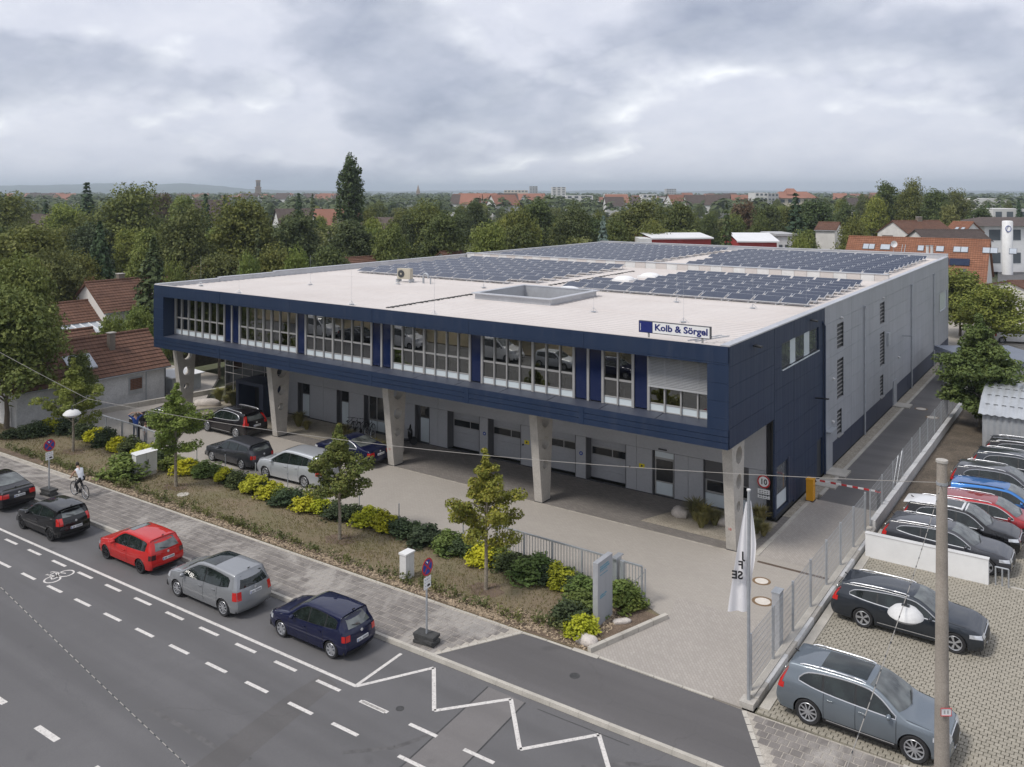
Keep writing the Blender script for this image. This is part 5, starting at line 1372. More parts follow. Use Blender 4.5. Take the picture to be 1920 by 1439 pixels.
def plan(L, W, xf, xr, nf=0.78, nr=0.86):
    h = W/2
    return [(xr, h*nr), (xr+0.12, h*(nr+0.06)), (xr+0.38, h*0.965), (xr+0.9, h*0.995), (0, h), (xf-1.0, h*0.995), (xf-0.5, h*0.955), (xf-0.22, h*0.89), (xf-0.06, h*(nf+0.03)), (xf, h*nf)]
def carp(L, W, Hh, wb, fo, R, **k):
    xf, xr = wb/2+fo, wb/2+fo-L; P = dict(L=L, W=W, H=Hh, wb=wb, R=R, plan=plan(L, W, xf, xr, k.get('nf', 0.80), k.get('nr', 0.90)))
    P.update(k); return P, xf, xr
def suv():
    P, xf, xr = carp(4.69, 1.90, 1.66, 2.865, 0.88, 0.375)
    P.update(top=[(xr, 1.50), (xr+0.12, 1.535), (xr+0.5, 1.60), (-0.5, 1.658), (0.1, 1.645), (0.42, 1.58), (0.72, 1.43), (1.20, 1.135), (1.32, 1.095), (1.75, 1.04), (xf-0.25, 0.955), (xf-0.08, 0.90), (xf, 0.84)],
        belt=[(xr, 1.10), (xr+0.5, 1.11), (-0.5, 1.055), (0.6, 1.015), (1.2, 0.99), (1.8, 0.935), (xf-0.15, 0.85), (xf, 0.78)],
        front=[(0.2, xf-0.10), (0.40, xf-0.02), (0.62, xf), (0.80, xf-0.05), (0.95, xf-0.14)], rear=[(0.2, xr+0.14), (0.42, xr+0.02), (0.60, xr), (0.85, xr+0.04), (1.05, xr+0.10), (1.25, xr+0.22), (1.48, xr+0.40), (1.66, xr+0.44)],
        tum=0.42, sill=0.27, dlo=dict(lo=[(-1.72, 1.22), (-1.2, 1.13), (-0.4, 1.075), (0.9, 1.035)], hi=[(-1.72, 1.24), (-1.5, 1.42), (-1.0, 1.50), (-0.3, 1.53), (0.2, 1.50), (0.55, 1.36), (0.92, 1.10), (1.0, 1.05)], x=(-1.70, 0.96), pillars=[-1.02, -0.12], doors=[-0.98, -0.10, 0.98]),
        ws=(1.20, 0.28), rw=(1.13, 1.50, 0.20, 0.16), hl=(0.74, 0.86, 0.42), tl=(0.86, 1.02, 0.22, 0.72), tall_tl=(1.02, 1.42), gr=(0.52, 0.80, 0.42), plate_z=0.80, bump=0.52, rails=True, railx=(-1.72, 0.12), spokes=10, sillstrip=True, cladding=True, chhandle=False, spoiler=True, badge=0.98)
    return P
def estate():
    P, xf, xr = carp(4.94, 1.88, 1.475, 2.941, 0.87, 0.345)
    P.update(top=[(xr, 1.32), (xr+0.15, 1.345), (xr+0.6, 1.41), (-0.7, 1.47), (0.0, 1.465), (0.30, 1.42), (0.60, 1.30), (1.15, 1.01), (1.27, 0.985), (1.75, 0.94), (xf-0.3, 0.86), (xf-0.08, 0.80), (xf, 0.74)],
        belt=[(xr, 0.97), (xr+0.5, 0.985), (-0.5, 0.94), (0.6, 0.915), (1.2, 0.90), (1.8, 0.85), (xf-0.15, 0.77), (xf, 0.70)],
        front=[(0.15, xf-0.12), (0.34, xf-0.02), (0.55, xf), (0.72, xf-0.05), (0.85, xf-0.14)], rear=[(0.15, xr+0.14), (0.38, xr+0.02), (0.55, xr), (0.80, xr+0.06), (1.0, xr+0.16), (1.15, xr+0.32), (1.33, xr+0.58), (1.47, xr+0.66)],
        tum=0.46, sill=0.22, dlo=dict(lo=[(-1.95, 1.08), (-1.3, 1.0), (-0.4, 0.955), (0.9, 0.93)], hi=[(-1.95, 1.10), (-1.75, 1.22), (-1.1, 1.305), (-0.3, 1.345), (0.15, 1.32), (0.5, 1.20), (0.86, 0.99), (0.95, 0.94)], x=(-1.93, 0.90), pillars=[-1.0, -0.10], doors=[-0.98, -0.08, 1.0]),
        ws=(1.15, 0.20), rw=(0.99, 1.30, 0.22, 0.18), hl=(0.63, 0.75, 0.42), tl=(0.76, 0.92, 0.24, 0.70), tall_tl=(0.92, 1.24), gr=(0.44, 0.70, 0.44), plate_z=0.72, bump=0.44, rails=True, railx=(-1.95, 0.02), spokes=5, sillstrip=True, spoiler=True, badge=0.88)
    return P
def hatch(L=3.92, W=1.66, Hh=1.47, wb=2.46, three=False, rd=0.0):
    k = Hh/1.47
    P, xf, xr = carp(L, W, Hh, wb, L*0.197, 0.30, nr=0.875-0.06*rd, nf=0.76-0.05*rd)
    P.update(top=[(xr, (1.36-0.05*rd)*k), (xr+0.12, (1.385-0.035*rd)*k), (xr+0.5, (1.43-0.01*rd)*k), (-0.5, 1.468*k), (0.05, 1.455*k), (0.28, 1.40*k), (0.52, 1.26*k), (0.94, 0.985*k), (1.04, 0.955*k), (1.35, 0.90*k), (xf-0.25, 0.80*k), (xf-0.07, 0.73*k), (xf, 0.67*k)],
        belt=[(xr, (0.95+0.10*rd)*k), (xr+0.5, (0.95+0.08*rd)*k), (-0.4, (0.91+0.03*rd)*k), (0.5, 0.88*k), (1.0, 0.86*k), (1.4, 0.80*k), (xf-0.15, 0.70*k), (xf, 0.63*k)],
        front=[(0.18, xf-0.10), (0.36, xf-0.01), (0.50, xf), (0.65, xf-0.05), (0.78, xf-0.14)], rear=[(0.18, xr+0.12), (0.38, xr+0.01), (0.52, xr), (0.62, xr+0.04), (0.85, xr+0.06), (0.98*k, xr+0.10+0.06*rd), (1.2*k, xr+0.24+0.14*rd), (1.36*k, xr+0.36+0.2*rd), (1.5*k, xr+0.42+0.22*rd)],
        tum=0.40+0.05*rd, sill=0.22, crown=0.08+0.03*rd, bulge=0.07+0.04*rd, dlo=dict(lo=[(xr+0.42, (0.99+0.13*rd)*k), (-0.4, (0.935+0.04*rd)*k), (0.8, 0.90*k)], hi=[(xr+0.42, (1.25-0.08*rd)*k), (xr+0.60, (1.31-0.03*rd)*k), (-0.4, 1.355*k), (0.0, 1.34*k), (0.35, 1.20*k), (0.66, 0.98*k), (0.75, 0.91*k)], x=(xr+0.46, 0.72), pillars=[-0.32] if three else [-0.95, -0.14], doors=[-0.34, 0.80] if three else [-0.90, -0.12, 0.80]),
        ws=(0.95, 0.14), rw=((0.98+0.06*rd)*k, (1.33-0.05*rd)*k, 0.15, 0.13), hl=(0.56*k, 0.70*k, 0.34), tl=(0.66*k, 0.86*k, 0.14, 0.74), gr=(0.52, 0.63, 0.35), plate_z=0.60, bump=0.36, spokes=8, ring=False, badge=0.86*k)
    return P
def mpv(L=4.44, W=1.79, Hh=1.63, wb=2.78):
    k = Hh/1.63
    P, xf, xr = carp(L, W, Hh, wb, 0.90, 0.325, nr=0.86, nf=0.74)
    P['bulge'] = 0.10; P['crown'] = 0.095
    P.update(top=[(xr, 1.50*k), (xr+0.15, 1.535*k), (xr+0.6, 1.595*k), (-0.5, 1.63*k), (0.0, 1.62*k), (0.30, 1.56*k), (0.7, 1.36*k), (1.22, 1.08*k), (1.32, 1.045*k), (1.7, 0.98*k), (xf-0.25, 0.86*k), (xf-0.07, 0.77*k), (xf, 0.70*k)],
        belt=[(xr, 1.06*k), (xr+0.5, 1.06*k), (-0.5, 1.0*k), (0.6, 0.94*k), (1.2, 0.91*k), (1.7, 0.86*k), (xf-0.15, 0.74*k), (xf, 0.66*k)],
        front=[(0.18, xf-0.12), (0.36, xf-0.01), (0.52, xf), (0.70, xf-0.06), (0.84, xf-0.16)], rear=[(0.18, xr+0.14), (0.38, xr+0.01), (0.56, xr), (0.80, xr+0.05), (1.0*k, xr+0.09), (1.25*k, xr+0.18), (1.50*k, xr+0.30), (1.66*k, xr+0.35)],
        tum=0.36, sill=0.22, dlo=dict(lo=[(xr+0.42, 1.16*k), (-1.2, 1.07*k), (-0.4, 1.02*k), (1.2, 0.94*k)], hi=[(xr+0.42, 1.26*k), (xr+0.62, 1.42*k), (-0.4, 1.49*k), (0.1, 1.47*k), (0.5, 1.32*k), (0.9, 1.10*k), (1.15, 0.96*k)], x=(xr+0.52, 1.08), pillars=[-1.25, -0.28, 0.62] if L > 4.6 else [-0.28, 0.64], doors=[-1.05, -0.26, 0.98]),
        ws=(1.22, 0.20), rw=(1.08*k, 1.46*k, 0.10, 0.12), hl=(0.66*k, 0.84*k, 0.46), tl=(0.70*k, 1.0*k, 0.22, 0.78), gr=(0.52, 0.63, 0.35), plate_z=0.86, bump=0.30, bump_black=False, spokes=9, ring=False, chhandle=True, dark_rw=True, badge=1.0)
    return P
def sedan():
    P, xf, xr = carp(4.60, 1.80, 1.43, 2.75, 0.82, 0.325, nr=0.88)
    P.update(top=[(xr, 0.96), (xr+0.1, 0.99), (xr+0.45, 1.02), (xr+0.62, 1.06), (-0.98, 1.30), (-0.6, 1.405), (-0.2, 1.43), (0.1, 1.415), (0.35, 1.34), (1.02, 0.98), (1.14, 0.95), (1.7, 0.88), (xf-0.25, 0.80), (xf-0.07, 0.73), (xf, 0.67)],
        belt=[(xr, 0.92), (xr+0.6, 0.955), (-0.5, 0.92), (0.5, 0.89), (1.1, 0.87), (1.7, 0.81), (xf-0.15, 0.70), (xf, 0.63)],
        front=[(0.18, xf-0.1), (0.36, xf-0.01), (0.52, xf), (0.66, xf-0.05), (0.8, xf-0.14)], rear=[(0.18, xr+0.12), (0.38, xr+0.01), (0.55, xr), (0.8, xr+0.05), (0.98, xr+0.08)],
        tum=0.42, sill=0.22, dlo=dict(lo=[(-1.35, 1.0), (-0.4, 0.945), (0.9, 0.91)], hi=[(-1.35, 1.02), (-1.0, 1.20), (-0.5, 1.30), (0.0, 1.32), (0.35, 1.20), (0.85, 0.93)], x=(-1.33, 0.82), pillars=[-0.14], doors=[-0.90, -0.12, 0.92]),
        ws=(1.02, 0.14), rw=(0.9, 0.95, 0.2, 0.2), notch=(-1.62, -0.72), hl=(0.58, 0.70, 0.4), tl=(0.68, 0.88, 0.2, 0.62), gr=(0.48, 0.64, 0.40), plate_z=0.72, bump=0.36, spokes=5, badge=0.86)
    return P
# ---- parked along the kerb, heading left (-X); origin is mid-wheelbase
def street(P, fx, rx_, ynear): return ((fx+rx_)/2, ynear + P['W']/2 - 0.08, ZRD)
h_f = hatch(3.95, 1.70, 1.47, 2.48, True, 1.0); h_f['tl'] = (0.74, 1.04, 0.20, 0.80)
make_car(h_f, P_black, 'parked_car', 'black three-door hatchback with black wheels at the kerb behind the red car', street(h_f, -41.49, -39.01, 19.50), pi+0.016, rim='dark', chrome=False, group='cars parked along the kerb')
h_g = hatch(4.02, 1.69, 1.43, 2.48, True)
make_car(h_g, P_red, 'parked_car', 'old red three-door hatchback with grey sunroof and dark tail lights at the kerb', street(h_g, -35.18, -32.68, 19.98), pi+0.016, rim='dark', chrome=False, group='cars parked along the kerb', tail=C_smoke, sun=(0.10, -0.22, 0.42, C_screen))
h_v = mpv(4.44, 1.80, 1.62, 2.78)
make_car(h_v, P_silver, 'parked_car', 'silver grey compact people carrier with black glass roof at the kerb', street(h_v, -29.64, -26.88, 19.72), pi+0.016, chrome=False, group='cars parked along the kerb', sun=(0.12, -0.62, 0.58, C_glass))
h_p = hatch(3.90, 1.65, 1.47, 2.46, False, 0.45)
make_car(h_p, P_navy, 'parked_car', 'dark navy five-door hatchback with silver wheel covers at the kerb', street(h_p, -23.95, -21.47, 20.02), pi+0.016, rim='cover', chrome=False, group='cars parked along the kerb')
h_s = sedan()
make_car(h_s, P_plum, 'parked_car', 'dark saloon cut off by the left edge of the picture at the kerb', (-46.55, 20.55, ZRD), pi+0.016, group='cars parked along the kerb')
# ---- car lot, heading right (+X)
S_, E_ = suv(), estate()
make_car(S_, P_slate, 'lot_car', 'blue grey estate-type off-roader with glass sunroof in the near lot', (-5.78, 25.40+0.87, 0), -0.02, group='cars in the sales lot', sun=(0.12, -1.15, 0.50, C_glass), plate=False)
make_car(E_, P_anth, 'lot_car', 'long anthracite estate car with chrome sill behind the blue grey one', (-5.75, 32.2+0.86, 0), -0.01, group='cars in the sales lot', plate=False)
yl = [40.35, 42.1, 44.75, 47.3, 49.9, 52.75, 56.0]
E2 = dict(E_)
make_car(E_, P_grey, 'lot_car', 'dark grey estate car parked just behind the white wall', (-5.55, 40.35, 0), -0.02, group='cars in the sales lot', plate=False)
small = suv()
make_car(small, P_black, 'lot_car', 'black off-roader with white roof in the sales row', (-5.39, 42.6, 0), -0.01, group='cars in the sales lot', roof=P_white, sun=(0.05, -0.75, 0.45, C_glass), rails=False, plate=False)
make_car(E_, P_bred, 'lot_car', 'metallic red estate car in the sales row', (-4.4, 44.85, 0), 0.0, group='cars in the sales lot', plate=False)
make_car(E_, P_blue, 'lot_car', 'bright blue estate car in the sales row', (-4.11, 47.25, 0), 0.0, group='cars in the sales lot', chrome=False, plate=False)
make_car(S_, P_grey, 'lot_car', 'grey off-roader with chrome roof rails between the blue and the black car', (-4.37, 49.6, 0), 0.0, group='cars in the sales lot', plate=False)
make_car(S_, P_anth, 'lot_car', 'large black off-roader with chrome window line in the sales row', (-3.81, 52.8, 0), 0.0, group='cars in the sales lot', plate=False)
make_car(S_, P_black, 'lot_car', 'black off-roader in front of the corrugated shed, last of the row', (-3.49, 55.6, 0), 0.0, group='cars in the sales lot', plate=False)
# ---- forecourt
q7 = suv(); q7.update(); 
make_car(suv(), P_plum, 'forecourt_car', 'large black off-roader parked by the entrance porch', (-46.6, 34.95, 0), pi+0.02, group='cars on the forecourt', rails=True)
make_car(hatch(4.4, 1.78, 1.45, 2.65, False, 0.9), P_grey, 'forecourt_car', 'dark grey hatchback behind the hedge, left of the silver van', (-41.2, 31.3, 0), pi+0.01, group='cars on the forecourt', chrome=False)
make_car(mpv(4.85, 1.90, 1.72, 2.92), P_light, 'forecourt_car', 'light silver large people carrier behind the hedge', (-36.2, 31.30, 0), pi+0.06, group='cars on the forecourt', chrome=False)
make_car(sedan(), P_navy, 'forecourt_car', 'dark blue saloon half hidden behind a young tree by the column', (-36.3, 35.35, 0), pi+0.02, group='cars on the forecourt')
make_car(sedan(), P_black, 'forecourt_car', 'black saloon almost hidden by the young tree, left of the off-roader', (-51.2, 33.0, 0), pi+0.3, group='cars on the forecourt')
# ================================================================ vegetation
def leaf_mat(name, dark, light, hue=None, trans=0.22):
    """leaves: colour differs clump by clump and tree by tree"""
    t = NT(name); v = t.coord('obj')
    oi = t.n.new('ShaderNodeObjectInfo')
    n1 = t.noise(v, 0.9, 3, 0.6); n2 = t.noise(v, 7.0, 2, 0.7)
    c = t.mix(t.ramp(n1, [(0.34, 0.0), (0.68, 1.0)]), dark, light)
    c = t.mix(t.ramp(n2, [(0.55, 0.0), (0.75, 0.5)]), c, hue or scale_c(light, 1.35))
    k = t.ramp(oi.outputs['Random'], [(0.0, (0.78, 0.84, 0.90)), (0.25, (1.05, 1.02, 0.92)), (0.5, (0.88, 1.0, 0.92)), (0.75, (1.30, 1.20, 0.85)), (1.0, (1.10, 1.18, 0.95))])
    c = t.mix(1.0, c, k, 'MULTIPLY')
    t.set('Base Color', c); t.set('Roughness', 0.65); t.b.inputs['Specular IOR Level'].default_value = 0.25
    tr = t.n.new('ShaderNodeBsdfTranslucent'); t.l.new(c, tr.inputs[0])
    mx = t.n.new('ShaderNodeMixShader'); mx.inputs[0].default_value = trans
    t.l.new(t.b.outputs[0], mx.inputs[1]); t.l.new(tr.outputs[0], mx.inputs[2]); t.l.new(mx.outputs[0], t.out.inputs['Surface'])
    return t.mat
V_maple = leaf_mat('maple_leaves', (0.127, 0.156, 0.040), (0.262, 0.274, 0.063), (0.468, 0.292, 0.089))
V_broad = leaf_mat('broad_leaves', (0.082, 0.105, 0.039), (0.179, 0.190, 0.061), (0.250, 0.237, 0.080))
V_bright = leaf_mat('bright_leaves', (0.133, 0.168, 0.042), (0.265, 0.280, 0.073), (0.365, 0.352, 0.106))
V_dark = leaf_mat('dark_leaves', (0.057, 0.084, 0.039), (0.128, 0.156, 0.062), (0.187, 0.201, 0.082))
V_needle = leaf_mat('conifer_needles', (0.035, 0.066, 0.037), (0.084, 0.127, 0.061), (0.122, 0.164, 0.074), 0.08)
V_yew = leaf_mat('yew_needles', (0.052, 0.077, 0.034), (0.121, 0.139, 0.052), (0.187, 0.179, 0.071), 0.08)
V_blue = leaf_mat('blue_spruce_needles', (0.117, 0.160, 0.167), (0.235, 0.293, 0.293), (0.332, 0.391, 0.382), 0.05)
V_birch = leaf_mat('pale_birch_leaves', (0.143, 0.160, 0.057), (0.267, 0.276, 0.110), (0.356, 0.339, 0.160))
V_copper = leaf_mat('copper_leaves', (0.090, 0.061, 0.049), (0.152, 0.107, 0.081), (0.197, 0.143, 0.107))
V_shrub = leaf_mat('dark_shrub_leaves', (0.045, 0.066, 0.034), (0.098, 0.125, 0.060), (0.145, 0.170, 0.085))
V_olive = leaf_mat('olive_shrub_leaves', (0.107, 0.152, 0.046), (0.205, 0.250, 0.071), (0.276, 0.294, 0.098))
V_yellow = leaf_mat('yellow_shrub_leaves', (0.34, 0.34, 0.024), (0.60, 0.57, 0.045), (0.70, 0.66, 0.11))
V_grassy = leaf_mat('ornamental_grass', (0.20, 0.19, 0.075), (0.36, 0.31, 0.14), (0.46, 0.38, 0.19))
m_bark = M('bark', (0.130, 0.105, 0.080), 0.9, var=0.3, scale=4, fine=0.3, fscale=18, kind='obj')
m_bark_pale = M('young_bark', (0.26, 0.225, 0.175), 0.9, var=0.25, scale=5, fine=0.2, fscale=20, kind='obj')

def quads_mesh(name, V, mat):
    n = len(V); me = bpy.data.meshes.new(name); me.vertices.add(4*n); me.vertices.foreach_set('co', V.reshape(-1).astype(np.float32))
    me.loops.add(4*n); me.loops.foreach_set('vertex_index', np.arange(4*n, dtype=np.int32)); me.polygons.add(n)
    me.polygons.foreach_set('loop_start', (np.arange(n)*4).astype(np.int32)); me.polygons.foreach_set('loop_total', np.full(n, 4, np.int32))
    me.update(calc_edges=True); me.materials.append(mat); return me
def leaves(P, out, size, rg, up=0.45, spread=0.75, long=1.35):
    """leaf quads at P; 'out' is the outward direction of each"""
    n = len(P); nr = out*0.55 + np.array([0, 0, up]) + rg.normal(0, spread*0.6, (n, 3)); nr /= np.linalg.norm(nr, axis=1)[:, None]+1e-9
    r = rg.normal(0, 1, (n, 3)); u = np.cross(nr, r); u /= np.linalg.norm(u, axis=1)[:, None]+1e-9; w = np.cross(nr, u)
    s = (size*rg.uniform(0.6, 1.25, n))[:, None]; dr = nr*s*0.18
    return np.stack([P-u*s*0.5*long, P+w*s*0.42+dr, P+u*s*0.5*long, P-w*s*0.42+dr], 1)
def ball_pts(n, rg):
    d = rg.normal(0, 1, (n, 3)); d /= np.linalg.norm(d, axis=1)[:, None]; return d
def crown_clumps(C, rc, per, size, rg, flat=0.8, top=0.25):
    Ps, Os = [], []
    for c, r in zip(C, rc):
        k = max(4, int(per*rg.uniform(0.7, 1.3))); d = ball_pts(k, rg); d[:, 2] = np.where(d[:, 2] < -0.3, d[:, 2]*0.4, d[:, 2])
        rad = r*rg.uniform(0.45, 1.0, k)**0.6; p = d*rad[:, None]*np.array([1, 1, flat])
        Ps.append(c+p); Os.append(d)
    P, O = np.concatenate(Ps), np.concatenate(Os)
    return leaves(P, O, size, rg)
def limb_path(p, q, rg, k=5, sag=0.15):
    p, q = np.array(p, float), np.array(q, float); out = []
    for i in range(k+1):
        t = i/k; o = p+(q-p)*t; o = o+rg.normal(0, 1, 3)*np.linalg.norm(q-p)*0.03*sin(pi*t); o[2] += sag*np.linalg.norm(q-p)*sin(pi*t)*0.5; out.append(tuple(o))
    return out
def broad_tree(name, h, w, trunk_h, leaf, bark, seed, size=0.42, nclump=110, per=52, lobes=9, egg=0.55, rcl=0.17, tr=0.035, inner=True, open_=0.0):
    """crown of leaf clumps hung on several lobes; returns (trunk mesh, crown mesh)"""
    rg = np.random.default_rng(seed); ch = h-trunk_h; C = []
    L = []
    for i in range(lobes):
        a = 2*pi*i/lobes*1.618*2 + rg.uniform(-.4, .4); t = (i+0.5)/lobes; zz = trunk_h + ch*(0.16+0.68*t)
        prof = sin(pi*min(1, max(0.05, (0.16+0.68*t)**egg)))**0.8
        rr = w/2*prof*rg.uniform(0.35, 0.62); L.append((np.array([cos(a)*rr, sin(a)*rr, zz]), w*rg.uniform(0.20, 0.30)*(0.65+0.5*prof)))
    L.append((np.array([0, 0, h-ch*0.22]), w*0.22)); L.append((np.array([0, 0, trunk_h+ch*0.45]), w*0.30))
    wts = np.array([l[1]**2 for l in L]); wts /= wts.sum()
    for i in range(nclump):
        c, r = L[rg.choice(len(L), p=wts)]; d = ball_pts(1, rg)[0]; d[2] = abs(d[2])*rg.choice([1, 1, 1, -0.6])
        f = r*rg.uniform(0.72, 1.08); p = c+d*f*np.array([1, 1, 0.85])
        if p[2] > h*1.02: p[2] = h*rg.uniform(0.94, 1.0)
        if p[2] < trunk_h*0.8: p[2] = trunk_h*rg.uniform(0.9, 1.3)
        C.append(p)
    V = crown_clumps(C, [w*rcl*rg.uniform(0.6, 1.15) for _ in C], per, size, rg)
    if inner:
        n2 = nclump*4; cc = np.array(C)[rg.choice(len(C), n2)]*np.array([0.62, 0.62, 0.9])+np.array([0, 0, trunk_h*0.08]); V = np.concatenate([V, leaves(cc+rg.normal(0, w*0.05, cc.shape), ball_pts(n2, rg), size*1.7, rg)])
    tb = MB(); r0 = h*tr*0.5
    tp = [(0, 0, -0.1), (rg.normal(0, .02)*h, rg.normal(0, .02)*h, trunk_h*0.6), (0, 0, trunk_h), (rg.normal(0, .03)*w, rg.normal(0, .03)*w, trunk_h+ch*0.4), (0, 0, trunk_h+ch*0.75)]
    tb.tube(tp, [r0*1.25, r0, r0*0.8, r0*0.45, r0*0.12], 8)
    for c, r in L:
        zb = trunk_h*0.75 + (c[2]-trunk_h)*0.35; zb = max(trunk_h*0.7, zb)
        pt = limb_path((0, 0, zb), c, rg); tb.tube(pt, [r0*0.42*(1-0.85*i/5) for i in range(6)], 5)
    return tb.mesh(name+'_trunk', bark, 60), quads_mesh(name+'_crown', V, leaf)
def conifer(name, h, w, leaf, seed, size=0.5, droop=0.25, layers=22, clear=0.06, per=16, irregular=0.25):
    rg = np.random.default_rng(seed); Ps, Os = [], []
    tb = MB(); tb.tube([(0, 0, -0.1), (0, 0, h*0.5), (0, 0, h*0.97)], [h*0.016, h*0.010, 0.02], 7)
    for i in range(layers):
        t = i/(layers-1); z = h*(clear+(0.98-clear)*t); R = w/2*(1-t)**0.85*rg.uniform(1-irregular, 1.05)+0.12
        nb = max(4, int(9*(1-t)+4)); a0 = rg.uniform(0, 6.28)
        for b in range(nb):
            a = a0+2*pi*b/nb+rg.uniform(-.2, .2); Rb = R*rg.uniform(0.72, 1.08); k = max(3, int(per*(0.35+(1-t))))
            s_ = rg.uniform(0.12, 1.0, k)**0.7; lat = rg.normal(0, 1, k)*0.13*Rb*(1.15-s_*0.7)
            x = cos(a)*Rb*s_-sin(a)*lat; y = sin(a)*Rb*s_+cos(a)*lat; zz = z-droop*Rb*s_**1.6+rg.normal(0, 0.05*h/10, k)
            Ps.append(np.stack([x, y, zz], 1)); Os.append(np.stack([np.full(k, cos(a)), np.full(k, sin(a)), np.full(k, 0.5)], 1))
            if t < 0.8 and b % 2 == 0: tb.tube([(0, 0, z), (cos(a)*Rb*0.9, sin(a)*Rb*0.9, z-droop*Rb*0.8)], [h*0.004, 0.01], 4)
    V = leaves(np.concatenate(Ps), np.concatenate(Os), size, rg, up=0.35, spread=0.55, long=1.7)
    return tb.mesh(name+'_trunk', m_bark, 60), quads_mesh(name+'_crown', V, leaf)
def poplar_mesh(name, h, w, leaf, seed):
    rg = np.random.default_rng(seed); C, rc = [], []; tb = MB()
    stems = [(-w*0.16, 0, 1.0), (w*0.26, w*0.1, 0.95), (-w*0.2, w*0.2, 0.9), (0.05*w, -w*0.2, 0.86), (w*0.1, w*0.2, 0.9)]
    for sx, sy, sh in stems:
        tb.tube([(0, 0, -0.1), (sx*0.6, sy*0.6, h*0.25), (sx, sy, h*sh*0.95)], [0.35, 0.22, 0.03], 6)
        for i in range(75):
            t = rg.uniform(0.10, 1.0); z = h*sh*t; R = w*0.26*interp([(0.1, 0.75), (0.3, 1.0), (0.72, 1.0), (0.9, 0.72), (1.0, 0.25)], t)+0.12; a = rg.uniform(0, 6.28)
            C.append(np.array([sx*min(1, t*1.5)+cos(a)*R*0.8, sy*min(1, t*1.5)+sin(a)*R*0.8, z])); rc.append(w*0.12*rg.uniform(0.7, 1.2))
    V = crown_clumps(C, rc, 34, 0.42, rg, flat=1.7)
    return tb.mesh(name+'_trunk', m_bark, 60), quads_mesh(name+'_crown', V, leaf)
def shrub_mesh(name, w, d, h, leaf, seed, size=0.10, n=1700, spiky=0.0):
    rg = np.random.default_rng(seed); C = []
    for i in range(46):
        q = ball_pts(1, rg)[0]; q[2] = abs(q[2]); f = rg.uniform(0.55, 0.98)
        C.append(np.array([q[0]*w/2*f, q[1]*d/2*f, 0.10+q[2]*(h-0.15)*f*rg.uniform(0.8, 1.12)]))
    V = crown_clumps(C, [min(w, d, h)*0.20*rg.uniform(0.7, 1.2) for _ in C], n/46, size, rg, flat=1.1)
    V2 = leaves(np.array(C)[rg.choice(46, 160)]*np.array([.6, .6, .7]), ball_pts(160, rg), size*2.2, rg); V = np.concatenate([V, V2])
    tb = MB()
    for i in range(10):
        c = C[i*4]; tb.tube([(c[0]*0.2, c[1]*0.2, -0.03), (c[0]*0.6, c[1]*0.6, c[2]*0.55), tuple(c*np.array([.95, .95, 1.0]))], [0.018, 0.012, 0.004], 4)
    return tb.mesh(name+'_stems', m_bark, None), quads_mesh(name+'_foliage', V, leaf)
def plant(name, me, label, cat, loc, scale=1.0, rz=0.0, group=None, parts=('trunk', 'crown')):
    t = thing(name, label, cat, group, loc, rz); t.scale = (scale,)*3 if isinstance(scale, (int, float)) else scale
    link(parts[0], me[0], t); link(parts[1], me[1], t); return t
# ---- young maples on the lawn
def young(name, h, w, seed, lf=V_maple, th=1.75, nc=64, per=185, size=0.090, rcs=1.0, limbs=17):
    rg = np.random.default_rng(seed); C, rc = [], []; tb = MB(); ch = h-th
    tb.tube([(0, 0, -0.05), (0.02, 0, th*0.7), (0.0, 0.03, th), (0.06, -0.03, th+ch*0.5), (0, 0, h*0.985)], [0.085, 0.07, 0.062, 0.035, 0.008], 8)
    for i in range(limbs):
        t = (i+0.5)/limbs; z = th*0.9+ch*0.86*t; a = i*2.4+rg.uniform(-.3, .3); R = w/2*interp([(0, 0.55), (0.12, 0.95), (0.30, 1.0), (0.5, 0.72), (0.7, 0.36), (1, 0.14)], t)*rg.uniform(0.72, 1.12)
        e = np.array([cos(a)*R, sin(a)*R, z+R*rg.uniform(0.35, 0.6)]); pt = limb_path((0, 0, z), e, rg); tb.tube(pt, [0.028*(1-0.8*k/5)+0.004 for k in range(6)], 5)
        for s_ in np.linspace(0.42, 1.0, 3 if t > 0.7 else 5):
            C.append(np.array([0, 0, z])+(e-np.array([0, 0, z]))*s_+rg.normal(0, 0.10*rcs, 3)); rc.append(0.39*rcs*rg.uniform(0.7, 1.15)*(1 if t < 0.7 else 0.62))
    for i in range(9): C.append(np.array([rg.normal(0, .05), rg.normal(0, .05), h*(0.72+0.033*i)])); rc.append((0.24-0.014*i)*rcs)
    V = crown_clumps(C, rc, per, size, rg, flat=0.8); return tb.mesh(name+'_trunk', m_bark_pale, 60), quads_mesh(name+'_crown', V, lf)
YA, YB, YC = young('maple_a', 5.5, 3.1, 1), young('maple_b', 5.2, 3.0, 2), young('maple_c', 4.7, 2.9, 3)
V_maple2 = leaf_mat('young_green_leaves', (0.142, 0.187, 0.043), (0.264, 0.294, 0.068), (0.373, 0.339, 0.099))
YD = young('maple_d', 5.2, 3.0, 4, V_maple2)
plant('young_maple', YA, 'young maple with loose reddish green crown by the white utility box', 'tree', (-19.98, 26.75, 0.02), 1.0, 0.3, 'young trees on the lawn')
plant('young_maple', YB, 'young maple in front of the dark blue saloon, third from the right end', 'tree', (-28.2, 26.84, 0.02), 1.0, 2.0, 'young trees on the lawn')
plant('young_maple', YD, 'young green maple beside the grey cabinet', 'tree', (-40.3, 26.68, 0.02), 1.05, 4.1, 'young trees on the lawn')
plant('young_maple', young('maple_e', 5.6, 3.6, 8, V_maple2, 1.6), 'young green maple at the left behind the hanging lamp', 'tree', (-50.78, 26.75, 0.02), 1.0, 1.0, 'young trees on the lawn')
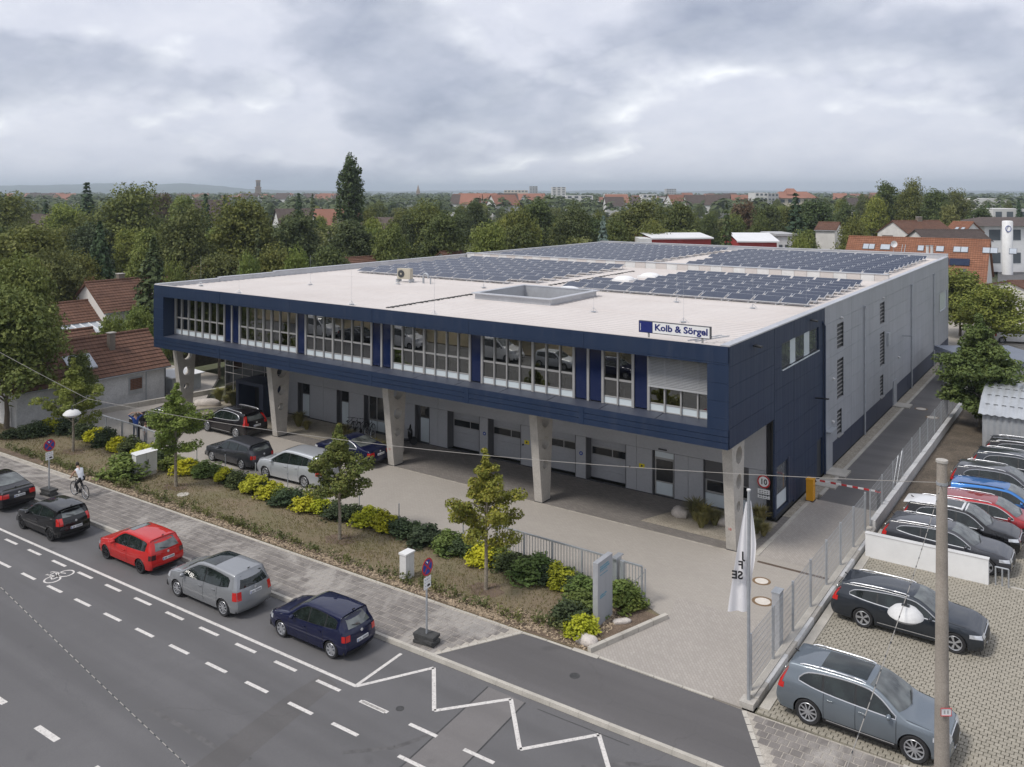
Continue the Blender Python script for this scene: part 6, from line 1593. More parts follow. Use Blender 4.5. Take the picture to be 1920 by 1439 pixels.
# ---- protos for the neighbourhood
B1 = broad_tree('broad_a', 14, 12, 2.5, V_broad, m_bark, 21, 0.36, 170, 74)
B2 = broad_tree('broad_b', 15, 10, 2.2, V_dark, m_bark, 22, 0.36, 160, 74, lobes=11)
B3 = broad_tree('broad_c', 12, 11, 2.0, V_broad, m_bark, 23, 0.35, 160, 74, lobes=8, egg=0.5)
B4 = broad_tree('broad_d', 11, 9, 1.6, V_bright, m_bark, 24, 0.32, 150, 78, lobes=8)
B5 = broad_tree('birch', 14, 7.5, 2.6, V_birch, m_bark_pale, 25, 0.38, 120, 50, lobes=10)
B6 = broad_tree('copper', 12, 9, 2.2, V_copper, m_bark, 26, 0.44, 120, 50)
C1 = conifer('spruce_a', 15, 7.0, V_needle, 31, 0.55, 0.30)
C2 = conifer('spruce_b', 14, 8.5, V_yew, 32, 0.55, 0.16, layers=18, irregular=0.45)
C3 = conifer('blue_spruce', 10, 5.0, V_blue, 33, 0.42, 0.30)
PO = poplar_mesh('poplar', 22, 5.6, V_dark, 34)
# nearer trees with finer leaves
N1 = broad_tree('near_broad', 11, 9.0, 2.0, V_bright, m_bark, 41, 0.26, 230, 78, lobes=11)
N2 = broad_tree('near_dark', 11, 8.5, 2.0, V_broad, m_bark, 42, 0.27, 220, 76, lobes=10)
V_lane = leaf_mat('lane_tree_leaves', (0.085, 0.120, 0.040), (0.185, 0.215, 0.068), (0.25, 0.26, 0.09))
N3 = young('lane_tree', 9.0, 6.2, 43, V_lane, 0.8, per=150, size=0.19, rcs=1.95, limbs=40)
N4 = broad_tree('garden_tree', 7, 6.5, 1.2, V_bright, m_bark, 44, 0.24, 170, 70, lobes=9)
NY = conifer('yew_like', 11, 8.5, V_yew, 45, 0.34, 0.10, layers=30, per=26, irregular=0.4)
NF = conifer('dark_fir', 13, 7.5, V_needle, 46, 0.36, 0.28, layers=30, per=26)
KIND = {'b1': (B1, 14, 12, 'broad_tree'), 'b2': (B2, 15, 10, 'broad_tree'), 'b3': (B3, 12, 11, 'broad_tree'), 'b4': (B4, 11, 9, 'broad_tree'), 'bi': (B5, 14, 7.5, 'birch_tree'), 'co': (B6, 12, 9, 'copper_beech'),
        'c1': (C1, 15, 7, 'conifer_tree'), 'c2': (C2, 14, 8.5, 'conifer_tree'), 'c3': (C3, 10, 5, 'blue_spruce'), 'po': (PO, 22, 5.6, 'poplar_tree'),
        'n1': (N1, 11, 9, 'broad_tree'), 'n2': (N2, 11, 8.5, 'broad_tree'), 'n3': (N3, 9, 6.2, 'broad_tree'), 'n4': (N4, 7, 6.5, 'garden_tree'), 'ny': (NY, 11, 8.5, 'yew_tree'), 'nf': (NF, 13, 7.5, 'fir_tree')}
rt = random.Random(77)
def tree(kind, px, top, d, wpx, label, group=None):
    me, h0, w0, nm = KIND[kind]; p = ray(px, d); h = H-(top-359.0)*d/1600.0; w = wpx*d/1600.0
    return plant(nm, me, label, 'tree', p, (w/w0, w/w0, h/h0), rt.uniform(0, 6.28), group)
# ---- trees one can pick out, (kind, column, top row, depth, width in the photograph)
tree('po', 655, 293, 165, 50, 'tall slender poplar rising above the horizon')
tree('c1', 163, 342, 185, 92, 'dark pointed spruce against the blue hills at the left')
tree('b1', 245, 357, 140, 150, 'wide rounded broadleaf tree below the hills at the left')
tree('nf', 187, 415, 98, 108, 'dark fir standing behind the gabled house')
tree('ny', 288, 442, 82, 150, 'large dark yew-like tree behind the left end of the office roof')
tree('n1', 40, 486, 60, 150, 'bright green broadleaf tree at the left edge beside the garage')
tree('n1', 12, 545, 56, 200, 'green broadleaf tree at the left edge in front of the brown roofs')
tree('n2', 55, 425, 88, 170, 'green broadleaf tree at the left edge behind the brown roofs')
tree('b1', 10, 372, 150, 130, 'broadleaf tree at the far left edge below the hills')
tree('b4', 120, 382, 160, 90, 'lighter green broadleaf tree left of the dark fir')
tree('c1', 85, 376, 190, 50, 'small dark spruce at the left near the far town roofs')
tree('co', 305, 363, 230, 48, 'copper coloured beech left of the far town')
tree('b4', 345, 366, 190, 62, 'rounded green tree right of the copper beech')
tree('c1', 386, 363, 175, 62, 'narrow spruce left of the far stone tower')
tree('c1', 422, 365, 190, 56, 'slender spruce below the far stone tower')
tree('c1', 560, 362, 210, 50, 'slender dark spruce left of the poplar')
tree('c2', 586, 364, 190, 44, 'broad dark conifer just left of the poplar')
tree('b3', 455, 380, 120, 150, 'wide green broadleaf tree behind the office roof, left of the poplar')
tree('b1', 350, 395, 108, 130, 'broadleaf tree above the left end of the office roof')
tree('b2', 555, 395, 118, 110, 'dark broadleaf tree left of the poplar behind the roof')
tree('b4', 733, 418, 112, 80, 'bright rounded tree behind the roof right of the poplar')
tree('b2', 660, 410, 125, 100, 'dark broadleaf tree at the foot of the poplar')
tree('b1', 800, 385, 150, 100, 'broadleaf tree in the middle of the belt behind the roof')
tree('b2', 832, 395, 122, 95, 'dark broadleaf tree left of the bright one above the roof')
tree('b4', 918, 416, 110, 84, 'bright rounded tree above the middle of the roof edge')
tree('b2', 893, 373, 170, 50, 'dark round tree before the red roofed town block')
tree('b2', 1008, 371, 150, 92, 'tall dark broadleaf tree left of the white tower block')
tree('b3', 975, 395, 122, 90, 'green broadleaf tree in the belt below the tall dark one')
tree('b1', 1075, 392, 128, 95, 'green broadleaf tree below the white tower block')
tree('c3', 1131, 406, 112, 66, 'silvery blue spruce behind the far roof edge')
tree('b1', 1200, 382, 135, 130, 'wide broadleaf tree behind the far roof edge')
tree('b3', 1270, 386, 150, 100, 'green broadleaf tree left of the tall cedar')
tree('c2', 1362, 383, 118, 68, 'tall layered cedar in front of the red sheds')
tree('co', 1395, 378, 190, 60, 'brownish tree behind the tall cedar')
tree('b3', 1440, 388, 165, 80, 'green tree between the cedar and the dark spruce')
tree('c1', 1492, 362, 150, 84, 'tall dark spruce in front of the red roofed block')
tree('b4', 1508, 430, 125, 66, 'bright green tree left of the white gabled house')
tree('b4', 1500, 445, 118, 50, 'small bright tree in front of the white gabled house')
tree('b3', 1600, 412, 140, 66, 'grey green tree right of the white gabled house')
tree('b2', 1530, 372, 170, 90, 'dark broadleaf tree right of the tall spruce')
tree('b2', 1660, 340, 210, 62, 'tall dome shaped tree highest on the right')
tree('b1', 1708, 344, 205, 58, 'tall tree right of the dome shaped one')
tree('b2', 1752, 354, 200, 62, 'dark tree above the brown roofed house')
tree('bi', 1778, 376, 165, 40, 'pale birch above the brown roofed houses')
tree('b1', 1796, 362, 215, 60, 'broadleaf tree right of the pale birch')
tree('b2', 1840, 385, 195, 60, 'dark tree left of the white block with the round tower')
tree('c1', 1853, 378, 260, 26, 'small spruce at the right before the long white hall')
tree('c1', 1910, 374, 250, 34, 'dark spruce at the right edge before the long white hall')
tree('c1', 1830, 436, 138, 22, 'small spruce before the grey gabled house')
tree('n3', 1836, 590, 56.5, 160, 'dense green tree standing beside the service lane')
tree('n4', 1800, 512, 92, 120, 'yellowish green tree behind the far corner of the building')
tree('n4', 1862, 540, 86, 120, 'yellowish green tree left of the parked white car')
tree('n4', 1770, 520, 104, 80, 'green tree half hidden by the far corner of the building')
tree('n4', 205, 600, 66, 60, 'small garden tree beside the conservatory')
tree('n4', 258, 585, 72, 70, 'garden bush behind the garage roof')
tree('n2', 150, 660, 57.5, 55, 'small tree beside the garage wall')
# ---- fill: the belt of trees behind the building
env = [(0, 392), (100, 400), (300, 398), (420, 392), (560, 398), (700, 385), (860, 392), (1000, 398), (1200, 395), (1300, 398), (1420, 392), (1560, 385), (1640, 372), (1760, 375), (1920, 392)]
fillk = ['b1', 'b2', 'b3', 'b4', 'b1', 'b2', 'b3', 'b4', 'b2', 'b1', 'c2', 'bi']
nf_ = 0
for row, (dd, step, lift) in enumerate(((118, 62, 34), (140, 58, 20), (175, 52, 8), (225, 48, 0), (300, 40, -6), (390, 36, -10))):
    x = -90.0 + row*17
    while x < 2010:
        d = dd*rt.uniform(0.9, 1.12); e = interp(env, x)+lift*rt.uniform(0.6, 1.3)+rt.uniform(-4, 10)
        if 600 < x < 700 and row > 2: e += 6
        e = max(e, 366 + (3 if row < 4 else 0)); k = rt.choice(fillk); skip = False
        if row <= 1 and x > 1330: skip = True                      # houses stand there
        if row == 2 and x > 1560: skip = True
        if x > 1800 and row < 5: skip = True
        hh = H-(e-359)*d/1600
        if hh < 5: skip = True
        if not skip:
            w0 = rt.uniform(58, 105)*118/d*1.05 if k[0] == 'b' else rt.uniform(36, 60)*118/d
            side = 'below the hills' if x < 300 else 'left of the poplar' if x < 620 else 'right of the poplar' if x < 900 else 'below the tower blocks' if x < 1120 else 'left of the cedar' if x < 1330 else 'right of the cedar' if x < 1600 else 'behind the right-hand houses'
            near = 'front' if row < 2 else 'middle' if row < 4 else 'far'
            lab = {'b': 'green broadleaf tree in the %s rows of the tree belt, %s' % (near, side), 'c': 'dark conifer in the %s rows of the tree belt, %s' % (near, side)}[k[0]]
            tree(k, x, e, d, w0, lab, '%s trees of the belt, %s rows %s' % ('broadleaf' if k[0] == 'b' else 'conifer', near, side)); nf_ += 1
        x += step*rt.uniform(0.75, 1.3)
# left garden side
for gi, (px, top, d, w, k) in enumerate(((95, 470, 84, 120, 'n2'), (150, 480, 95, 100, 'b3'), (-30, 430, 100, 150, 'b1'), (330, 505, 70, 60, 'n4'), (410, 478, 88, 110, 'n2'), (520, 470, 92, 110, 'b3'), (620, 460, 95, 100, 'b2'), (560, 478, 84, 70, 'n4'), (470, 490, 80, 60, 'n4'))):
    gl = ['left of the dark fir', 'behind the gabled house', 'at the left picture edge', 'right of the yew-like tree', 'above the left roof edge, right of the yew', 'below the poplar, at its left', 'below the poplar, behind the roof', 'bright and low above the left roof edge', 'small and bright at the left roof edge'][gi]
    tree(k, px, top, d, w, 'green garden tree '+gl, 'garden trees left of the building')
# distant woods that read as one mass
rg = np.random.default_rng(5); Ps, Os, Ss = [], [], []
for i in range(2600):
    d = 430*(3200/430)**rg.uniform(0, 1); px = rg.uniform(-260, 2180); p = ray(px, d); h = rg.uniform(7, 13); k = 26 if d < 1200 else 12
    q = ball_pts(k, rg); q[:, 2] = np.abs(q[:, 2]); r = rg.uniform(3.5, 6.5)*(1 if d < 1200 else 1.6)
    Ps.append(np.array([p.x, p.y, 0])+q*np.array([r, r, h*0.6])+np.array([0, 0, h*0.42])); Os.append(q); Ss.append(np.full(k, rg.uniform(2.2, 3.6)*(1 if d < 1200 else 1.9)))
P_, O_, S_s = np.concatenate(Ps), np.concatenate(Os), np.concatenate(Ss)
nr = O_+np.array([0, 0, 0.5]); nr /= np.linalg.norm(nr, axis=1)[:, None]; u = np.cross(nr, rg.normal(0, 1, nr.shape)); u /= np.linalg.norm(u, axis=1)[:, None]; w_ = np.cross(nr, u); s_ = S_s[:, None]
link('distant_woods', quads_mesh('distant_woods', np.stack([P_-u*s_*.6, P_+w_*s_*.5, P_+u*s_*.6, P_-w_*s_*.5], 1), V_dark), None, label='hazy woods and gardens stretching to the horizon', cat='woods', kind='stuff')
# ---- hedge shrubs between lawn and forecourt
SD = [shrub_mesh('shrub_dark_%d' % i, 1.5, 1.2, 1.15, V_shrub, 60+i) for i in range(3)]
SO = [shrub_mesh('shrub_olive_%d' % i, 1.4, 1.2, 1.35, V_olive, 70+i, 0.11) for i in range(2)]
SY = [shrub_mesh('shrub_yellow_%d' % i, 1.35, 1.15, 1.0, V_yellow, 80+i, 0.10, 2000) for i in range(3)]
def shrub(kind, px, py, w, h, label, rz=None):
    me = {'d': SD, 'o': SO, 'y': SY}[kind][rt.randrange(2 if kind == 'o' else 3)]; p = at(px, py); b = {'d': (1.5, 1.15), 'o': (1.4, 1.35), 'y': (1.35, 1.0)}[kind]
    plant({'d': 'dark_shrub', 'o': 'green_shrub', 'y': 'yellow_shrub'}[kind], me, label, 'shrub', (p.x, p.y, 0.03), (w*1.12/b[0], w*1.05/b[0], h*0.70/b[1]), rt.uniform(0, 6.3), 'hedge shrubs along the lawn', ('stems', 'foliage'))
hedge = [ # kind, px of base, py of base, width, height
 ('d', 30, 822, 1.7, 1.0), ('d', 72, 818, 1.6, 1.3), ('y', 100, 806, 1.8, 1.0), ('d', 128, 812, 1.6, 1.4), ('d', 157, 820, 1.6, 1.3), ('y', 178, 828, 1.2, 1.2), ('d', 196, 836, 1.5, 1.6), ('y', 222, 846, 1.3, 1.2),
 ('d', 245, 850, 1.5, 1.4), ('y', 268, 858, 1.5, 1.2), ('d', 300, 868, 1.6, 1.1), ('o', 322, 880, 1.4, 1.1), ('y', 350, 888, 1.5, 1.1), ('o', 386, 893, 1.5, 1.2), ('y', 420, 905, 1.1, 1.2), ('d', 447, 914, 1.3, 1.2),
 ('y', 476, 922, 1.6, 1.25), ('y', 508, 934, 1.4, 1.15), ('d', 542, 946, 1.7, 1.1), ('y', 577, 957, 1.5, 1.15), ('y', 602, 964, 1.2, 1.0), ('d', 640, 975, 1.6, 1.1), ('y', 690, 985, 1.5, 1.2), ('y', 722, 994, 1.4, 1.15),
 ('d', 760, 1008, 1.5, 1.15), ('d', 795, 1020, 1.6, 1.2), ('o', 838, 1034, 1.4, 1.25), ('d', 870, 1042, 1.4, 1.0), ('y', 917, 1052, 1.8, 1.0), ('d', 956, 1068, 1.5, 0.95), ('o', 1000, 1082, 1.9, 1.25), ('d', 1032, 1094, 1.3, 0.9),
 ('y', 1053, 1098, 1.35, 1.15), ('d', 1074, 1108, 1.3, 1.0), ('o', 1098, 1125, 1.5, 1.25), ('o', 1092, 1150, 1.5, 1.2), ('d', 1068, 1172, 1.5, 1.1), ('y', 1089, 1192, 1.3, 0.95), ('o', 1172, 1132, 1.5, 1.35), ('o', 1176, 1142, 1.2, 0.9), ('o', 232, 898, 2.3, 1.9)]
lab_of = {'d': 'dark green shrub', 'o': 'olive green shrub', 'y': 'bright yellow shrub'}
extra = []
for (k, px, py, w, h), (k2, qx, qy, w2, h2) in zip(hedge, hedge[1:]):
    if 20 < qx-px < 60: extra.append((rt.choice('ddo'), (px+qx)/2, (py+qy)/2-5, 1.2, 0.95))
main_n = len(hedge); hedge += extra
order = {px: i+1 for i, px in enumerate(sorted(h_[1] for h_ in hedge))}
places = {1089: 'beside the white boulder', 1053: 'in front of the railing', 917: 'at the foot of the right young maple', 1172: 'right of the grey sign stele', 1176: 'in front of the gate post', 232: 'beside the grey cabinet', 100: 'left of the hanging lamp'}
for k, px, py, w, h in hedge:
    if px in places: lab = lab_of[k]+' '+places[px]
    else:
        lab = '%s standing %s from the left in the hedge row' % (lab_of[k], ordinal(order[px]))
    shrub(k, px, py, w, h, lab)
# ---- ornamental grasses under the building
def grass_clump(name, h, w, seed, n=260, mat=V_grassy):
    rg = np.random.default_rng(seed); a = rg.uniform(0, 6.28, n); l = rg.uniform(0.5, 1, n)*h; r = rg.uniform(0.2, 1, n)*w/2
    b = np.stack([np.cos(a)*0.08*w, np.sin(a)*0.08*w, np.zeros(n)], 1); m = np.stack([np.cos(a)*r*0.5, np.sin(a)*r*0.5, l*0.8], 1); t = np.stack([np.cos(a)*r, np.sin(a)*r, l*0.9], 1)
    s = np.stack([-np.sin(a), np.cos(a), np.zeros(n)], 1)*0.018; return quads_mesh(name, np.concatenate([np.stack([b-s, b+s, m+s, m-s], 1), np.stack([m-s, m+s, t+s*.2, t-s*.2], 1)]), mat)
gc = [grass_clump('grass_tuft_%d' % i, 1.1, 1.5, 90+i, 420) for i in range(2)] + [grass_clump('grass_tuft_2', 0.8, 1.2, 93, 380, V_grassy)]
for i, (px, py, s_) in enumerate(((1305, 975, 1.0), (1322, 982, 0.9), (1340, 985, 1.0), (1315, 990, 0.7), (1425, 985, 0.9), (1432, 1005, 0.8), (1418, 1000, 0.7), (560, 800, 1.0), (575, 806, 0.8), (640, 825, 1.0), (655, 830, 0.8), (700, 848, 1.1), (715, 856, 0.9), (410, 752, 1.0), (425, 756, 0.8), (438, 760, 1.1), (530, 790, 0.8), (690, 845, 0.9))):
    p = at(px, py); lab = 'straw coloured ornamental grass tuft by the right end column' if px > 1200 else 'ornamental grass tuft in the gravel bed by the entrance' if px < 545 else 'ornamental grass tuft in the gravel bed along the wall'
    link('grass_tuft', gc[i % 3], None, (p.x, p.y, 0.0), (0, 0, i*1.3), s_, label=lab, cat='grass tuft', group='grass tufts: '+lab[-18:])
# ---- young seedlings along the pavement and tufts of lawn grass: uncountable
rg = np.random.default_rng(12); V = []
for i in range(300):
    x = rg.uniform(-55, -15.5); y = (Yb(x) if x < -17 else 25.1)+rg.normal(0.62, 0.13); h = rg.uniform(0.18, 0.5)
    k = 16; P = np.stack([x+rg.normal(0, 0.07, k), y+rg.normal(0, 0.07, k), rg.uniform(0.06, h, k)+0.03], 1); V.append(leaves(P, ball_pts(k, rg), 0.085, rg))
link('seedling_row', quads_mesh('seedling_row', np.concatenate(V), leaf_mat('seedling_leaves', (0.107, 0.133, 0.045), (0.205, 0.205, 0.071), (0.232, 0.152, 0.107))), None, label='row of sparse young hedge seedlings along the pavement', cat='seedlings', kind='stuff')
n = 34000; x = rg.uniform(-62, -14.5, n); y0_ = np.array([Yb(a) if a < -17 else 25.1 for a in x]); y = y0_+0.5+rg.uniform(0, 1, n)*(28.9-y0_-0.5)
pat = np.sin(x*1.3+2*np.sin(y*1.1))+np.sin(y*2.1+x*0.4); keep = rg.uniform(-2.2, 2.2, n) < pat+0.6; keep &= ~((x > -16.5)); x, y = x[keep], y[keep]; n = len(x)
a = rg.uniform(0, 6.28, n); hh = rg.uniform(0.03, 0.10, n); s = np.stack([-np.sin(a), np.cos(a), np.zeros(n)], 1)*0.012; b = np.stack([x, y, np.full(n, 0.028)], 1); t = b+np.stack([np.cos(a)*hh*0.7, np.sin(a)*hh*0.7, hh], 1)
link('lawn_grass', quads_mesh('lawn_grass', np.stack([b-s, b+s, t+s*.4, t-s*.4], 1), leaf_mat('dry_grass_blades', (0.115, 0.105, 0.040), (0.175, 0.145, 0.070), (0.100, 0.130, 0.035))), None, label='thin dry grass on the lawn strip', cat='grass', kind='stuff')
# ================================================================ neighbouring houses and the far town
def slope_mesh(L, S, mat, course=0.36, name='roof_slope'):
    """roof slope in its own plane (x along the ridge, y up the slope), laid in stepped courses"""
    mb = MB(); n = max(2, int(round(S/course)))
    for j in range(n):
        y0, y1 = S*j/n, S*(j+1)/n
        mb.face([(-L/2, y0, 0.045), (L/2, y0, 0.045), (L/2, y1, 0.004), (-L/2, y1, 0.004)]); mb.face([(-L/2, y0, 0.0), (L/2, y0, 0.0), (L/2, y0, 0.045), (-L/2, y0, 0.045)])
    mb.box(-L/2, L/2, 0, S, -0.10, -0.002)
    return mb.mesh(name, mat)
def gable_house(name, label, c, rot, L, W, eave, ridge, wall_m, roof_m, over=0.4, chimneys=(), wins=(), lights=(), cat='house', z0=0.0, gutter=True, group=None, course=0.36):
    """ridge along local x; c is the ground centre. wins: (side, u, z, w, h); lights: (side, u, s, w, h) on the slope"""
    t = thing(name, label, cat, group, (c[0], c[1], z0), rot); hw = W/2; 
    mb = MB(); mb.add([(-L/2, -hw, 0), (L/2, -hw, 0), (L/2, hw, 0), (-L/2, hw, 0), (-L/2, -hw, eave), (L/2, -hw, eave), (L/2, hw, eave), (-L/2, hw, eave), (-L/2, 0, ridge), (L/2, 0, ridge)],
        [(0,1,5,4), (2,3,7,6), (1,2,6,9,5), (3,0,4,8,7)])
    put('wall', mb, wall_m, t)
    a = atan2(ridge-eave, hw); S = hypot(ridge-eave, hw)+over; k = over
    for sd in (-1, 1):
        rx = a if sd < 0 else a
        o = link('roof_slope', slope_mesh(L+2*over*0.8, S, roof_m, course), t, (0, sd*(hw+over*cos(a)), eave-over*sin(a)+0.06), (a, 0, 0) if sd < 0 else (a, 0, pi))
        for (s2, u, s_, w_, h_) in lights:
            if s2 != sd: continue
            f_ = put('skylight', MB().box(u-w_/2-0.06, u+w_/2+0.06, s_-h_/2-0.06, s_+h_/2+0.06, 0.03, 0.10), m_frame_dark, o); put('skylight_pane', MB().box(u-w_/2, u+w_/2, s_-h_/2, s_+h_/2, 0.10, 0.115), m_sky_pane, f_)
        if gutter: put('gutter', MB().cyl((-L/2-over*0.8, 0.0, -0.07), (L/2+over*0.8, 0.0, -0.07), 0.065, n=8), m_zinc, o)
    put('ridge_cap', MB().cyl((-L/2-over*0.8, 0, ridge+0.06+0.02), (L/2+over*0.8, 0, ridge+0.08), 0.12, n=8), roof_m, t)
    for (u, v, w_, d_, h_) in chimneys:
        zc = ridge-abs(v)*(ridge-eave)/hw-0.3
        ch = box('chimney', m_chim, u-w_/2, u+w_/2, v-d_/2, v+d_/2, zc, ridge+h_, t); box('chimney_cap', m_concrete, u-w_/2-0.06, u+w_/2+0.06, v-d_/2-0.06, v+d_/2+0.06, ridge+h_, ridge+h_+0.07, ch)
    for (sd, u, z, w_, h_) in wins:
        if sd in ('f', 'b'):
            y = -hw if sd == 'f' else hw; q = -1 if sd == 'f' else 1
            f_ = put('window', MB().box(u-w_/2, u+w_/2, y+q*0.04-0.03, y+q*0.04+0.03, z, z+h_), m_white, t); put('window_pane', MB().box(u-w_/2+0.08, u+w_/2-0.08, y+q*0.075-0.01, y+q*0.075+0.01, z+0.08, z+h_-0.08), m_glass_dark, f_)
        else:
            x = L/2 if sd == 'r' else -L/2; q = 1 if sd == 'r' else -1
            f_ = put('window', MB().box(x+q*0.04-0.03, x+q*0.04+0.03, u-w_/2, u+w_/2, z, z+h_), m_white, t); put('window_pane', MB().box(x+q*0.075-0.01, x+q*0.075+0.01, u-w_/2+0.08, u+w_/2-0.08, z+0.08, z+h_-0.08), m_glass_dark, f_)
    return t
m_chim = M('chimney_brick', (0.20, 0.17, 0.14), 0.9, var=0.2, scale=2)
m_sky_pane = M('skylight_glass', (0.42, 0.46, 0.50), 0.08, var=0.1, spec=0.8)
m_redshed = M('red_shed_wall', (0.34, 0.040, 0.036), 0.6, var=0.12, scale=0.4)
# local x of these houses runs along +Y, so the local -y side faces +X (the camera)
HA = gable_house('brown_roof_garage', 'low grey garage with brown tiled roof and tall chimney left of the forecourt', (-61.5, 32.6), pi/2, 10.8, 5.6, 2.5, 4.75, m_render_grey, m_tile, 0.35,
    chimneys=[(2.1, -1.0, 0.42, 0.42, 0.35)], wins=[])
f_ = put('window', MB().box(2.4, 3.5, -2.86, -2.80, 0.75, 1.95), m_zinc, HA)
for i in range(7): put('shutter_slat', MB().box(2.5, 3.4, -2.90, -2.86, 1.05+0.115*i, 1.15+0.115*i), m_tile, f_)
put('downpipe', MB().cyl((3.75, -2.88, 0), (3.75, -2.88, 2.4), 0.04, n=8), m_zinc, HA)
put('downpipe', MB().cyl((5.3, -2.88, 0), (5.3, -2.88, 2.3), 0.04, n=8), m_steel_dark, HA)
put('roof_hatch', MB().add([(-1.6, -2.35, 3.1), (0.35, -2.35, 3.1), (0.35, -1.15, 3.95), (-1.6, -1.15, 3.95), (-1.6, -2.35, 3.0), (0.35, -2.35, 3.0), (0.35, -1.15, 3.6), (-1.6, -1.15, 3.6)], [(0,1,2,3),(4,7,6,5),(0,4,5,1),(1,5,6,2),(3,7,4,0)]), m_zinc, HA)
gable_house('small_brown_roof_shed', 'small brown tiled roof just behind the garage', (-67.4, 33.4), pi/2, 7.0, 4.2, 2.9, 4.5, m_render, m_tile, 0.25)
HB = gable_house('gabled_house', 'white gabled house with brown tiled roof and dormer among the left trees', (-81.1, 48.2), pi/2, 8.2, 6.6, 4.2, 6.7, m_render, m_tile, 0.35, chimneys=[(-0.6, 0.2, 0.6, 0.5, 0.6)], wins=[('f', 2.6, 2.6, 1.1, 1.2), ('f', 0.2, 2.6, 1.1, 1.2)])
put('dormer', MB().box(1.2, 3.6, -3.1, -0.6, 4.6, 5.75), m_render, HB); put('dormer_pane', MB().box(2.3, 3.2, -3.13, -3.09, 4.75, 5.55), m_glass_dark, HB)
link('dormer_roof', slope_mesh(3.0, 3.0, m_tile), HB, (2.4, -3.3, 5.75), (radians(18), 0, 0))
HC = gable_house('low_brown_roof_house', 'long low brown roof with a glazed conservatory in front', (-81.0, 39.6), pi/2, 9.2, 4.4, 3.4, 5.0, m_render_cream, m_tile, 0.3)
cs = thing('conservatory', 'white framed glass conservatory in front of the low brown roof', 'conservatory', loc=(-77.4, 41.2, 0))
for i in range(7):
    y = -2.4+0.8*i
    put('roof_bar', MB().bar((-1.2, y, 3.25), (1.2, y, 2.65), 0.09, 0.09), m_white, cs); put('post', MB().box(1.12, 1.22, y-0.05, y+0.05, 0, 2.65), m_white, cs)
    if i < 6: put('roof_pane', MB().add([(-1.2, y+0.06, 3.23), (1.2, y+0.06, 2.63), (1.2, y+0.74, 2.63), (-1.2, y+0.74, 3.23)], [(0,1,2,3)]), m_sky_pane, cs); put('wall_pane', MB().box(1.15, 1.17, y+0.06, y+0.74, 0.6, 2.5), m_glass_dark, cs)
put('base_wall', MB().box(1.1, 1.24, -2.4, 2.4, 0, 0.6), m_white, cs)
put('rail', MB().box(1.1, 1.24, -2.5, 2.5, 2.6, 2.7), m_white, cs)
gable_house('far_left_roof', 'brown roofed house beyond the gabled house', (-92, 46), pi/2, 9, 7, 3.6, 6.0, m_render_cream, m_tile_red, 0.3)
for px, py, d, lab in ((445, 500, 96, 'brown roofed house behind the left roof edge'), (870, 470, 122, 'low brown roof just above the middle roof edge'), (700, 482, 112, 'low red roof with satellite dish above the roof edge')):
    p = ray(px, d); z = H-(py-359)*d/1600
    gable_house('garden_house', lab, p.xy, 0.6+0.1*px/100, 9, 7, z-2.2, z, m_render, m_tile, 0.4, chimneys=[(1.5, 0, 0.5, 0.5, 0.5)])
dm = MB(); dm.lathe([(0.0, 0.10), (0.25, 0.05), (0.42, -0.06)], axis='y', n=16)
for px, py, d in ((912, 470, 118), (900, 474, 118), (977, 462, 124)):
    p = ray(px, d, py); o = thing('satellite_dish', 'white satellite dish on a mast above the roof edge', 'satellite dish', 'dishes above the roof edge', (p.x, p.y, 0), YAW)
    put('dish', MB().add([(v[0], v[1], v[2]+p.z) for v in dm.v], dm.f), m_white, o, 60); put('mast', MB().cyl((0, 0.12, 0), (0, 0.12, p.z+0.2), 0.03, n=6), m_zinc, o)
# ---- right side houses
pL, pR = ray(1586, 126), ray(1864, 115.5); cD = (pL+pR)/2; LD = (pR-pL).length-1.4; rD = atan2(pR.y-pL.y, pR.x-pL.x)
HD = gable_house('long_red_roof_house', 'long house with red brown tiled roof, skylights and solar collectors at right', cD.xy, rD, LD, 13.0, 3.6, 8.9, m_render, m_tile_red, 0.35,
    lights=[(-1, u, 6.6, w_, 1.0) for u, w_ in ((-LD/2+2.4, 0.7), (-LD/2+3.2, 0.7), (-LD/2+5.0, 1.2), (-LD/2+9.6, 0.7), (-LD/2+12.0, 0.9), (-LD/2+14.1, 0.8), (-LD/2+15.0, 0.8), (-LD/2+17.6, 0.8), (-LD/2+18.5, 0.8), (-LD/2+20.7, 0.8))], chimneys=[(-LD/2+4.5, 3.0, 1.4, 0.6, 0.2)], course=0.42)
sl_ = [c_ for c_ in HD.children if c_.name.startswith('roof_slope')][0]
for u in (LD/2-5.6, LD/2-3.1): put('solar_collector', MB().box(u-1.2, u+1.2, 3.4, 4.7, 0.08, 0.16), m_pv, sl_)
put('dormer_box', MB().box(LD/2-7.4, LD/2-5.4, 1.6, 2.8, 0.02, 0.5), m_white, sl_); put('roof_fan', MB().box(LD/2-2.9, LD/2-2.1, 1.9, 2.5, 0.04, 0.45), m_steel_dark, sl_)
put('ladder', MB().bar((-LD/2+7.2, 4.4, 0.10), (-LD/2+7.2, 7.2, 0.10), 0.06, 0.06).bar((-LD/2+7.6, 4.4, 0.10), (-LD/2+7.6, 7.2, 0.10), 0.06, 0.06), m_zinc, sl_)
p = ray(1676, 117, 458); o = thing('satellite_dish', 'large white satellite dish on the long red roof', 'satellite dish', None, (p.x, p.y, 0), YAW)
put('dish', MB().add([(v[0]*1.1, v[1], v[2]*1.1+p.z) for v in dm.v], dm.f), m_white, o, 60); put('mast', MB().cyl((0, 0.12, 6.0), (0, 0.12, p.z+0.2), 0.03, n=6), m_zinc, o)
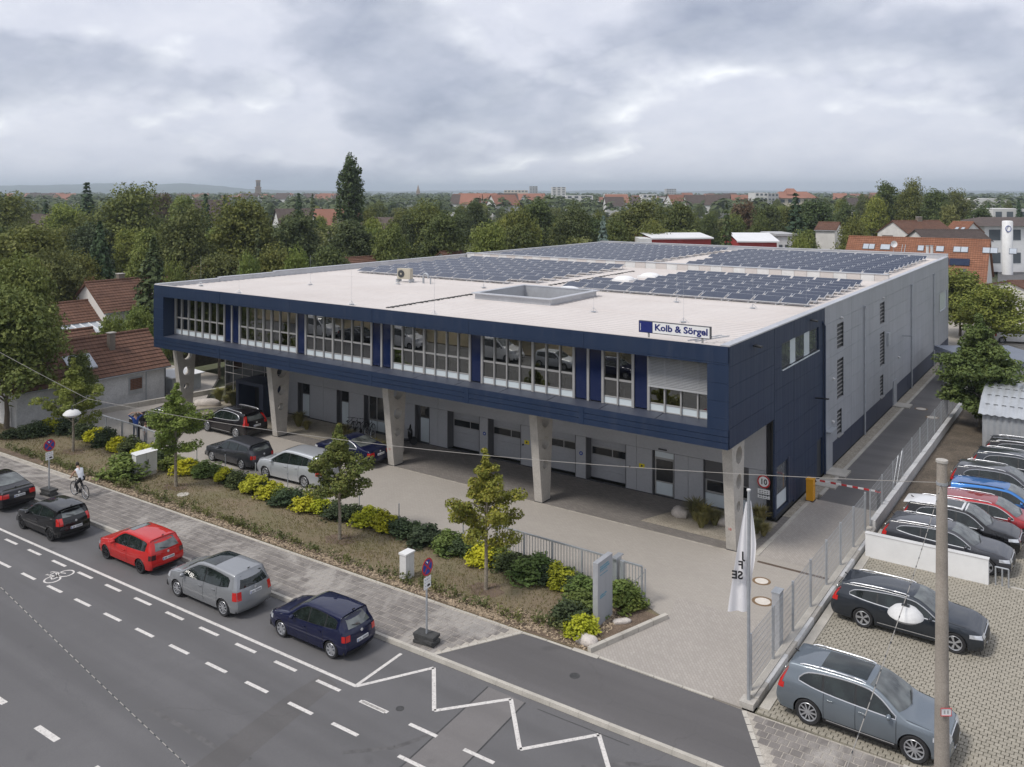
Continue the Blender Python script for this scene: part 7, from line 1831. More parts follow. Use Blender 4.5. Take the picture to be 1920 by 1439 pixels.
for i, px in enumerate((1739, 1747)):
    p = ray(px, 100); o = thing('flue_pipe', 'pale steel flue pipe above the far right roof edge', 'flue', 'flue pipes at the far roof edge', (p.x, p.y, 0)); put('pipe', MB().cyl((0, 0, 0), (0, 0, H-(462-359)*100/1600), 0.16, n=10), m_offwhite, o); put('cap', MB().cyl((0, 0, H-(462-359)*100/1600), (0, 0, H-(460.5-359)*100/1600), 0.20, n=10), m_zinc, o)
def photo_house(name, label, px0, px1, py_r, py_e, d, W, wall_m, roof_m, tilt=0.0, **kw):
    a, b = ray(px0, d), ray(px1, d); zr = H-(py_r-359)*d/1600; ze = H-(py_e-359)*(d-W/2)/1600; c = (a+b)/2
    return gable_house(name, label, c.xy, YAW+tilt, (b-a).length, W, max(1.5, ze), zr, wall_m, roof_m, 0.3, **kw)
photo_house('brown_roof_house', 'brown roofed house with white gable behind the long red roof', 1672, 1762, 415, 440, 150, 10, m_render, m_tile, 0.12, lights=[(-1, u, 1.6, 0.5, 0.7) for u in (-1.0, 0.2, 1.6, 2.8)], chimneys=[(0.6, 0, 0.8, 0.7, 0.7)])
photo_house('dark_roof_house', 'dark roofed low house behind the long red roof', 1720, 1832, 432, 452, 138, 9, m_render, m_tile_dark, -0.1)
photo_house('red_roof_house', 'house with orange red roof and pale grey gable at the right', 1790, 1822, 417, 442, 158, 14, m_render, m_tile_red, -0.75, lights=[(-1, 0.0, 3.5, 0.5, 1.4), (-1, 1.0, 3.5, 0.5, 1.4)])
photo_house('white_gable_house', 'white gabled house with brown roof between two green trees', 1538, 1572, 418, 432, 152, 7, m_render, m_tile, -0.55, chimneys=[])
photo_house('corner_brown_roof', 'brown roof at the right edge behind the yellowish tree', 1890, 1960, 528, 548, 100, 8, m_render, m_tile, 0.1)
def block(name, label, px0, px1, py, d, depth, wall_m, cat='building', storeys=0, roof_m=None, tilt=0.0, group=None, dark=None, base=0.0):
    a, b = ray(px0, d), ray(px1, d); zt = H-(py-359)*d/1600; w = (b-a).length; c = (a+b)/2
    t = thing(name, label, cat, group, (c.x+FW[0]*depth/2, c.y+FW[1]*depth/2, base), YAW+tilt)
    box('wall', wall_m, -w/2, w/2, -depth/2, depth/2, 0, zt, t)
    if roof_m: box('roof', roof_m, -w/2-0.3, w/2+0.3, -depth/2-0.3, depth/2+0.3, zt, zt+max(0.35, zt*0.03), t)
    if storeys:
        nw_ = max(3, int(w/4.2))
        for s_ in range(storeys):
            z = zt*(s_+0.38)/storeys; hh = zt/storeys*0.46
            for k in range(nw_):
                x = -w/2+w*(k+0.5)/nw_; ww = w/nw_*0.56
                put('window', MB().box(x-ww/2, x+ww/2, -depth/2-0.06, -depth/2+0.05, z, z+hh), dark or m_win_far, t)
    return t
m_win_far = M('far_window', (0.10, 0.115, 0.13), 0.2, var=0.2, scale=0.3)
m_townwhite = M('town_white', (0.62, 0.61, 0.59), 0.8, var=0.08, scale=0.05)
m_towngrey = M('town_grey', (0.40, 0.40, 0.40), 0.8, var=0.1, scale=0.05)
m_towncream = M('town_cream', (0.55, 0.49, 0.40), 0.8, var=0.1, scale=0.05)
m_sandstone = M('sandstone', (0.28, 0.21, 0.16), 0.9, var=0.15, scale=0.08)
m_whiteroof = M('white_sheet_roof', (0.70, 0.70, 0.70), 0.6, var=0.06, scale=0.3)
# red sheds with white roofs
def red_shed(px0, px1, py_t, py_b, d, lab, tilt, depth=9):
    a, b = ray(px0, d), ray(px1, d); c = (a+b)/2; w = (b-a).length; zt = H-(py_t-359)*d/1600; ze = H-(py_b-359)*d/1600
    t = thing('red_shed', lab, 'shed', None, (c.x, c.y, 0), YAW+tilt); box('wall', m_redshed, -w/2, w/2, 0, depth, 0, ze, t)
    put('roof', MB().add([(-w/2-.3, -.4, ze), (w/2+.3, -.4, ze), (w/2+.3, depth*.55, zt), (-w/2-.3, depth*.55, zt), (w/2+.3, depth+.3, ze), (-w/2-.3, depth+.3, ze), (-w/2-.3, -.4, ze-.2), (w/2+.3, -.4, ze-.2)], [(0,1,2,3),(3,2,4,5),(6,7,1,0)]), m_whiteroof, t)
    box('door', m_offwhite, -w*0.2, -w*0.05, -0.05, 0.05, 0, ze*0.7, t); box('window', m_win_far, w*0.15, w*0.3, -0.05, 0.05, ze*0.45, ze*0.8, t); return t
red_shed(1222, 1335, 440, 446, 122, 'long red shed with white roof left of the cedar', 0.12, 10)
red_shed(1385, 1456, 440, 452, 121, 'red shed with white roof right of the cedar', -0.05, 10)
block('pale_shed', 'small pale shed with green door at the far roof edge', 1200, 1222, 448, 120, 5, m_offwhite, 'shed')
block('grey_shed', 'flat grey shed right of the red sheds', 1458, 1492, 443, 135, 8, m_offwhite, 'shed', roof_m=m_towngrey, storeys=1)
WB = block('white_office_block', 'white office block with dark hip roof at the right edge', 1846, 1960, 424, 165, 14, m_white, 'building', 2)
put('hip_roof', MB().add([(-7, -8, 8.9), (9, -8, 8.9), (9, 8, 8.9), (-7, 8, 8.9), (-3, 0, 10.4), (6, 0, 10.4)], [(0,1,5,4), (1,2,5), (2,3,4,5), (3,0,4)]), m_tile_dark, WB)
p = ray(1889, 160); o = thing('round_tower', 'white round tower with a blue ring in front of the office block', 'tower', None, (p.x, p.y, 0), YAW)
zt = H-(414-359)*160/1600
put('shaft', MB().lathe([(0.92, 0), (0.92, zt-0.2), (0.80, zt-0.05), (0.4, zt), (0.001, zt)], n=28), m_white, o, 40)
put('blue_ring', MB().tube([(-0.35+0.55*cos(a_*pi/10)*0.9, -0.90, zt-1.5+0.55*sin(a_*pi/10)) for a_ in range(20)], 0.07, 5, closed=True), m_blue, o)
for px, py in ((1872, 500), (1880, 480)):
    p = ray(px, 160)
sheet('right_street', [tuple(ray(1868, 98).xy), tuple(ray(1990, 92).xy), tuple(ray(1990, 220).xy), tuple(ray(1872, 220).xy)], -0.02, m_road, None, 0.1, kind='structure')
block('long_white_hall', 'long white hall far off at the right edge', 1833, 1890, 373, 480, 30, m_townwhite, 'hall')
block('white_flat_house', 'white flat roofed house at the right above the dark roofs', 1862, 1925, 392, 250, 12, m_townwhite, 'house', 2)
# ---- far town
block('white_tower_block', 'white slab tower block on the horizon right of centre', 1035, 1061, 351, 880, 16, m_townwhite, 'tower block', 11)
block('grey_tower_block', 'grey tower block on the horizon left of the white one', 993, 1008, 349.5, 1250, 22, m_towngrey, 'tower block', 11)
block('far_grey_block', 'small grey block on the horizon right of the white tower', 1250, 1268, 354.5, 1500, 22, m_towngrey, 'tower block', 6)
block('low_pale_block', 'pale block on the horizon left of the grey tower', 945, 990, 357, 1150, 20, m_towncream, 'building', 4)
block('white_flats', 'long white flats below the white tower block', 1062, 1112, 367, 620, 16, m_townwhite, 'flats', 4)
block('white_flats', 'white flats right of the long ones', 1136, 1176, 364, 640, 16, m_townwhite, 'flats', 4)
block('white_flats', 'white flats left of the far grey block', 1205, 1232, 365, 600, 16, m_townwhite, 'flats', 4)
block('white_flats', 'long low white flats above the orange roofs', 1235, 1420, 371, 640, 16, m_townwhite, 'flats', 2)
block('white_flats', 'white and blue flats left of the red roofed block', 1416, 1440, 362, 470, 14, m_townwhite, 'flats', 6)
block('blue_grey_flats', 'blue grey flats joined to the red roofed block', 1440, 1460, 363, 468, 14, m_towngrey, 'flats', 6)
t_ = block('red_roof_block', 'large block with tall red hipped roof on the right skyline', 1460, 1533, 372, 470, 18, m_towncream, 'building', 3)
a_, zr_ = (ray(1533, 470)-ray(1460, 470)).length, H-(372-359)*470/1600
put('roof', MB().add([(-a_/2-.5, -10, zr_), (a_/2+.5, -10, zr_), (a_/2+.5, 10, zr_), (-a_/2-.5, 10, zr_), (-a_/2+3, 0, zr_+3.6), (a_/2-3, 0, zr_+3.6)], [(0,1,5,4), (1,2,5), (2,3,4,5), (3,0,4)]).add([(-5, -6, zr_+2), (2, -6, zr_+2), (2, 6, zr_+2), (-5, 6, zr_+2), (-3.5, 0, zr_+5.4), (0.5, 0, zr_+5.4)], [(0,1,5,4), (1,2,5), (2,3,4,5), (3,0,4)]), m_tile_far, t_)
# stone tower and spire
p = ray(484, 1400); st = thing('stone_tower', 'tall brown stone tower on the left skyline', 'tower', None, (p.x, p.y, 0), YAW+0.3)
zt = H-(338-359)*1400/1600
put('shaft', MB().box(-4.6, 4.6, -4.6, 4.6, 0, zt*0.62), m_sandstone, st); put('gallery', MB().box(-5.2, 5.2, -5.2, 5.2, zt*0.62, zt*0.66), m_sandstone, st)
put('upper_shaft', MB().box(-3.4, 3.4, -3.4, 3.4, zt*0.66, zt*0.93), m_sandstone, st); put('crown', MB().box(-3.9, 3.9, -3.9, 3.9, zt*0.93, zt), m_sandstone, st)
for x in (-1.6, 1.6): put('tower_window', MB().box(x-0.8, x+0.8, -3.5, -3.3, zt*0.72, zt*0.88), m_win_far, st)
p = ray(784, 1300); sp = thing('church_spire', 'slim dark church spire right of the poplar', 'church spire', None, (p.x, p.y, 0), YAW); zt = H-(346-359)*1300/1600
put('tower', MB().box(-2.6, 2.6, -2.6, 2.6, 0, zt*0.6), m_sandstone, sp); put('spire', MB().cyl((0, 0, zt*0.6), (0, 0, zt), 2.6, 0.05, n=8), m_sandstone, sp)
# town houses: a few prototypes copied along the skyline
rt2 = random.Random(31); protos = []
for i, (wm, rm_) in enumerate(((m_townwhite, m_tile_far), (m_towncream, m_tile_far), (m_townwhite, m_tile_dark), (m_towngrey, m_tile_far))):
    t = thing('town_house', 'x', 'house', None, (0, 0, -500)); L_h, W_h, e_h, r_h = 14, 10, 7, 11.5
    mb = MB(); mb.add([(-L_h/2, -W_h/2, 0), (L_h/2, -W_h/2, 0), (L_h/2, W_h/2, 0), (-L_h/2, W_h/2, 0), (-L_h/2, -W_h/2, e_h), (L_h/2, -W_h/2, e_h), (L_h/2, W_h/2, e_h), (-L_h/2, W_h/2, e_h), (-L_h/2, 0, r_h), (L_h/2, 0, r_h)], [(0,1,5,4), (2,3,7,6), (1,2,6,9,5), (3,0,4,8,7)])
    put('wall', mb, wm, t)
    put('roof', MB().add([(-L_h/2-.5, -W_h/2-.6, e_h-.4), (L_h/2+.5, -W_h/2-.6, e_h-.4), (L_h/2+.5, 0, r_h+.15), (-L_h/2-.5, 0, r_h+.15), (L_h/2+.5, W_h/2+.6, e_h-.4), (-L_h/2-.5, W_h/2+.6, e_h-.4)], [(0,1,2,3), (3,2,4,5)]), rm_, t)
    protos.append(t)
def town(px, d, top, lab, grp, sc=None):
    p = ray(px, d); h = H-(top-359)*d/1600; o = copy_tree(rt2.choice(protos), None, (p.x, p.y, 0), (0, 0, YAW+rt2.uniform(-0.7, 0.7)), (rt2.uniform(0.7, 1.2), 0.9, max(0.5, h/11.5)), lab, grp)
for i in range(46):
    px = rt2.uniform(300, 660); town(px, rt2.uniform(700, 1400), rt2.uniform(362.5, 368), 'far town house with red roof below the stone tower', 'town houses below the stone tower')
for i in range(12):
    px = rt2.uniform(45, 150); town(px, rt2.uniform(800, 1300), rt2.uniform(362, 366), 'far town house at the left below the hills', 'town houses at the far left')
for i in range(26):
    px = rt2.uniform(860, 1010); town(px, rt2.uniform(480, 900), rt2.uniform(363, 369), 'red roofed town house left of the white tower block', 'town houses left of the white tower')
for i in range(30):
    px = rt2.uniform(1080, 1460); town(px, rt2.uniform(480, 850), rt2.uniform(365, 371), 'orange roofed town house behind the tree belt right of centre', 'town houses right of centre')
for i in range(24):
    px = rt2.uniform(1280, 1650); town(px, rt2.uniform(700, 1500), rt2.uniform(361, 366), 'far house near the right skyline', 'houses near the right skyline')
for px, d, top in ((20, 900, 363), (1600, 420, 372), (1625, 480, 369), (395, 240, 376), (560, 250, 392), (630, 240, 393), (690, 200, 408), (120, 190, 402)):
    town(px, d, top, 'pale house wall glimpsed between the trees', 'houses glimpsed between the trees')
for t in protos:
    for ch in list(t.children): bpy.data.objects.remove(ch)
    bpy.data.objects.remove(t)
# ---- hills on the left horizon
hp = [(-700, 352), (-350, 349), (-100, 349), (0, 348), (120, 346.5), (200, 344), (270, 347), (330, 344), (380, 346), (440, 352), (500, 356), (600, 358.2), (700, 359)]
mb = MB(); d0 = 6200
cols = []
for i in range(90):
    px = -700+1400*i/89; py = sinterp(hp, px)+0.5*sin(i*1.3)+0.4*sin(i*2.9); cols.append((px, max(0.5, H-(py-359)*d0/1600)))
for j, (dd, f) in enumerate(((4600, 0.0), (5200, 0.45), (5700, 0.8), (6200, 1.0), (7200, 0.9))):
    for px, z in cols: p = ray(px, dd); mb.v.append((p.x, p.y, -0.6+z*f*(dd/6200)))
n = len(cols)
for j in range(4):
    for i in range(n-1): mb.f.append((j*n+i, j*n+i+1, (j+1)*n+i+1, (j+1)*n+i)); mb.m.append(0)
put('hills', mb, m_hill, None, 60, kind='structure')
mb = MB(); cols = [( -900+3800*i/120, 6+3.0*sin(i*0.7)+2.5*sin(i*1.9)+2*sin(i*0.23)) for i in range(121)]
for j, (dd, f) in enumerate(((7000, 0.0), (7600, 1.0), (8600, 1.15))):
    for px, z in cols: p = ray(px, dd); mb.v.append((p.x, p.y, -0.6+(z+12)*f))
n = len(cols)
for j in range(2):
    for i in range(n-1): mb.f.append((j*n+i, j*n+i+1, (j+1)*n+i+1, (j+1)*n+i)); mb.m.append(0)
put('far_woodland_ridge', mb, m_hill, None, 60, kind='structure')
# ================================================================ street furniture, fences, signs
# ---- mesh fence beside the driveway and lane
def mesh_panel(L, h, dx=0.06, dz=0.2, r=0.0045, r2=0.006):
    mb = MB(); n = int(L/dx)
    for i in range(n+1): y = L*i/n; mb.box(-r, r, y-r, y+r, 0, h)
    k = int(h/dz)
    for j in range(k+1): z = h*j/k; mb.box(-r2-0.008, -0.008+r2*0.2, 0, L, z-r2, z+r2)
    return mb.mesh('mesh_panel', m_zinc)
fn = thing('mesh_fence', 'galvanised wire mesh fence on the low wall beside the driveway', 'fence', None, (-9.06, 25.75, 0.235))
pnl = mesh_panel(2.06, 1.62, 0.10, 0.2, 0.0036, 0.0062); pst = MB().box(-0.04, 0.04, -0.035, 0.035, -0.05, 1.75).mesh('post', m_zinc)
for i in range(8):
    link('post', pst, fn, (0, i*2.15, 0))
    if i < 7: link('mesh_panel', pnl, fn, (0, i*2.15+0.045, 0.06))
fp = thing('letterbox_pillar', 'narrow galvanised lattice pillar standing in the mesh fence', 'pillar', None, (-9.28, 29.05, 0))
put('pillar_core', MB().box(-0.13, 0.13, -0.22, 0.22, 0.02, 1.95), m_parapet, fp)
put('pillar_cap', MB().box(-0.15, 0.15, -0.24, 0.24, 1.95, 1.99), m_zinc, fp)
for i in range(9): put('pillar_bar', MB().box(0.13, 0.142, -0.21, 0.21, 0.15+0.2*i, 0.17+0.2*i), m_zinc, fp)
fl = thing('lane_fence', 'thin wire fence on green grey posts along the service lane', 'fence', None, (-9.02, 41.6, 0.4))
pn2 = mesh_panel(2.40, 1.4, 0.12, 0.2, 0.003, 0.004); ps2 = MB().box(-0.025, 0.025, -0.025, 0.025, -0.4, 1.5).mesh('post', m_zinc)
for i in range(12):
    link('post', ps2, fl, (0.02*i*0.2, i*2.5, 0))
    if i < 11: link('mesh_panel', pn2, fl, (0.02*i*0.2, i*2.5+0.05, 0.05))
for y in (46.6, 47.6): put('brace', MB().cyl((-0.05, y-41.6, -0.3), (0.05, y-41.6+1.1, 1.5), 0.02, n=6), m_zinc, fl)
gp = thing('gate_post', 'grey post receiving the barrier arm', 'post', None, (-9.22, 44.3, 0)); put('post', MB().box(-0.06, 0.06, -0.06, 0.06, 0, 1.0), m_steel_dark, gp); put('fork', MB().box(-0.08, 0.08, -0.09, 0.09, 1.0, 1.06), m_steel_dark, gp)
# ---- railings
def railing(p, q, h, n, posts, parent, endcap=True, hq=None):
    p, q = Vector(p), Vector(q); hq = h if hq is None else hq
    put('top_rail', MB().bar((p.x, p.y, p.z+h), (q.x, q.y, q.z+hq), 0.07, 0.06), m_zinc, parent); put('bottom_rail', MB().bar((p.x, p.y, p.z+0.14), (q.x, q.y, q.z+0.14), 0.05, 0.05), m_zinc, parent)
    for i in range(n+1):
        t = i/n; a = p.lerp(q, t); hh = h+(hq-h)*t
        if i % posts == 0: put('post', MB().box(a.x-0.035, a.x+0.035, a.y-0.035, a.y+0.035, a.z-0.05, a.z+hh), m_zinc, parent)
        else: put('baluster', MB().box(a.x-0.011, a.x+0.011, a.y-0.011, a.y+0.011, a.z+0.15, a.z+hh-0.02), m_zinc, parent)
r1 = thing('railing', 'galvanised bar railing behind the hedge by the sign stele', 'railing', None, (0, 0, 0))
railing((-21.3, 29.32, 0.05), (-15.75, 29.30, 0.05), 1.36, 40, 10, r1)
g1 = thing('sliding_gate', 'short galvanised gate leaf right of the sign stele', 'gate', None, (0, 0, 0))
box('gate_pillar', m_zinc, -15.62, -15.48, 29.1, 29.5, 0, 1.5, g1); box('pillar_cap', m_zinc, -15.66, -15.44, 29.0, 29.6, 1.5, 1.55, g1); box('guide_post', m_zinc, -15.40, -15.24, 29.2, 29.36, 0, 1.42, g1)
railing((-15.3, 29.28, 0.1), (-14.5, 29.28, 0.1), 1.30, 6, 6, g1); box('beam', m_zinc, -15.3, -14.45, 29.20, 29.36, 0.10, 0.26, g1); put('brace', MB().bar((-15.2, 29.28, 0.3), (-14.4, 29.28, 1.2), 0.03, 0.03), m_zinc, g1); put('stop_post', MB().cyl((-14.36, 29.28, 0), (-14.36, 29.28, 1.36), 0.03, n=8), m_zinc, g1)
r2 = thing('railing', 'galvanised bar railing behind the hedge at the left end of the lawn', 'railing', None, (0, 0, 0))
railing((-54.3, 29.75, 0.03), (-48.6, 29.65, 0.03), 1.22, 42, 14, r2); railing((-48.6, 29.65, 0.03), (-46.4, 29.4, 0.03), 1.22, 14, 14, r2)
for i in range(9):
    x = -44.6+i*2.55 if i < 8 else -23.0
    lab = 'thin grey post standing in the hedge row'
    t = thing('hedge_post', lab, 'post', 'thin posts along the hedge', (x, 29.15, 0.03)); put('post', MB().cyl((0, 0, 0), (0, 0, 1.2), 0.025, n=6), m_zinc, t); put('cap', MB().ball((0, 0, 1.2), 0.03, nu=8, nv=5), m_zinc, t)
lf = thing('left_mesh_fence', 'grey mesh fence with gate posts at the far left behind the hedge', 'fence', None, (0, 0, 0))
pts_ = [(-64.5, 26.2), (-62.6, 28.2), (-61.2, 29.4), (-59.9, 30.0), (-58.9, 30.8)]
for i, (a, b) in enumerate(zip(pts_, pts_[1:])):
    L_ = hypot(b[0]-a[0], b[1]-a[1]); ang = atan2(b[1]-a[1], b[0]-a[0])-pi/2
    link('mesh_panel', mesh_panel(L_-0.06, 1.7, 0.10, 0.2, 0.006, 0.011), lf, (a[0], a[1], 0.12), (0, 0, ang))
for i, p in enumerate(pts_): put('post', MB().box(p[0]-0.05, p[0]+0.05, p[1]-0.05, p[1]+0.05, 0, 1.95), m_zinc, lf)
put('kerb', MB().bar((-64.5, 26.1, 0.06), (-58.9, 30.7, 0.06), 0.25, 0.2), m_kerb, lf)
lwl = thing('boundary_wall', 'low concrete boundary wall between garage and forecourt', 'wall', None, (0, 0, 0))
for i in range(10):
    a, b = Vector((-58.2, 31.4)), Vector((-56.2, 43.6)); p, q = a.lerp(b, i/10), a.lerp(b, (i+0.985)/10); put('wall_stone', MB().bar((*p, 0.17), (*q, 0.17), 0.25, 0.36), m_kerb, lwl)
hedge_p = thing('storage_shed', 'low shed with white lean-to roof beside the garage', 'shed', None, (-60.0, 39.6, 0))
box('wall', m_zinc, -1.1, 1.1, -0.9, 1.6, 0, 1.25, hedge_p); put('roof', MB().add([(-1.3, -1.1, 1.45), (1.35, -1.1, 1.30), (1.35, 1.8, 1.30), (-1.3, 1.8, 1.45)], [(0,1,2,3)]).box(-1.3, 1.3, -1.08, 1.78, 1.22, 1.28), m_whiteroof, hedge_p); box('door', m_slate, 1.1, 1.13, -0.1, 0.9, 0.1, 1.15, hedge_p)
cp = thing('carport', 'dark timber carport behind the left end column', 'carport', None, (-63.5, 46.5, 0)); box('roof', m_tile_dark, -3, 3, -2.5, 2.5, 2.3, 2.5, cp)
for x in (-2.8, 2.8):
    for y in (-2.3, 2.3): put('post', MB().box(x-0.08, x+0.08, y-0.08, y+0.08, 0, 2.3), m_bark, cp)
box('back_wall', m_bark, -3, -2.9, -2.5, 2.5, 0, 2.3, cp)
# ---- sign stele
st = thing('sign_stele', 'grey metal sign stele with faint blue lettering at the driveway', 'sign', None, (-15.05, 27.25, 0))
box('slab', m_grey_clad, -0.09, 0.09, -0.55, 0.55, 0.02, 2.30, st); box('front_edge', m_parapet, -0.10, 0.10, -0.57, -0.55, 0.02, 2.31, st); box('cap', m_parapet, -0.10, 0.10, -0.55, 0.56, 2.30, 2.315, st)
def line_marks(parent, name, y0, y1, z, h, mat, seed):
    rr = random.Random(seed); mb = MB(); y = y0
    while y < y1: w_ = rr.uniform(0.02, 0.06); mb.box(0.0905, 0.0925, y, min(y+w_, y1), z, z+h*rr.uniform(0.7, 1)); y += w_+0.014
    put(name, mb, mat, parent)
for i, (z, h, w_) in enumerate(((2.08, 0.055, 0.40), (1.99, 0.075, 0.44), (1.93, 0.03, 0.34), (1.80, 0.035, 0.36), (1.05, 0.06, 0.30), (0.98, 0.05, 0.26))): line_marks(st, 'lettering', -0.38, -0.38+w_*1.6, z, h, m_teal, i)
# ---- utility boxes
ub = thing('utility_box', 'white ribbed utility box at the edge of the lawn', 'utility box', None, (-23.2, 25.75, 0.03)); box('casing', m_offwhite, -0.17, 0.17, -0.25, 0.25, 0, 0.98, ub); box('lid', m_white, -0.20, 0.20, -0.28, 0.28, 0.98, 1.05, ub)
for i in range(5): box('rib', m_white, 0.17, 0.18, -0.2+0.09*i, -0.17+0.09*i, 0.06, 0.92, ub)
gb = thing('grey_cabinet', 'light grey cable cabinet with slanted lid among the shrubs', 'cabinet', None, (-43.3, 26.75, 0.03)); box('casing', m_offwhite, -0.20, 0.20, -0.62, 0.62, 0.2, 1.28, gb); box('plinth', m_kerb, -0.18, 0.18, -0.6, 0.6, 0, 0.2, gb)
put('lid', MB().add([(-0.24, -0.66, 1.36), (0.24, -0.66, 1.28), (0.24, 0.66, 1.28), (-0.24, 0.66, 1.36), (-0.24, -0.66, 1.28), (-0.24, 0.66, 1.28)], [(0,1,2,3), (0,4,1), (3,2,5), (0,3,5,4)]), m_white, gb); box('door_gap', m_steel_dark, 0.2, 0.203, -0.005, 0.005, 0.22, 1.25, gb); box('lock', m_black, 0.2, 0.22, 0.05, 0.10, 0.72, 0.90, gb)
# ---- mobile no-stopping signs in rubber feet
def no_stop(p, label, hgt):
    t = thing('no_stopping_sign', label, 'road sign', 'mobile no-stopping signs', (p.x, p.y, 0), 0.05)
    for i, (dx, dy, r) in enumerate(((0, 0, 0.1), (0.03, -0.02, -0.12), (-0.02, 0.02, 0.05))): put('rubber_foot', MB().add([(v[0]*cos(r)-v[1]*sin(r)+dx, v[0]*sin(r)+v[1]*cos(r)+dy, v[2]) for v in MB().box(-0.42, 0.42, -0.22, 0.22, 0.01+0.105*i, 0.105+0.105*i).v], MB().box(0,1,0,1,0,1).f), m_rubber, t)
    put('pole', MB().box(-0.025, 0.025, -0.025, 0.025, 0.1, hgt+0.1), m_zinc, t)
    x = 0.03
    put('disc', MB().cyl((x, 0, hgt), (x+0.006, 0, hgt), 0.30, n=28), m_red, t); put('blue_field', MB().cyl((x+0.006, 0, hgt), (x+0.009, 0, hgt), 0.245, n=28), m_blue, t)
    for a in (pi/4, -pi/4): put('red_bar', MB().bar((x+0.0105+0.001*(a > 0), -0.235*cos(a), -0.235*sin(a)+hgt), (x+0.0105+0.001*(a > 0), 0.235*cos(a), 0.235*sin(a)+hgt), 0.055, 0.003, up=(1, 0, 0)), m_red, t)
    put('white_arrow', MB().add([(x+0.0155, -0.10, hgt+0.22), (x+0.0155, 0.02, hgt+0.14), (x+0.0155, -0.02, hgt+0.20), (x+0.0155, -0.02, hgt+0.12)], [(0, 1, 2), (0, 3, 1)]), m_white, t)
    for z0, z1 in ((hgt-0.52, hgt-0.34), (hgt-0.74, hgt-0.54)):
        pl = box('plate', m_white, x, x+0.006, -0.20, 0.20, z0, z1, t)
        for k in range(3): box('plate_text', m_ink, x+0.0065, x+0.008, -0.12+0.09*k, -0.07+0.09*k, z0+0.09, z0+0.11, pl)
    mb = MB().box(x+0.0065, x+0.009, 0.0, 0.15, hgt-0.68, hgt-0.63).box(x+0.0065, x+0.009, 0.0, 0.05, hgt-0.69, hgt-0.60).box(x+0.0065, x+0.009, 0.05, 0.12, hgt-0.63, hgt-0.60); put('tow_truck_mark', mb, m_ink, t)
no_stop(at(92, 928), 'mobile no-stopping sign at the left, beside the cyclist', 2.55); no_stop(at(800, 1205), 'mobile no-stopping sign on the pavement beside the white utility box', 2.62)
# ---- speed sign on the grey wall
s10 = thing('speed_sign', 'round red and white 10 sign with two white plates by the right column', 'road sign', None, (-13.40, 39.9, 0))
put('disc', MB().cyl((0, 0.0, 1.86), (0, -0.006, 1.86), 0.31, n=30), m_white, s10); put('red_ring', MB().add([((0.31 if k % 2 == 0 else 0.24)*cos(2*pi*(k//2)/36), -0.008, 1.86+(0.31 if k % 2 == 0 else 0.24)*sin(2*pi*(k//2)/36)) for k in range(72)], [(2*k, 2*((k+1) % 36), 2*((k+1) % 36)+1, 2*k+1) for k in range(36)]), m_red, s10)
text_mesh('number', '10', m_ink, 0.36, s10, (0.0, -0.010, 1.735), (radians(90), 0, 0), (0.95, 1, 1), 0.001, 0.008, 'CENTER')
for z0, z1 in ((1.27, 1.50), (1.06, 1.22)):
    pl = box('plate', m_white, -0.29, 0.29, -0.006, 0.0, z0, z1, s10)
    for r_ in range(2):
        for k in range(4): box('plate_text', m_steel_dark, -0.22+0.12*k, -0.14+0.12*k, -0.0085, -0.0065, z0+0.045+0.085*r_, z0+0.075+0.085*r_, pl)
put('pole', MB().cyl((0, 0.04, 0), (0, 0.04, 2.25), 0.03, n=8), m_zinc, s10)
# ---- barrier
br_ = thing('barrier', 'amber barrier box with red and white arm across the lane', 'barrier', None, (-12.35, 43.9, 0)); box('cabinet', m_orange, -0.17, 0.17, -0.2, 0.2, 0.05, 1.08, br_); box('lid', m_orange, -0.19, 0.19, -0.22, 0.22, 1.08, 1.12, br_); box('foot', m_steel_dark, -0.2, 0.2, -0.23, 0.23, 0.0, 0.05, br_); box('lock', m_black, 0.17, 0.18, -0.04, 0.0, 0.75, 0.80, br_)
put('arm_pivot', MB().cyl((0.1, 0.2, 0.95), (0.1, 0.36, 0.95), 0.08, n=12), m_black, br_)
for i in range(12): put('arm', MB().bar((0.1+0.262*i, 0.34, 0.98), (0.1+0.262*(i+1), 0.34, 0.98), 0.04, 0.085), m_white if i % 2 == 0 else m_red, br_)
# ---- flagpole with a hanging flag
fp = thing('flagpole', 'tall slim grey flagpole at the driveway corner', 'flagpole', None, (-8.98, 25.36, 0)); put('base', MB().box(-0.22, 0.22, -0.22, 0.22, -0.02, 0.16), m_concrete, fp); put('mast', MB().cyl((0, 0, 0.1), (0, 0, 6.5), 0.055, 0.042, n=12), m_zinc, fp, 40); put('cap', MB().cyl((0, 0, 6.5), (0, 0, 6.55), 0.06, n=12), m_offwhite, fp)
fg = thing('flag', 'white flag hanging limp from the flagpole with black letters', 'flag', None, (-8.98, 25.36, 0))
def cloth(u, v, s, top, bot, w):   # u across, v down
    z = top+(bot-top)*v; ww = w*(0.06+0.94*v**0.9); a = u*ww
    return (-0.05*s+(-s)*a*0.86, 0.05*sin(u*9+v*3)*v+a*-0.30, z-0.06*u*v)
put('cloth', MB().grid(lambda u, v: cloth(u, v, 1, 6.15, 2.82, 0.62), 14, 24), m_flag, fg, 60)
put('folded_cloth', MB().grid(lambda u, v: (0.05+0.02*sin(u*5), 0.02, 6.2-3.2*v-0.0*u) if u == 0 else (0.05+u*0.34*v*(1 if v < 0.5 else max(0.05, 1-(v-0.5)*2.2)), 0.03*sin(u*7+v*5)+0.04*u, 6.2-2.9*v*(1-0.12*u)), 8, 20), m_flag, fg, 60)
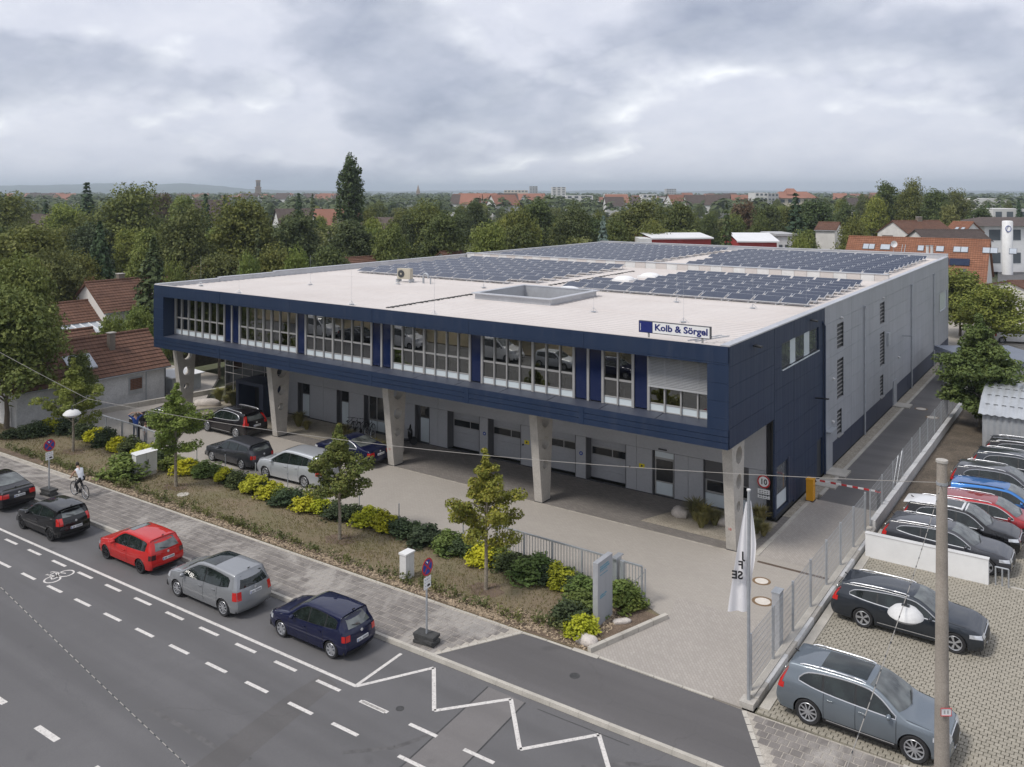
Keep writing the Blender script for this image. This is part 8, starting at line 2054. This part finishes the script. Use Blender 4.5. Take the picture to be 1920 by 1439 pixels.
for i, (s_, z, w_) in enumerate((('J', 4.46, 0.30), ('F', 4.16, 0.32), ('SE', 3.84, 0.34))):
    v_ = (6.15-z)/(6.15-2.82); p_ = cloth(0.30, v_, 1, 6.15, 2.82, 0.62)
    text_mesh('letter', s_, m_ink, w_, fg, (p_[0]+0.05, p_[1]-0.09, z), (radians(90), 0, radians(19)), (-1, 1, 1), 0.004, 0.010)
# ---- concrete pole, span wires, hanging lamps
m_polec = M('weathered_pole_concrete', (0.30, 0.265, 0.225), 0.9, var=0.16, scale=1.4, fine=0.14, fscale=30, bump=0.2)
pp = ray(1766, 20.5); pole = thing('concrete_pole', 'tall tapered concrete pole in front of the blue grey car', 'pole', None, (pp.x, pp.y, 0))
put('shaft', MB().lathe([(0.185, -0.1), (0.178, 1.0), (0.115, 9.08), (0.112, 9.1)], n=22), m_polec, pole, 40); put('top', MB().cyl((0, 0, 9.09), (0, 0, 9.15), 0.135, n=22), m_concrete, pole); put('clamp', MB().cyl((0, 0, 8.55), (0, 0, 8.62), 0.128, n=22), m_zinc, pole)
zpl = H-(1325-359)*20.5/1600
pl = put('pole_plate', MB().box(-0.125, 0.125, -0.005, 0.005, zpl-0.10, zpl+0.08), m_white, pole, loc=(FW[0]*-0.20, FW[1]*-0.20, 0), rot=(0, 0, YAW)); put('plate_frame', MB().tube([(-0.125, -0.008, zpl-0.10), (0.125, -0.008, zpl-0.10), (0.125, -0.008, zpl+0.08), (-0.125, -0.008, zpl+0.08)], 0.012, 4, closed=True), m_red, pl)
for dx in (-0.04, 0.04): put('plate_mark', MB().box(dx-0.02, dx+0.02, -0.008, -0.006, zpl-0.05, zpl+0.03), m_towngrey, pl)
def lamp(c, label):
    t = thing('hanging_lamp', label, 'street lamp', 'lamps hung on span wires', c); put('hood', MB().lathe([(0.001, 0.16), (0.10, 0.155), (0.22, 0.11), (0.31, 0.02), (0.325, -0.02), (0.315, -0.03)], n=26), m_offwhite, t, 60)
    put('bowl', MB().lathe([(0.30, -0.025), (0.24, -0.09), (0.12, -0.13), (0.001, -0.14)], n=22), m_offwhite, t, 60); put('hanger', MB().cyl((0, 0, 0.15), (0, 0, 0.30), 0.025, n=8).box(-0.07, 0.07, -0.03, 0.03, 0.15, 0.19), m_steel_dark, t); return t
lc = ray(1698, 16.6, 1152); lamp(lc, 'white oval lamp hanging on a wire before the anthracite estate car'); l2 = ray(135, 33.0, 776); lamp(l2, 'white oval lamp hanging at the left in front of a young tree')
def wire(a, b, sag, label, r=0.008, n=24, wraps=0):
    a, b = Vector(a), Vector(b); pts = []
    for i in range(n+1): t = i/n; p = a.lerp(b, t); p.z -= sag*4*t*(1-t); pts.append(p)
    o = thing('span_wire', label, 'wire', 'span wires', a)
    put('strand', MB().tube([p-a for p in pts], r, 5), m_wire, o)
    if wraps:
        mb = MB()
        for k in range(wraps):
            t = (k+0.5)/wraps; i = min(n-1, int(t*n)); f = t*n-i; p = pts[i].lerp(pts[i+1], f); d = (pts[i+1]-pts[i]).normalized(); mb.cyl(p-a-d*0.03, p-a+d*0.03, r*1.35, n=5)
        put('wire_tie', mb, m_steel_dark, o)
    return o
m_wire = M('weathered_cable', (0.34, 0.32, 0.29), 0.6, 0.2, var=0.1)
ptop = Vector((pp.x, pp.y, 8.6)); hang = Vector((lc.x, lc.y, lc.z+0.30)); far_end = ray(1593, 13.0, 1419); far_end = hang+(far_end-hang)*2.2
wire(ptop, hang, 0.05, 'wire from the concrete pole to the hanging lamp', wraps=14); wire(hang, far_end, 0.05, 'wire running on from the hanging lamp across the street', wraps=24)
knot = ray(164, 33.6, 748); wire(ptop, knot, 0.55, 'long wire crossing in front of the building', 0.008, 40); wire(knot, ray(-260, 33.0, 512), 0.1, 'wire rising to the upper left from the left lamp', 0.010)
wire(Vector((l2.x, l2.y, l2.z+0.30)), knot, 0.0, 'short wire holding the left lamp'); wire(ray(-140, 19.0, 962), ray(460, 14.0, 1538), 0.05, 'light twisted wire above the road at lower left', 0.008, wraps=60)
# ---- boulders
def boulder(p, sx, sy, sz, seed, label, rz=0.3):
    rg = np.random.default_rng(seed); mb = MB().ball((0, 0, 0), 1, 1, 1, 14, 9); k = rg.normal(0, 1, (6, 3))
    V = []
    for v in mb.v:
        v = np.array(v); f = 1+0.10*sum(sin(2.2*float(v@q)+i) for i, q in enumerate(k))/2; w = np.sign(v)*np.abs(v)**0.75*f; V.append((w[0]*sx, w[1]*sy, max(-0.05, w[2]*sz+sz*0.55)))
    mb.v = V; put('boulder', mb, m_stone, None, 50, (p[0], p[1], 0.02), (0, 0, rz), label=label, cat='boulder')
boulder((-14.78, 25.55), 0.42, 0.26, 0.20, 1, 'white boulder at the corner of driveway and apron', -0.1); boulder((-14.45, 27.5), 0.36, 0.16, 0.10, 2, 'flat white boulder beside the foot of the sign stele', 0.8)
boulder(at(1276, 968), 0.42, 0.36, 0.26, 3, 'pale boulder under the building left of the grasses'); boulder(at(1357, 985), 0.3, 0.25, 0.26, 4, 'small boulder behind the right end column'); boulder(at(388, 760), 0.95, 0.4, 0.28, 5, 'long white boulder by the entrance bed', 0.5); boulder(at(745, 850), 0.4, 0.35, 0.25, 6, 'pale boulder behind the middle column'); boulder(at(430, 772), 0.5, 0.3, 0.2, 8, 'low boulder beside the entrance porch')
# ---- corrugated shed
sh = thing('corrugated_shed', 'corrugated steel shed with barrel roof at the right edge', 'shed', None, (-6.3, 58.6, 0))
def corr(fn, nu, nv, amp): return MB().grid(fn, nu, nv)
m_corr = M('corrugated_steel', (0.46, 0.48, 0.50), 0.45, 0.35, var=0.12, scale=1.2)
put('front_wall', MB().grid(lambda u, v: (12*u, 0.035*sin(u*12/0.16*2*pi/2), -0.05+2.25*v), 220, 1), m_corr, sh, 80); put('side_wall', MB().grid(lambda u, v: (0.035*sin(u*8/0.16*pi), 8*u, -0.05+2.25*v), 150, 1), m_corr, sh, 80)
rp_ = [(-0.25, 2.18), (0.6, 2.62), (1.6, 2.98), (2.8, 3.2), (4.0, 3.27), (5.2, 3.2), (6.4, 2.98), (7.4, 2.62), (8.25, 2.18)]
put('roof', MB().grid(lambda u, v: (-0.2+12.4*u, interp([(i/8, p[0]) for i, p in enumerate(rp_)], v), interp([(i/8, p[1]) for i, p in enumerate(rp_)], v)+0.03*sin(u*12.4/0.2*pi)), 200, 8), m_corr, sh, 80)
put('gable_sheet', MB().face([(0, p[0], p[1]-0.05) for p in rp_] + [(0, 8, 2.1), (0, 0, 2.1)]), m_corr, sh)
for k in range(1, 4):
    mb = MB(); yy, zz2 = rp_[k]
    for i in range(28): mb.box(0.1+0.43*i, 0.34+0.43*i, yy-0.03, yy+0.03, zz2+0.03, zz2+0.05)
    put('roof_fixings', mb, m_steel_dark, sh)
block('blue_roof_hall', 'low building with blue grey flat roof behind the shed', 1850, 1990, 690, 63.5, 7, m_render_grey, 'building', 0, M('blue_grey_roofing', (0.16, 0.18, 0.22), 0.6, var=0.08, scale=0.5))
# ---- parked cars far off at the right
make_car(mpv(), P_white, 'far_car', 'white car parked at the right edge behind the lane tree', tuple(ray(1904, 88).xy)+(0,), YAW-0.3, group='cars parked far right', detail=False)
for px, d, c_, lab, a in ((1893, 132, P_light, 'white car in the row before the round tower', 0.2), (1918, 132, P_white, 'second white car in the row before the round tower', 0.2), (1872, 118, P_anth, 'dark car beside the long red roof house', 0.4), (1897, 117, P_green, 'dark green car beside the long red roof house', 0.3), (1868, 108, P_white, 'white car at the foot of the white gable', 0.9)):
    make_car(hatch(4.3, 1.75, 1.48, 2.6) if px != 1872 else suv(), c_, 'far_car', lab, tuple(ray(px, d).xy)+(0.05,), YAW+a, group='cars parked far right', detail=False, chrome=False)
# ---- bicycles
m_bike = M('bicycle_frame', (0.03, 0.032, 0.036), 0.4, 0.3, var=0.1, kind='obj')
def bicycle(name, label, loc, rz, group=None):
    t = thing(name, label, 'bicycle', group, loc, rz); R = 0.34
    for x in (0.53, -0.53):
        w = link('wheel', None, t, (x, 0, R)); put('tyre', MB().tube([(R*cos(a*pi/14), 0, R*sin(a*pi/14)) for a in range(28)], 0.024, 6, closed=True), C_tyre, w); put('rim', MB().tube([((R-0.03)*cos(a*pi/14), 0, (R-0.03)*sin(a*pi/14)) for a in range(28)], 0.012, 5, closed=True), C_rim, w)
        sp = MB()
        for i in range(14): sp.cyl((0, 0, 0), ((R-0.03)*cos(i*pi/7), 0, (R-0.03)*sin(i*pi/7)), 0.003, n=4)
        sp.cyl((0, -0.03, 0), (0, 0.03, 0), 0.025, n=8); put('spokes', sp, C_rim, w)
    f = MB(); bb = (-0.06, 0, 0.30); seat = (-0.22, 0, 0.86); head = (0.36, 0, 0.84); hl = (0.40, 0, 0.70)
    for a, b, r in ((bb, seat, 0.019), (bb, hl, 0.022), ((-0.19, 0, 0.76), head, 0.02), (head, hl, 0.022), ((-0.53, 0, 0.34), bb, 0.013), ((-0.53, 0, 0.34), (-0.19, 0, 0.74), 0.012), (hl, (0.53, 0, 0.34), 0.018)): f.cyl(a, b, r, n=7)
    put('frame', f, m_bike, t, 50); put('handlebar', MB().tube([(0.30, 0.30, 0.97), (0.38, 0.2, 0.98), (0.39, 0, 0.96), (0.38, -0.2, 0.98), (0.30, -0.30, 0.97)], 0.014, 6).cyl(head, (0.38, 0, 0.97), 0.016, n=7), m_bike, t, 50)
    put('saddle', MB().ball((-0.24, 0, 0.90), 0.14, 0.07, 0.035, 12, 6).cyl((-0.22, 0, 0.8), (-0.23, 0, 0.89), 0.014, n=6), m_black, t, 60); put('crank', MB().cyl((-0.06, -0.05, 0.30), (-0.06, 0.05, 0.30), 0.09, n=14).bar((-0.06, 0.07, 0.30), (0.06, 0.07, 0.18), 0.02, 0.02).bar((-0.06, -0.07, 0.30), (-0.18, -0.07, 0.42), 0.02, 0.02).box(0.01, 0.11, 0.06, 0.15, 0.17, 0.19).box(-0.23, -0.13, -0.15, -0.06, 0.41, 0.43), C_rim_dark, t)
    return t
pf, pr = at(139, 928), at(160, 936); cb = (pf+pr)/2; ab = atan2(pf.y-pr.y, pf.x-pr.x)
bicycle('bicycle', 'black bicycle ridden along the pavement', (cb.x, cb.y, 0.0), ab)
for i, (x, y, a) in enumerate(((-40.0, 38.9, 0.5), (-39.6, 39.0, 0.6), (-39.1, 39.1, 0.45), (-38.5, 39.2, 0.6))): bicycle('parked_bicycle', 'dark bicycle leaning in the rack by the wall', (x, y, 0), pi/2+a*0.6, 'bicycles in the rack')
for i in range(5): put('bicycle_hoop', MB().tube([(0, -0.3, 0), (0, -0.3, 0.6), (0, -0.15, 0.75), (0, 0.15, 0.75), (0, 0.3, 0.6), (0, 0.3, 0)], 0.02, 6), m_zinc, None, 60, (-39.9+i*0.55, 38.7, 0), (0, 0, 0.3), label='galvanised bicycle hoop by the wall under the building', cat='bicycle hoop', group='bicycle hoops')
sc_ = thing('motor_scooter', 'black motor scooter parked behind the middle column', 'scooter', None, (-35.6, 39.2, 0), 0.5)
for x in (0.62, -0.62):
    w = link('wheel', None, sc_, (x, 0, 0.26)); put('tyre', MB().lathe([(0.15, -0.05), (0.24, -0.06), (0.26, -0.03), (0.26, 0.03), (0.24, 0.06), (0.15, 0.05)], n=20, axis='y'), C_tyre, w, 50); put('rim', MB().cyl((0, -0.04, 0), (0, 0.04, 0), 0.15, n=14), C_rim_dark, w)
put('body', MB().ball((-0.45, 0, 0.55), 0.42, 0.17, 0.22, 14, 9).ball((0.42, 0, 0.68), 0.16, 0.19, 0.38, 12, 9).box(-0.2, 0.4, -0.14, 0.14, 0.28, 0.36), P_black, sc_, 60); put('seat', MB().ball((-0.42, 0, 0.78), 0.38, 0.14, 0.07, 12, 7), m_black, sc_, 60); put('top_case', MB().box(-1.0, -0.68, -0.19, 0.19, 0.82, 1.12), m_black, sc_); put('handlebar', MB().tube([(0.30, 0.33, 1.02), (0.38, 0, 1.0), (0.30, -0.33, 1.02)], 0.02, 6).cyl((0.5, 0, 0.6), (0.38, 0, 1.02), 0.03, n=8), m_black, sc_); put('screen', MB().box(0.42, 0.44, -0.17, 0.17, 1.0, 1.25), m_glass_dark, sc_)
# ================================================================ people
SK = M('skin', (0.46, 0.28, 0.20), 0.6, var=0.06, kind='obj'); CL = {}
def cloth_m(n, c): return CL.setdefault(n, M('cloth_'+n, c, 0.85, var=0.12, scale=9, kind='obj'))
def figure(name, label, loc, rz, J, bones, mats, s=1.0):
    """one continuous skinned body; each bone carries its radius pair and a material"""
    names = list(J); me = bpy.data.meshes.new('body'); me.from_pydata([tuple(c*s for c in J[n][0]) for n in names], [(names.index(a), names.index(b)) for a, b, m in bones], [])
    o = bpy.data.objects.new('body_src', me); COL.objects.link(o)
    sk = o.modifiers.new('skin', 'SKIN'); sk.use_smooth_shade = True
    for i, n in enumerate(names):
        r = J[n][1]; r = (r, r) if isinstance(r, (int, float)) else r; me.skin_vertices[0].data[i].radius = (r[0]*s, r[1]*s)
    me.skin_vertices[0].data[0].use_root = True
    o.modifiers.new('sub', 'SUBSURF').levels = 1; o.modifiers['sub'].render_levels = 1
    dg = bpy.context.evaluated_depsgraph_get(); dg.update(); bm_ = bpy.data.meshes.new_from_object(o.evaluated_get(dg)); bpy.data.objects.remove(o)
    bm_.materials.clear()
    for m in mats: bm_.materials.append(m)
    segs = [(Vector(J[a][0])*s, Vector(J[b][0])*s, m) for a, b, m in bones]
    for p in bm_.polygons:
        best = 1e9
        for a, b, m in segs:
            d = b-a; t = max(0, min(1, (p.center-a).dot(d)/max(1e-9, d.length_squared))); q = (p.center-a-d*t).length
            if q < best: best = q; p.material_index = m
        p.use_smooth = True
    t = thing(name, label, 'person', None, loc, rz); link('body', bm_, t); return t
def hand(J, bones, key, wrist, d, up, mi):
    """palm and five short fingers beyond the wrist"""
    d, up = Vector(d).normalized(), Vector(up).normalized(); sd = d.cross(up).normalized(); w = Vector(wrist); palm = w+d*0.075
    J[key+'palm'] = (tuple(palm), (0.036, 0.018)); bones.append((key, key+'palm', mi))
    for i, (o, l) in enumerate(((-0.028, 0.065), (-0.010, 0.078), (0.010, 0.072), (0.027, 0.056))):
        J['%sf%d' % (key, i)] = (tuple(palm+d*l+sd*o-up*0.018), 0.0085); bones.append((key+'palm', '%sf%d' % (key, i), mi))
    J[key+'th'] = (tuple(w+d*0.06-sd*0.055), 0.010); bones.append((key, key+'th', mi))
def head_parts(t, c, f, hair, s=1.0, cap=0.9):
    """hair cap, ears, eyes and nose around a head centred at c, facing f"""
    c = Vector(c)*s; f = Vector(f).normalized(); sd = f.cross(Vector((0, 0, 1))).normalized()
    mb = MB(); 
    for v in MB().ball((0, 0, 0), 1, 1, 1, 16, 10).v:
        v = Vector(v); p = f*v.x*0.104+sd*v.y*0.086+Vector((0, 0, 1))*v.z*0.124
        mb.v.append(tuple(c+(p*s if not (v.x > 0.25 and v.z < 0.45) else p*0.9*s)+Vector((0, 0, 0.012*s))-f*0.012*s))
    mb.f = MB().ball((0, 0, 0), 1, 1, 1, 16, 10).f; mb.m = [0]*len(mb.f); mb.f = [q for q in mb.f if not all(Vector(mb.v[i]).z < c.z-0.05*s for i in q)]; mb.m = [0]*len(mb.f)
    put('hair', mb, hair, t, 60)
    for k in (-1, 1): put('ear', MB().ball(tuple(c+sd*k*0.083*s), 0.018*s, 0.012*s, 0.03*s, 8, 6), SK, t, 60); put('eye', MB().ball(tuple(c+f*0.086*s+sd*k*0.032*s+Vector((0, 0, 0.005))*s), 0.011*s, nu=8, nv=6), m_ink, t, 60)
    put('nose', MB().ball(tuple(c+f*0.098*s-Vector((0, 0, 0.02))*s), 0.016*s, 0.012*s, 0.024*s, 8, 6), SK, t, 60); put('mouth', MB().ball(tuple(c+f*0.086*s-Vector((0, 0, 0.062))*s), 0.012*s, 0.022*s, 0.006*s, 8, 6), M('lips', (0.33, 0.13, 0.11), 0.6) if 'lips' not in MATS else MATS['lips'], t, 60)
m_hair_d = M('dark_hair', (0.025, 0.018, 0.013), 0.6, var=0.2, scale=30, kind='obj'); m_hair_b = M('brown_hair', (0.085, 0.045, 0.025), 0.6, var=0.2, scale=30, kind='obj'); m_hair_g = M('cropped_hair', (0.20, 0.14, 0.10), 0.6, var=0.2, scale=30, kind='obj')
# cyclist, leaning forward on the handlebar (local +x is the riding direction)
J = {'pelvis': ((-0.22, 0, 0.98), (0.15, 0.12)), 'spine': ((-0.10, 0, 1.18), (0.145, 0.11)), 'chest': ((0.06, 0, 1.36), (0.165, 0.12)), 'neck': ((0.15, 0, 1.47), 0.055), 'head': ((0.24, 0, 1.60), (0.085, 0.10)),
     'shl': ((0.08, 0.18, 1.38), 0.062), 'ell': ((0.20, 0.27, 1.16), 0.045), 'wrl': ((0.33, 0.27, 1.02), 0.032), 'shr': ((0.08, -0.18, 1.38), 0.062), 'elr': ((0.20, -0.27, 1.16), 0.045), 'wrr': ((0.33, -0.27, 1.02), 0.032),
     'hil': ((-0.20, 0.09, 0.93), 0.10), 'knl': ((0.16, 0.11, 0.66), 0.068), 'anl': ((0.02, 0.11, 0.28), 0.045), 'tol': ((0.14, 0.11, 0.21), 0.036), 'hir': ((-0.20, -0.09, 0.93), 0.10), 'knr': ((0.20, -0.11, 0.80), 0.068), 'anr': ((-0.18, -0.11, 0.50), 0.045), 'tor': ((-0.07, -0.11, 0.44), 0.036)}
Bn = [('pelvis', 'spine', 1), ('spine', 'chest', 1), ('chest', 'neck', 0), ('neck', 'head', 0), ('chest', 'shl', 1), ('shl', 'ell', 0), ('ell', 'wrl', 0), ('chest', 'shr', 1), ('shr', 'elr', 0), ('elr', 'wrr', 0), ('pelvis', 'hil', 2), ('hil', 'knl', 2), ('knl', 'anl', 2), ('anl', 'tol', 3), ('pelvis', 'hir', 2), ('hir', 'knr', 2), ('knr', 'anr', 2), ('anr', 'tor', 3)]
for k, y in (('wrl', 0.27), ('wrr', -0.27)): hand(J, Bn, k, J[k][0], (0.8, 0, -0.4), (0, 0, 1), 0)
t = figure('person', 'cyclist in white t-shirt and black trousers riding along the pavement', (cb.x, cb.y, 0), ab, J, Bn, [SK, cloth_m('white', (0.62, 0.64, 0.68)), cloth_m('black', (0.015, 0.015, 0.018)), cloth_m('shoe', (0.55, 0.55, 0.56))])
head_parts(t, (0.245, 0, 1.615), (1, 0, -0.1), m_hair_d)
def stander(arms):
    J = {'pelvis': ((0, 0, 0.95), (0.15, 0.11)), 'spine': ((0.01, 0, 1.15), (0.15, 0.11)), 'chest': ((0.01, 0, 1.36), (0.175, 0.12)), 'neck': ((0.02, 0, 1.50), 0.055), 'head': ((0.04, 0, 1.63), (0.085, 0.10)), 'shl': ((0, 0.19, 1.42), 0.062), 'shr': ((0, -0.19, 1.42), 0.062),
         'hil': ((0, 0.09, 0.90), 0.10), 'knl': ((0.02, 0.10, 0.50), 0.065), 'anl': ((-0.01, 0.10, 0.09), 0.045), 'tol': ((0.14, 0.11, 0.04), 0.036), 'hir': ((0, -0.09, 0.90), 0.10), 'knr': ((0.03, -0.10, 0.50), 0.065), 'anr': ((0.0, -0.10, 0.09), 0.045), 'tor': ((0.15, -0.12, 0.04), 0.036)}
    J.update(arms)
    Bn = [('pelvis', 'spine', 1), ('spine', 'chest', 1), ('chest', 'neck', 0), ('neck', 'head', 0), ('chest', 'shl', 1), ('shl', 'ell', 1), ('ell', 'wrl', 0), ('chest', 'shr', 1), ('shr', 'elr', 1), ('elr', 'wrr', 0), ('pelvis', 'hil', 2), ('hil', 'knl', 2), ('knl', 'anl', 2), ('anl', 'tol', 3), ('pelvis', 'hir', 2), ('hir', 'knr', 2), ('knr', 'anr', 2), ('anr', 'tor', 3)]
    return J, Bn
J, Bn = stander({'ell': ((0.02, 0.42, 1.62), 0.045), 'wrl': ((0.0, 0.17, 1.76), 0.032), 'elr': ((0.02, -0.42, 1.62), 0.045), 'wrr': ((0.0, -0.17, 1.76), 0.032)})
hand(J, Bn, 'wrl', J['wrl'][0], (0, -1, 0.1), (0, 0, 1), 0); hand(J, Bn, 'wrr', J['wrr'][0], (0, 1, 0.1), (0, 0, 1), 0)
t = figure('person', 'person in blue t-shirt behind the railing with both arms raised to the head', (-49.95, 30.25, 0), radians(-40), J, Bn, [SK, cloth_m('blue', (0.018, 0.060, 0.26)), cloth_m('denim', (0.045, 0.06, 0.10)), cloth_m('shoe', (0.55, 0.55, 0.56))]); head_parts(t, (0.045, 0, 1.645), (1, 0, -0.1), m_hair_g)
J, Bn = stander({'ell': ((0.08, 0.27, 1.16), 0.045), 'wrl': ((0.25, 0.18, 1.08), 0.032), 'elr': ((0.05, -0.27, 1.16), 0.045), 'wrr': ((0.15, -0.26, 0.95), 0.032)})
hand(J, Bn, 'wrl', J['wrl'][0], (1, -0.2, 0), (0, 0, 1), 0); hand(J, Bn, 'wrr', J['wrr'][0], (0.5, 0, -1), (1, 0, 0), 0)
t = figure('person', 'smaller person in white top and dark trousers behind the railing', (-48.5, 30.0, 0), radians(20), J, Bn, [SK, cloth_m('white', (0.62, 0.64, 0.68)), cloth_m('grey', (0.07, 0.07, 0.08)), cloth_m('black', (0.015, 0.015, 0.018))], 0.80); head_parts(t, (0.045, 0, 1.645), (1, 0, -0.15), m_hair_b, 0.80)
t = figure('person', 'person in dark blue clothes half hidden behind the young green maple', (-49.6, 32.4, 0), radians(200), *stander({'ell': ((0.10, 0.25, 1.18), 0.045), 'wrl': ((0.28, 0.15, 1.12), 0.032), 'elr': ((0.10, -0.25, 1.18), 0.045), 'wrr': ((0.28, -0.15, 1.12), 0.032)}), [SK, cloth_m('navy', (0.012, 0.018, 0.05)), cloth_m('grey', (0.07, 0.07, 0.08)), cloth_m('black', (0.015, 0.015, 0.018))]); head_parts(t, (0.045, 0, 1.645), (1, 0, -0.1), m_hair_d)
# ================================================================ across the street, seen mirrored in the office windows
sheet('opposite_verge', [(-130, -28), (60, -28), (60, 3.2), (-130, 1.2)], ZRD+0.10, m_lawn, None, 0.15, kind='structure')
for i, (x, y, k, s_) in enumerate(((-38, -4, B1, 0.8), (-52, -6, B3, 0.9), (-66, -3, B1, 0.85), (-80, -5, B2, 0.8), (-95, -2, B3, 0.9), (-28, -8, B4, 0.8), (-110, -4, B1, 0.9), (-18, -14, B3, 0.8))):
    plant('verge_tree', k, 'green tree across the street, mirrored in the office windows', 'tree', (x, y, 0), s_, i*1.1, 'trees across the street')
def van(x, y, rz, lab):
    P = mpv(5.3, 1.98, 2.05, 3.2); return make_car(P, P_white, 'white_van', lab, (x, y, ZRD), rz, 'van', 'vans across the street', chrome=False, detail=False)
van(-58.5, 5.2, 0.0, 'white van across the street, mirrored in the office windows'); van(-70.5, 5.4, 0.0, 'white van across the street, mirrored in the office windows'); van(-47.0, 4.8, 0.0, 'white van across the street, mirrored in the office windows')
make_car(hatch(4.2, 1.75, 1.47, 2.6), P_light, 'verge_car', 'silver hatchback across the street, mirrored in the office windows', (-40.5, 4.9, ZRD), 0, group='cars across the street', detail=False); make_car(sedan(), P_grey, 'verge_car', 'grey saloon across the street, mirrored in the office windows', (-64.8, 5.2, ZRD), 0, group='cars across the street', detail=False); make_car(hatch(4.2, 1.75, 1.47, 2.6), P_navy, 'verge_car', 'blue hatchback across the street, mirrored in the office windows', (-34.5, 4.9, ZRD), 0, group='cars across the street', detail=False)
# ================================================================ summer haze
hz = bpy.data.materials.new('haze_air'); hz.use_nodes = True; hn = hz.node_tree.nodes; hn.clear()
ho = hn.new('ShaderNodeOutputMaterial'); hv = hn.new('ShaderNodeVolumePrincipled')
hv.inputs['Color'].default_value = (0.80, 0.91, 1.0, 1); hv.inputs['Density'].default_value = 0.00020; hv.inputs['Anisotropy'].default_value = 0.2
hz.node_tree.links.new(hv.outputs[0], ho.inputs['Volume'])
box('haze', hz, -10800, 10800, -10800, 10800, -1.6, 110, None, kind='stuff', label='thin blue haze over the distant land', cat='haze')
